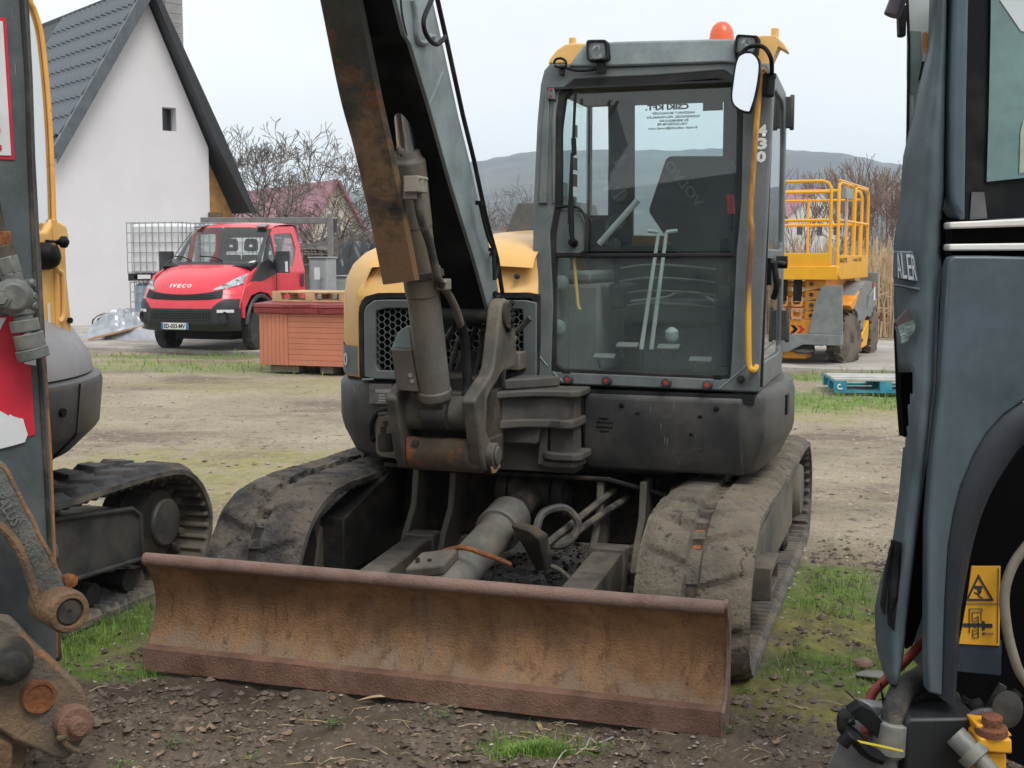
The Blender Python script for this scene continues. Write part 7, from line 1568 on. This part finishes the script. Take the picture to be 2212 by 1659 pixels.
# torn hole edge, pale cracked plastic
q=MB(); q.prism(RP([r2(p) for p in ((205,1075),(250,1050),(330,1020),(345,1060),(335,1120),(300,1150),(285,1190),(235,1210),(225,1140))],.02),(0,.03,0)); q.build('cracked_plastic',M('cracked_pale_plastic',(.17,.23,.22),.4,var=.4,vs=30,bump=.3),RM)
q=MB(); q.prism(RP([r2(p) for p in ((190,1040),(290,930),(330,1000),(340,1030),(205,1080))],.025),(0,.02,0)); q.build('inner_lining',M('brown_lining',(.07,.05,.05),.7),RM)
# raised lettering block and slots in the panel
q=MB(); q.prism(RP([r2(p) for p in ((205,470),(325,470),(345,520),(375,725),(200,690))],.03),(0,.04,0)); LB=q.build('name_plate',SLD,RM,bevel=.004)
for ch,p0,w_ in (('A',(208,690),34),('L',(248,690),34),('E',(292,700),34),('R',(330,705),30)):
    a_=RP([r2(p0)],.026)[0]; text('plate_lettering',ch,M('letter_silver',(.55,.56,.57),.4,bump=0) if 'letter_silver' not in MATS else MATS['letter_silver'],a_,(1,0,0),(-.13,0,1),.066,LB,.0,w_/3.19/1.1573/2704*3.25,.0)
q=MB(); q.prism(RP([r2(p) for p in ((200,735),(385,765),(385,790),(200,750))],.035),(0,.03,0)); q.build('panel_crease',SL,RM,bevel=.004)
sl1=rnd(RP([r5(p) for p in ((325,672),(355,685),(350,800),(322,1075),(300,1050),(303,900))],.012),.008); q=MB(); q.ring(sl1,[p.lerp(sum(sl1,V())/len(sl1),.12) for p in sl1],(0,.02,0),40); q.build('slot_rim',BLACK,RM)
q=MB(); q.prism(RP([r5(p) for p in ((325,678),(353,688),(348,800),(321,1070),(302,1048),(306,900))],.018),(0,.02,0)); q.build('slot',BLACK,RM)
q=MB(); q.prism(RP([r5(p) for p in ((318,680),(300,820),(280,1000),(268,960),(290,800))],.03),(0,.02,0)); q.build('slot',BLACK,RM)
# near-black backing as cavity shade, and the sky-reflecting windscreen edge
q=MB(); q.prism(RP([r1(p) for p in ((560,-300),(830,-300),(830,1659))]+[r2(p) for p in ((640,230),(640,1659))]+[r5(p) for p in ((500,300),(475,900),(400,1130),(372,1145),(360,1100))]+[r2(p) for p in ((480,1659),(470,880),(500,300))],.22),(0,.08,0)); q.build('shade_backing',VOID,RM)
q=MB(); q.prism(RP([r2(p) for p in ((215,1060),(390,1060),(420,1659))]+[r5(p) for p in ((400,240),(365,230),(352,60))],.20),(0,.05,0)); q.build('shade_backing',VOID,RM)
ws=RP([r1(p) for p in ((295,-300),(295,0),(292,600),(303,1180),(370,1100),(440,650),(500,350),(520,-300))],.19)
q=MB(); q.prism(ws,(0,.006,0)); q.build('windscreen_edge',M('painted_sky_reflection',(.68,.74,.74),.12,var=.03,coat=1,bump=0),RM,smooth=False)  # opaque pale colour stands for sky reflected in this glass
q=MB(); q.prism(RP([r1(p) for p in ((320,255),(410,260),(412,515),(365,780),(350,970),(345,780),(318,770))],.186),(0,.003,0)); q.build('tinted_strip',M('green_tinted_strip',(.30,.38,.36),.1,bump=0),RM)
q=MB(); q.prism(RP([r1(p) for p in ((418,510),(452,510),(425,670),(395,655))],.18),(0,.02,0)); q.build('wiper_mount',BLACK,RM)
q=MB(); q.prism(RP([r1(p) for p in ((445,260),(480,300),(478,400),(462,440),(446,380))],.17),(0,.02,0)); q.build('side_indicator',M('amber_lens',(.7,.3,.05),.3,bump=0),RM)
q=MB(); q.tube(RP([r1(p) for p in ((288,-100),(300,200),(306,380),(300,760),(296,1100),(292,1220))],.185),.004,6); q.build('screen_seal',BLACK,RM)
q=MB(); q.tube(RP([r1(p) for p in ((250,-120),(215,0),(165,130))],.15),.022,12); q.build('mirror_arm',M('purple_black_arm',(.05,.035,.05),.4),RM); q=MB(); q.prism(RP([r1(p) for p in ((228,40),(292,36),(290,160),(285,300),(232,298),(228,160))],.17),(0,.03,0)); q.build('mirror_bracket',BLACK,RM,bevel=.004)
# door pillar, window, trims
q=MB(); pil=RP([r1(p) for p in ((675,-300),(672,0),(652,900),(648,1350))]+[r2(p) for p in ((628,0),(640,90),(690,180),(750,228))]+[r1(p) for p in ((782,1500),(790,900),(808,0),(812,-300))],.03); q.prism(pil,(0,.10,0)); q.build('door_pillar',SLD,RM,bevel=.012,seg=3)
q=MB(); q.prism(RP([r1(p) for p in ((808,-300),(805,0),(788,900),(778,1600))]+[r2(p) for p in ((755,226),(1300,200))]+[r2((1300,-2000))],.11),(0,.05,0))
q.build('window_surround',BLACK,RM)
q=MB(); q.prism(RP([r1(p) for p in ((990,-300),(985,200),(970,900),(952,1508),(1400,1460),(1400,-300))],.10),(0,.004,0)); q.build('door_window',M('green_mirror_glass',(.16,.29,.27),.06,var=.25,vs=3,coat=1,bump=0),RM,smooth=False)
q=MB(); q.prism(RP([r1(p) for p in ((1060,0),(1400,0),(1400,300),(1235,255)) ],.097),(0,.002,0)); q.build('reflected_patch',MATS['painted_sky_reflection'],RM,smooth=False)  # pale sheet painted as a sky reflection on the door window
q=MB(); q.prism(RP([r1(p) for p in ((1255,1000),(1300,1000),(1300,1420),(1222,1440),(1232,1100))],.096),(0,.002,0)); q.build('seat_edge',M('pale_green_edge',(.45,.52,.42),.4,bump=0),RM)
q=MB(); q.prism(RP([r2(p) for p in ((795,0),(895,0),(920,210),(780,220))],.105),(0,.002,0)); q.build('door_lining',M('grey_door_lining',(.14,.14,.145),.6),RM)
for a_,b_ in (((622,240,620,292),(1400,205,1400,268)),((620,415,618,468),(1400,405,1400,466))):
    q=MB(); q.prism(rnd(RP([r2((a_[0],a_[1])),r2((b_[0],b_[1])),r2((b_[2],b_[3])),r2((a_[2],a_[3]))],.02),.006),(0,.05,0)); q.build('trim_strip',M('aluminium_trim',(.8,.78,.73),.5,var=.1,bump=.05) if 'aluminium_trim' not in MATS else MATS['aluminium_trim'],RM,bevel=.004)
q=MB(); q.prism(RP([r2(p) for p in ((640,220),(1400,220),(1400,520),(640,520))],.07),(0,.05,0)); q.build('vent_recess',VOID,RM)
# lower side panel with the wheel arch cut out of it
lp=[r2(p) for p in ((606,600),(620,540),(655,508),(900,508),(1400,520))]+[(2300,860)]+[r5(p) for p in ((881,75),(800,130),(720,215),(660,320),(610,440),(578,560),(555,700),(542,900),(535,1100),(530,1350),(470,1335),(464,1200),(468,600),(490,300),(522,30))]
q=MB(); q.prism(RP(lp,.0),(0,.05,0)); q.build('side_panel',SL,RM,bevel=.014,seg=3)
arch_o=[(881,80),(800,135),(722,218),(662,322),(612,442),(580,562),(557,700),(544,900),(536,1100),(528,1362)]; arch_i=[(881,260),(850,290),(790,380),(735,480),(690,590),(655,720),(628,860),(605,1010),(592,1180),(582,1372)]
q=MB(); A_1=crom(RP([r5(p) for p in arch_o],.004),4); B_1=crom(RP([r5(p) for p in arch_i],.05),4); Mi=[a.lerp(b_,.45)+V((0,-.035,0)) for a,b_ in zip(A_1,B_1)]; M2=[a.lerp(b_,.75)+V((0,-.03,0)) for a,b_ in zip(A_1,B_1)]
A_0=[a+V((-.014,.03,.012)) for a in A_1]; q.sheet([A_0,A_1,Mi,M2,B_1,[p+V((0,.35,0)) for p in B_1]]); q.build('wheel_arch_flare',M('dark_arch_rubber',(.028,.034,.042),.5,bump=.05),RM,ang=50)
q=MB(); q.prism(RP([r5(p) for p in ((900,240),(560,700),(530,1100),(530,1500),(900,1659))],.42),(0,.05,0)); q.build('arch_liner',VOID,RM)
q=MB(); q.prism(RP([r5(p) for p in ((590,1110),(785,1110),(782,1258),(592,1240))],.06),(0,.02,0)); q.build('lower_plate',M('deep_navy_plate',(.03,.045,.065),.5),RM)
# yellow warning plate: falling load triangle above, locking pin below
ST_=RP([r5(p) for p in ((655,787),(780,787),(775,1130),(600,1122),(616,1040),(640,900))],.055); q=MB(); q.prism(ST_,(0,.004,0)); WP=q.build('warning_plate',M('warning_yellow',(.80,.40,.03),.5,var=.12,vs=8,c2=(.5,.28,.05),c2a=.25,c2s=12,bump=.02),RM,smooth=False)
def pic(pts,name='pictogram',f=r5,d=.053,m=None):
    q=MB(); q.prism(RP([f(p) for p in pts],d),(0,.002,0)); return q.build(name,m or TXT,WP,smooth=False)
to=RP([r5(p) for p in ((685,822),(752,936),(630,936))],.052); tc__=sum(to,V())/3; q=MB(); q.ring(to,[tc__.lerp(p,.80) for p in to],(0,.002,0),60); q.build('pictogram_triangle',TXT,WP,smooth=False)
pic([(668,872),(702,872),(702,884),(668,884)]); pic([(678,884),(694,884),(699,897),(690,903),(684,897)]); pic([(684,895),(696,900),(688,914),(704,922),(700,926),(682,916)]); pic([(668,898),(684,903),(682,909),(668,903)])
pic([(612,1040),(622,1034),(700,1034),(700,1024),(712,1024),(712,1036),(745,1036),(745,1053),(712,1053),(712,1064),(700,1064),(700,1050),(622,1050)])
q=MB(); LN_=lambda a,b_: q.tube(RP([r5(a),r5(b_)],.052),.0012,4)
for a,b_ in (((632,948),(778,950)),((646,970),(646,1076)),((658,985),(658,1030)),((696,985),(696,1024)),((658,985),(696,985)),((646,970),(700,970)),((700,970),(700,985)),((684,1004),(684,1096)),((660,1096),(684,1096)),((660,1060),(660,1096)),((684,1066),(684,1090)),((700,1078),(750,1078)),((700,1078),(712,1072)),((700,1078),(712,1084)),((770,795),(766,1120))): LN_(a,b_)
for k in range(6): LN_((664,1014-0+k*14),(682,1004+k*14))
stuff(q.build('pictogram_lines',TXT,WP,smooth=False))
# hoses, rod, lever, fittings and the yellow block
def hose(pts,r,mat=DUSTG,name='hydraulic_hose',f=r5,d=.08,par=None):
    q=MB(); ds=d if isinstance(d,(list,tuple)) else [d]*len(pts); q.tube([RF.y(*f(p),dd) for p,dd in zip(pts,ds)],r,12,6); return q.build(name,mat,par or RM)
hose([(900,690),(840,770),(805,860),(796,950),(812,1080),(838,1180),(860,1240),(900,1300)],.013,M('beige_hose',(.22,.19,.15),.7,bump=.1),d=.0)
hose([(520,1180),(450,1260),(370,1310),(330,1380),(312,1480)],.033,M('wrapped_hose_black',(.035,.034,.033),.7,var=.4,c2=(.13,.11,.09),c2a=.42,c2s=9,bump=.4),d=[.2,.15,.1,.05,.02])
hose([(560,1345),(480,1340),(420,1350),(380,1400),(370,1470)],.02,RUBBER,d=.12); hose([(600,1360),(510,1375),(450,1400),(400,1470),(340,1560)],.02,d=.16); hose([(460,1300),(420,1350),(395,1420),(380,1500)],.018,RUBBER,d=.2); hose([(640,1360),(600,1420),(560,1480),(520,1560)],.018,RUBBER,d=.2); hose([(700,1380),(640,1410),(580,1470),(540,1540)],.02,RUBBER,d=.24); hose([(560,1370),(540,1440),(500,1520)],.018,RUBBER,d=.25)
q=MB(); pts=crom([RF.y(*r5(p),.0) for p in ((740,1415),(680,1420),(620,1460),(560,1530),(525,1600),(505,1700))],40); q.tube(pts,[.011 if i%6<3 else .0085 for i in range(len(pts))],10); q.build('corrugated_hose',M('corrugated_grey',(.11,.115,.12),.5),RM)
q=MB(); a_,b_=RP([r5((318,1455)),r5((300,1590))],.02); q.cyl(a_,b_,.045,.047,n=24); q.cyl(b_,b_+(b_-a_)*.12,.036,n=20); q.cyl(b_+(b_-a_)*.1,b_+(b_-a_)*.8,.026,n=16); q.build('crimped_ferrule',FT,RM,bevel=.004)
hose([(520,1040),(466,1085),(380,1185),(300,1262),(232,1330),(215,1380),(212,1440),(195,1522)],.0135,M('red_oxide_rod',(.26,.04,.03),.5,var=.2,bump=.03),'bent_rod',d=[.3,.28,.26,.24,.22,.2,.16,.06])
hose([(262,1290),(275,1400),(290,1480)],.0025,BLACK,'thin_cable',d=.1)
BBX=RP([r5(p) for p in ((385,1445),(690,1440),(690,1720),(365,1720),(368,1470))],-.02); q=MB(); q.prism(BBX,(0,.15,0)); q.build('black_box',M('scuffed_black_box',(.018,.02,.022),.45,scratch=.8,bump=.05),RM,bevel=.01)
BYB=M('chipped_yellow_block',(.78,.36,.02),.5,var=.1,c3=(.25,.10,.03),c3s=7,c3a=.62,bump=.06)
q=MB(); q.prism(RP([r5(p) for p in ((690,1530),(830,1535),(832,1600),(690,1590))],-.10),(0,.16,0)); q.prism(RP([r5(p) for p in ((675,1470),(800,1480),(835,1525),(690,1530))],-.08),(0,.08,-.0)); q.prism(RP([r5(p) for p in ((692,1590),(808,1600),(805,1720),(692,1720))],-.08),(0,.14,0)); YB=q.build('valve_block',BYB,RM,bevel=.006)
c=RF.y(*r5((740,1488)),-.07); q=MB(); q.lathe(c,(0,-.12,1),[(-.01,.042),(.006,.04),(.01,.026),(.034,.026),(.036,.02)],6 if False else 14); q.build('rusty_bolt',M('deep_rust',(.16,.06,.03),.8,var=.4,bump=.4),YB)
c=RF.y(*r5((640,1590)),-.06); q=MB(); q.lathe(c+V((-.02,0,.03)),(.6,-.5,-.6),[(-.02,.03),(.03,.03),(.03,.042),(.06,.04),(.062,.024),(.15,.022)],20); q.build('hose_fitting',FT,RM)
q=MB(); q.lathe(RF.y(*r5((790,1400)),.1),(.3,-1,.2),[(-.02,.02),(0,.05),(.02,.05),(.03,.02)],20); q.build('cap',DARKM,RM)
# casting and lever in the corner
q=MB(); cst=crom(RP([rb(p) for p in ((590,1640),(640,1400),(690,1180),(740,1060),(800,1040),(1080,1075),(1240,1100),(1240,1640))],.10),3,True); q.prism(cst,(.04,.07,-.01)); 
CS_=M('pale_cast_aluminium',(.25,.26,.27),.55,var=.25,vs=6,c2=(.17,.15,.13),c2a=.42,c2s=5,bump=.12); q.build('corner_casting',CS_,RM,bevel=.02,seg=3)
q=MB(); q.prism(RP([rb(p) for p in ((755,1110),(850,1048),(950,1100),(1055,1215),(1050,1250),(985,1310),(1010,1350),(820,1180),(770,1165))],.0),(0,.05,0)); LV=q.build('lever_plate',BLACK,RM,bevel=.005)
q=MB(); q.tube(RP([rb(p) for p in ((790,1180),(740,1180),(715,1130),(700,1150),(705,1240),(760,1290),(800,1330),(900,1440),(1030,1500))],-.01),[.012,.012,.01,.014,.018,.022,.018,.018,.018],8,4); q.tube(RP([rb(p) for p in ((770,1290),(720,1340),(690,1380))],-.03),[.016,.022,.018],10,3); q.build('lever_handle',BLACK,LV)
q=MB(); q.tube(RP([rb(p) for p in ((1010,900),(1050,1030),(1075,1200))],.05),.002,5); q.tube(RP([rb(p) for p in ((720,930),(840,1040),(900,1120))],.06),.002,5); q.tube(RP([rb(p) for p in ((770,1220),(850,1290),(940,1335))],-.02),.002,5); q.build('thin_cable',BLACK,RM)
q=MB(); q.prism(RP([rb(p) for p in ((815,1345),(1030,1390),(1200,1430),(1210,1445),(1030,1405),(840,1365))],-.05),(0,.004,0)); q.build('yellow_cable_tie',M('tie_yellow',(.75,.6,.05),.4,bump=0),RM)
# rest of the body out of view keeps it solid
q=MB(); q.box((.35,.48,.60),(1.8,1.2,2.2)); q.build('machine_body',SLD,RM,bevel=.03)
q=MB(); q.lathe((.95,.55,.55),(0,-1,0),[(0,.3),(.0,.52),(.05,.55),(.22,.55),(.27,.5),(.27,.25)],40); q.build('wheel',TYR,RM)

for k,(pts,r_,d_) in enumerate((([(372,1470),(420,1425),(500,1400),(600,1405)],.016,.10),([(360,1500),(440,1450),(560,1425),(660,1400)],.014,.14),([(345,1540),(350,1490),(400,1420),(470,1385),(560,1380)],.018,.18),([(640,1370),(660,1410),(655,1470)],.012,.12),([(790,1300),(750,1370),(720,1440)],.012,.16),([(860,1330),(800,1400),(770,1500)],.016,.2),([(330,1620),(345,1560),(380,1500)],.014,.04))): hose(pts,r_,RUBBER if k%2 else DUSTG,d=d_)
# ---------------- grass, stones and litter on the ground ----------------
rg=random.Random(11)
GRM=M('spring_grass',(.19,.32,.055),.7,var=.35,vs=8,bump=0); q=MB()
def blade(q,x,y,z0,h,w):
    a=rg.uniform(0,2*PI); l_=rg.uniform(.2,.8)*h; dx,dy=math.cos(a),math.sin(a); px,py=-dy*w,dx*w
    q.v+=[(x-px,y-py,z0),(x+px,y+py,z0),(x+dx*l_*.35+px*.7,y+dy*l_*.35+py*.7,z0+h*.6),(x+dx*l_*.35-px*.7,y+dy*l_*.35-py*.7,z0+h*.6),(x+dx*l_,y+dy*l_,z0+h*rg.uniform(.75,1))]
    b=len(q.v)-5; q.f+=[(b,b+1,b+2,b+3),(b+3,b+2,b+4)]; q.m+=[0,0]
N_=0
cand=[(u,v,rx,ry,s_) for k,u,v,rx,ry,s_ in PATCH if k=='g']
for u,v,rx,ry,s_ in cand:
    cx,cy_=gp_(u,v); R=math.hypot(cx,cy_); dens=5200 if R<8 else 420; n=int(rx*ry*4*dens*s_)
    n=min(n,16000); X=np.array([rg.uniform(-1.5,1.5) for _ in range(n)])*rx+cx; Y=np.array([rg.uniform(-1.5,1.5) for _ in range(n)])*ry+cy_
    g_,m_,w_,l_=fields(X,Y)
    cl=fbm(X*6,Y*6,3,77)
    for x,y,gg,cc in zip(X,Y,g_,cl):
        if rg.random()>gg*1.1 or cc<.46: continue
        lxy=E.I@V((x,y,0))
        if -1.25<lxy.x<1.25 and -.02<lxy.y<3.5: continue
        h=rg.uniform(.015,.05)*(1+1.2*max(0,cc-.55)*4)*(1 if R<8 else 1.6); blade(q,x,y,gz(x,y),h,.0016 if R<8 else .006)
cx,cy_=gp_(1158,1628)
for i in range(2600):
    a=rg.uniform(0,2*PI); r_=abs(rg.gauss(0,.5)); x=cx+.12*r_*math.cos(a); y=cy_+.055*r_*math.sin(a); blade(q,x,y,gz(x,y)-.003,rg.uniform(.02,.055),.0012)
stuff(q.build('grass_tufts',GRM,None,smooth=False,fix=False))
# small leafy weeds
WD=M('weed_leaf',(.10,.20,.04),.6,var=.3,bump=0); q=MB()
spots=[(205,1380,.5),(290,1330,.5),(150,1385,.4),(1355,1705,.3),(945,1545,.35),(1215,1490,.2),(1180,1480,.2),(540,1640,.3),(380,1600,.4),(270,1645,.4),(720,1565,.2),(1610,1490,.3),(1565,1580,.2),(520,762,1.6),(545,766,1.6),(505,765,1.4),(1110,1460,.3),(230,1345,.4)]
for u,v,s_ in spots:
    cx,cy_=gp_(u,v)
    for i in range(26):
        x=cx+rg.gauss(0,.045*s_*1.4); y=cy_+rg.gauss(0,.035*s_*1.4); z0=gz(x,y); h=rg.uniform(.012,.05)*max(.6,s_); a=rg.uniform(0,2*PI); w=.011*max(.7,s_)*rg.uniform(.6,1.3); c,s2=math.cos(a)*w,math.sin(a)*w
        q.add([V((x,y,z0)),V((x+.001,y,z0)),V((x+c*.3,y+s2*.3,z0+h))],[(0,1,2)]); t_=V((x+c*.3,y+s2*.3,z0+h)); q.add([t_,t_+V((c-s2*.5,s2+c*.5,.003)),t_+V((c*2.1,s2*2.1,-.002)),t_+V((c+s2*.5,s2-c*.5,.003))],[(0,1,2,3)])
stuff(q.build('weeds',WD,None,smooth=False,fix=False))
# clods and gravel
def lump(q,p,r,fl=.7):
    n=6; vs=[(0,0,1),(0,0,-1)]+[(math.cos(a),math.sin(a),0) for a in [2*PI*i/n for i in range(n)]]; vs=[V((x*rg.uniform(.7,1.3)*r,y*rg.uniform(.7,1.3)*r,z_*fl*rg.uniform(.7,1.2)*r))+p for x,y,z_ in vs]
    q.add(vs,[(0,2+i,2+(i+1)%n) for i in range(n)]+[(1,2+(i+1)%n,2+i) for i in range(n)])
CL=M('soil_clod',(.15,.115,.088),.95,var=.45,vs=9,c2=(.21,.17,.13),c2a=.4,c2s=13,bump=.3); q=MB(); cnt=0
while cnt<15000:
    u=rg.uniform(-250,2450); v=1659-(rg.random()**.75)*560+60; x,y=gp_(u,v)
    if fbm(np.array([x*3.]),np.array([y*3.]),3,5)[0]<rg.uniform(.36,.6): continue
    lxy=E.I@V((x,y,0))
    if -1.2<lxy.x<1.2 and -.01<lxy.y<.14: continue
    if (.68<abs(lxy.x)<1.22 and .5<lxy.y<3.4): continue
    if lxy.x>1.2 or x<-1.6:
        g_,m_,w_,l_=fields(np.array([x]),np.array([y]))
        if max(g_[0],m_[0])>.3 and rg.random()<.8: cnt+=1; continue
    lump(q,V((x,y,gz(x,y)+.001)),rg.choice((.003,.004,.005,.006,.008,.008,.011,.015,.02)),.7); cnt+=1
Q2=q; q=MB()
for i in range(3600):
    u=rg.uniform(-100,2300); v=rg.uniform(790,1120); x,y=gp_(u,v); lump(q,V((x,y,gz(x,y)+.001)),rg.choice((.008,.01,.012,.015,.02)),.6)
stuff(q.build('yard_gravel',M('yard_gravel_stone',(.34,.29,.235),.9,var=.35,vs=9,bump=.1),None,smooth=False,fix=False)); q=Q2
stuff(q.build('soil_clods',CL,None,smooth=False,fix=False))
GV=M('pale_pebble',(.40,.36,.31),.8,var=.35,vs=20,bump=.1); q=MB()
for i in range(2600):
    u=rg.uniform(-200,2400); v=rg.uniform(1120,1720); x,y=gp_(u,v)
    if fbm(np.array([x*2.]),np.array([y*2.]),3,9)[0]<rg.uniform(.40,.62): continue
    lxy=E.I@V((x,y,0))
    if -1.25<lxy.x<1.25 and -.02<lxy.y<3.5: continue
    lump(q,V((x,y,gz(x,y)+.002)),rg.choice((.003,.004,.005,.007,.009)),.6)
for i in range(900):
    l0=E.M@V((rg.uniform(-1.2,1.2)+.0,rg.uniform(1.2,3.3),0)); lump(q,V((l0.x,l0.y,.004)),rg.choice((.006,.009,.012)),.6)
stuff(q.build('gravel',GV,None,smooth=False,fix=False))
# straw, twigs and dead leaves
SWM=M('dry_straw',(.46,.35,.21),.85,var=.3,vs=20,bump=0); q=MB()
for i in range(300):
    u=rg.uniform(-150,2350); v=rg.uniform(1150,1740) if i<330 else rg.uniform(850,1150)
    if i<120: u=rg.uniform(550,1700); v=rg.uniform(1480,1720)
    x,y=gp_(u,v); lxy=E.I@V((x,y,0))
    if -1.25<lxy.x<1.25 and -.02<lxy.y<3.5: continue
    a=rg.uniform(0,PI); L_=rg.uniform(.025,.14); z0=gz(x,y)+.006; d=V((math.cos(a),math.sin(a)*.7,0)); b_=rg.uniform(-.2,.2)
    q.tube([V((x,y,z0)),V((x,y,z0+.006))+d*L_*.5+V((-d.y,d.x,0))*L_*b_,V((x,y,z0))+d*L_],rg.choice((.0008,.0012,.0018)),4)
stuff(q.build('straw',SWM,None,fix=False))
LFm=M('dead_leaf',(.26,.175,.115),.8,var=.4,vs=12,bump=.1); q=MB()
for i in range(820):
    u=rg.uniform(-150,2400); v=rg.uniform(1140,1740) if i<520 else rg.uniform(860,1140); x,y=gp_(u,v); lxy=E.I@V((x,y,0))
    if -1.25<lxy.x<1.25 and -.02<lxy.y<3.5: continue
    z0=gz(x,y)+.006; r_=rg.uniform(.006,.022); a=rg.uniform(0,2*PI); pts=[]
    for k in range(7): b_=a+2*PI*k/7; rr=r_*(1.5 if k==0 else rg.uniform(.6,1)); pts.append(V((x+rr*math.cos(b_),y+rr*math.sin(b_),z0+rg.uniform(-.002,.012))))
    q.add([V((x,y,z0+.003))]+pts,[(0,1+k,1+(k+1)%7) for k in range(7)])
stuff(q.build('dead_leaves',LFm,None,smooth=False,fix=False))
# single pieces one can point at
def rock(u,v,sx,sy,sz,label,mat,seed):
    p=WF.z(u,v,0); q=MB(); rows=[]
    for j in range(9):
        t_=PI*j/8; r=[]
        for i in range(14):
            a=2*PI*i/14; n_=V((math.cos(a)*math.sin(t_),math.sin(a)*math.sin(t_),math.cos(t_))); k=1+.35*mn.noise(n_*1.6+V((seed,0,0))); r.append(V((n_.x*sx*k,n_.y*sy*k,n_.z*sz*k+sz*.6)))
        rows.append(r)
    q.sheet(rows,True); o=q.build('stone',mat,None,ang=50); o.location=p; tag(o,label,'stone')
rock(1862,1437,.045,.032,.018,'brown stone lying on the moss left of the slate machine',M('brown_stone',(.27,.19,.13),.85,bump=.3),3)
rock(1885,1458,.06,.04,.008,'flat grey stone half sunk in moss beside the brown stone',M('grey_stone',(.25,.24,.21),.9,bump=.3),5)
def twig(name,pts,r,mat,label,cat):
    q=MB(); q.tube([V((gp_(u,v)[0],gp_(u,v)[1],gz(*gp_(u,v))+.008+h)) for u,v,h in pts],r,6,5); tag(q.build(name,mat,None),label,cat)
twig('twine',[(1195,1662,0),(1210,1640,0),(1225,1625,.0),(1262,1622,0),(1275,1600,.01),(1290,1608,0),(1325,1590,.0)],.003,M('frayed_white_twine',(.5,.47,.43),.9,bump=.2),'length of frayed white twine lying beside the bright grass tuft','twine')
def husk(u,v,u2,v2,w,label):
    a=V((*gp_(u,v),0)); b_=V((*gp_(u2,v2),0)); d=b_-a; n_=V((-d.y,d.x,0)).normalized()*w; z0=gz(a.x,a.y)+.012; q=MB(); L_=[];
    rows=[[a+d*t_+n_*s_*math.sin(PI*(t_*.9+.05))+V((0,0,z0+.012*math.sin(PI*t_)+(.006*abs(s_)))) for s_ in (-1,0,1)] for t_ in [i/8 for i in range(9)]]; q.sheet(rows); q.sheet([[p+V((0,0,-.002)) for p in r] for r in rows[::-1]]); tag(q.build('corn_leaf',M('pale_corn_leaf',(.48,.36,.22),.8,bump=.05) if 'pale_corn_leaf' not in MATS else MATS['pale_corn_leaf'],None),label,'leaf')
husk(772,1512,862,1506,.012,'long pale dry maize leaf lying along the foot of the blade'); husk(1158,1552,1172,1580,.008,'short pale dry leaf standing on end near the grass tuft')
# ---------------- the house across the yard, behind the camera, that the cab glass reflects ----------------
NF=Frame(-13.5,-9.5,0); NH=NF.empty('yard_house','large house with dark tiled roof and white framed windows facing the machines','house')
q=MB(); q.box((0,-7,0),(17,0,3.3)); q.prism([V((0,-7,3.3)),V((0,-3.5,9)),V((0,0,3.3))],(17,0,0)); q.build('wall',M('brown_plaster',(.20,.17,.14),.9),NH,smooth=False)
for s_ in (0,1):
    a_,b_=(V((-.4,.4,3.0)),V((-.4,-3.5,9.2))) if s_==0 else (V((-.4,-7.4,3.0)),V((-.4,-3.5,9.2)))
    q=MB(); q.prism([a_,b_,b_+V((0,0,.15)),a_+V((0,0,.15))],(17.8,0,0)); q.build('roof',TILE,NH,smooth=False)
for k in range(5):
    x=1.2+k*3.3; q=MB(); q.ring([V((x,.02,1.1)),V((x+1.4,.02,1.1)),V((x+1.4,.02,2.5)),V((x,.02,2.5))],[V((x+.1,.02,1.2)),V((x+1.3,.02,1.2)),V((x+1.3,.02,2.4)),V((x+.1,.02,2.4))],(0,.05,0),24); w_=q.build('window',MATS['window_frame_white'],NH); q=MB(); q.box((x+.1,.0,1.2),(x+1.3,.03,2.4)); q.build('pane',MATS['dark_window'],w_)
# ---------------- damp air over the yard and hills ----------------
q=MB(); q.box((-2410,-2410,-1),(2410,2410,172)); HZ=q.build('haze',None or bpy.data.materials.new('air'),None,smooth=False); stuff(HZ)
am=HZ.data.materials[0]; am.use_nodes=True; t=am.node_tree; t.nodes.clear(); o_=t.nodes.new('ShaderNodeOutputMaterial'); pv_=t.nodes.new('ShaderNodeVolumePrincipled')
pv_.inputs['Color'].default_value=(.72,.86,1,1); pv_.inputs['Density'].default_value=.00031; pv_.inputs['Anisotropy'].default_value=0; t.links.new(pv_.outputs[0],o_.inputs['Volume'])
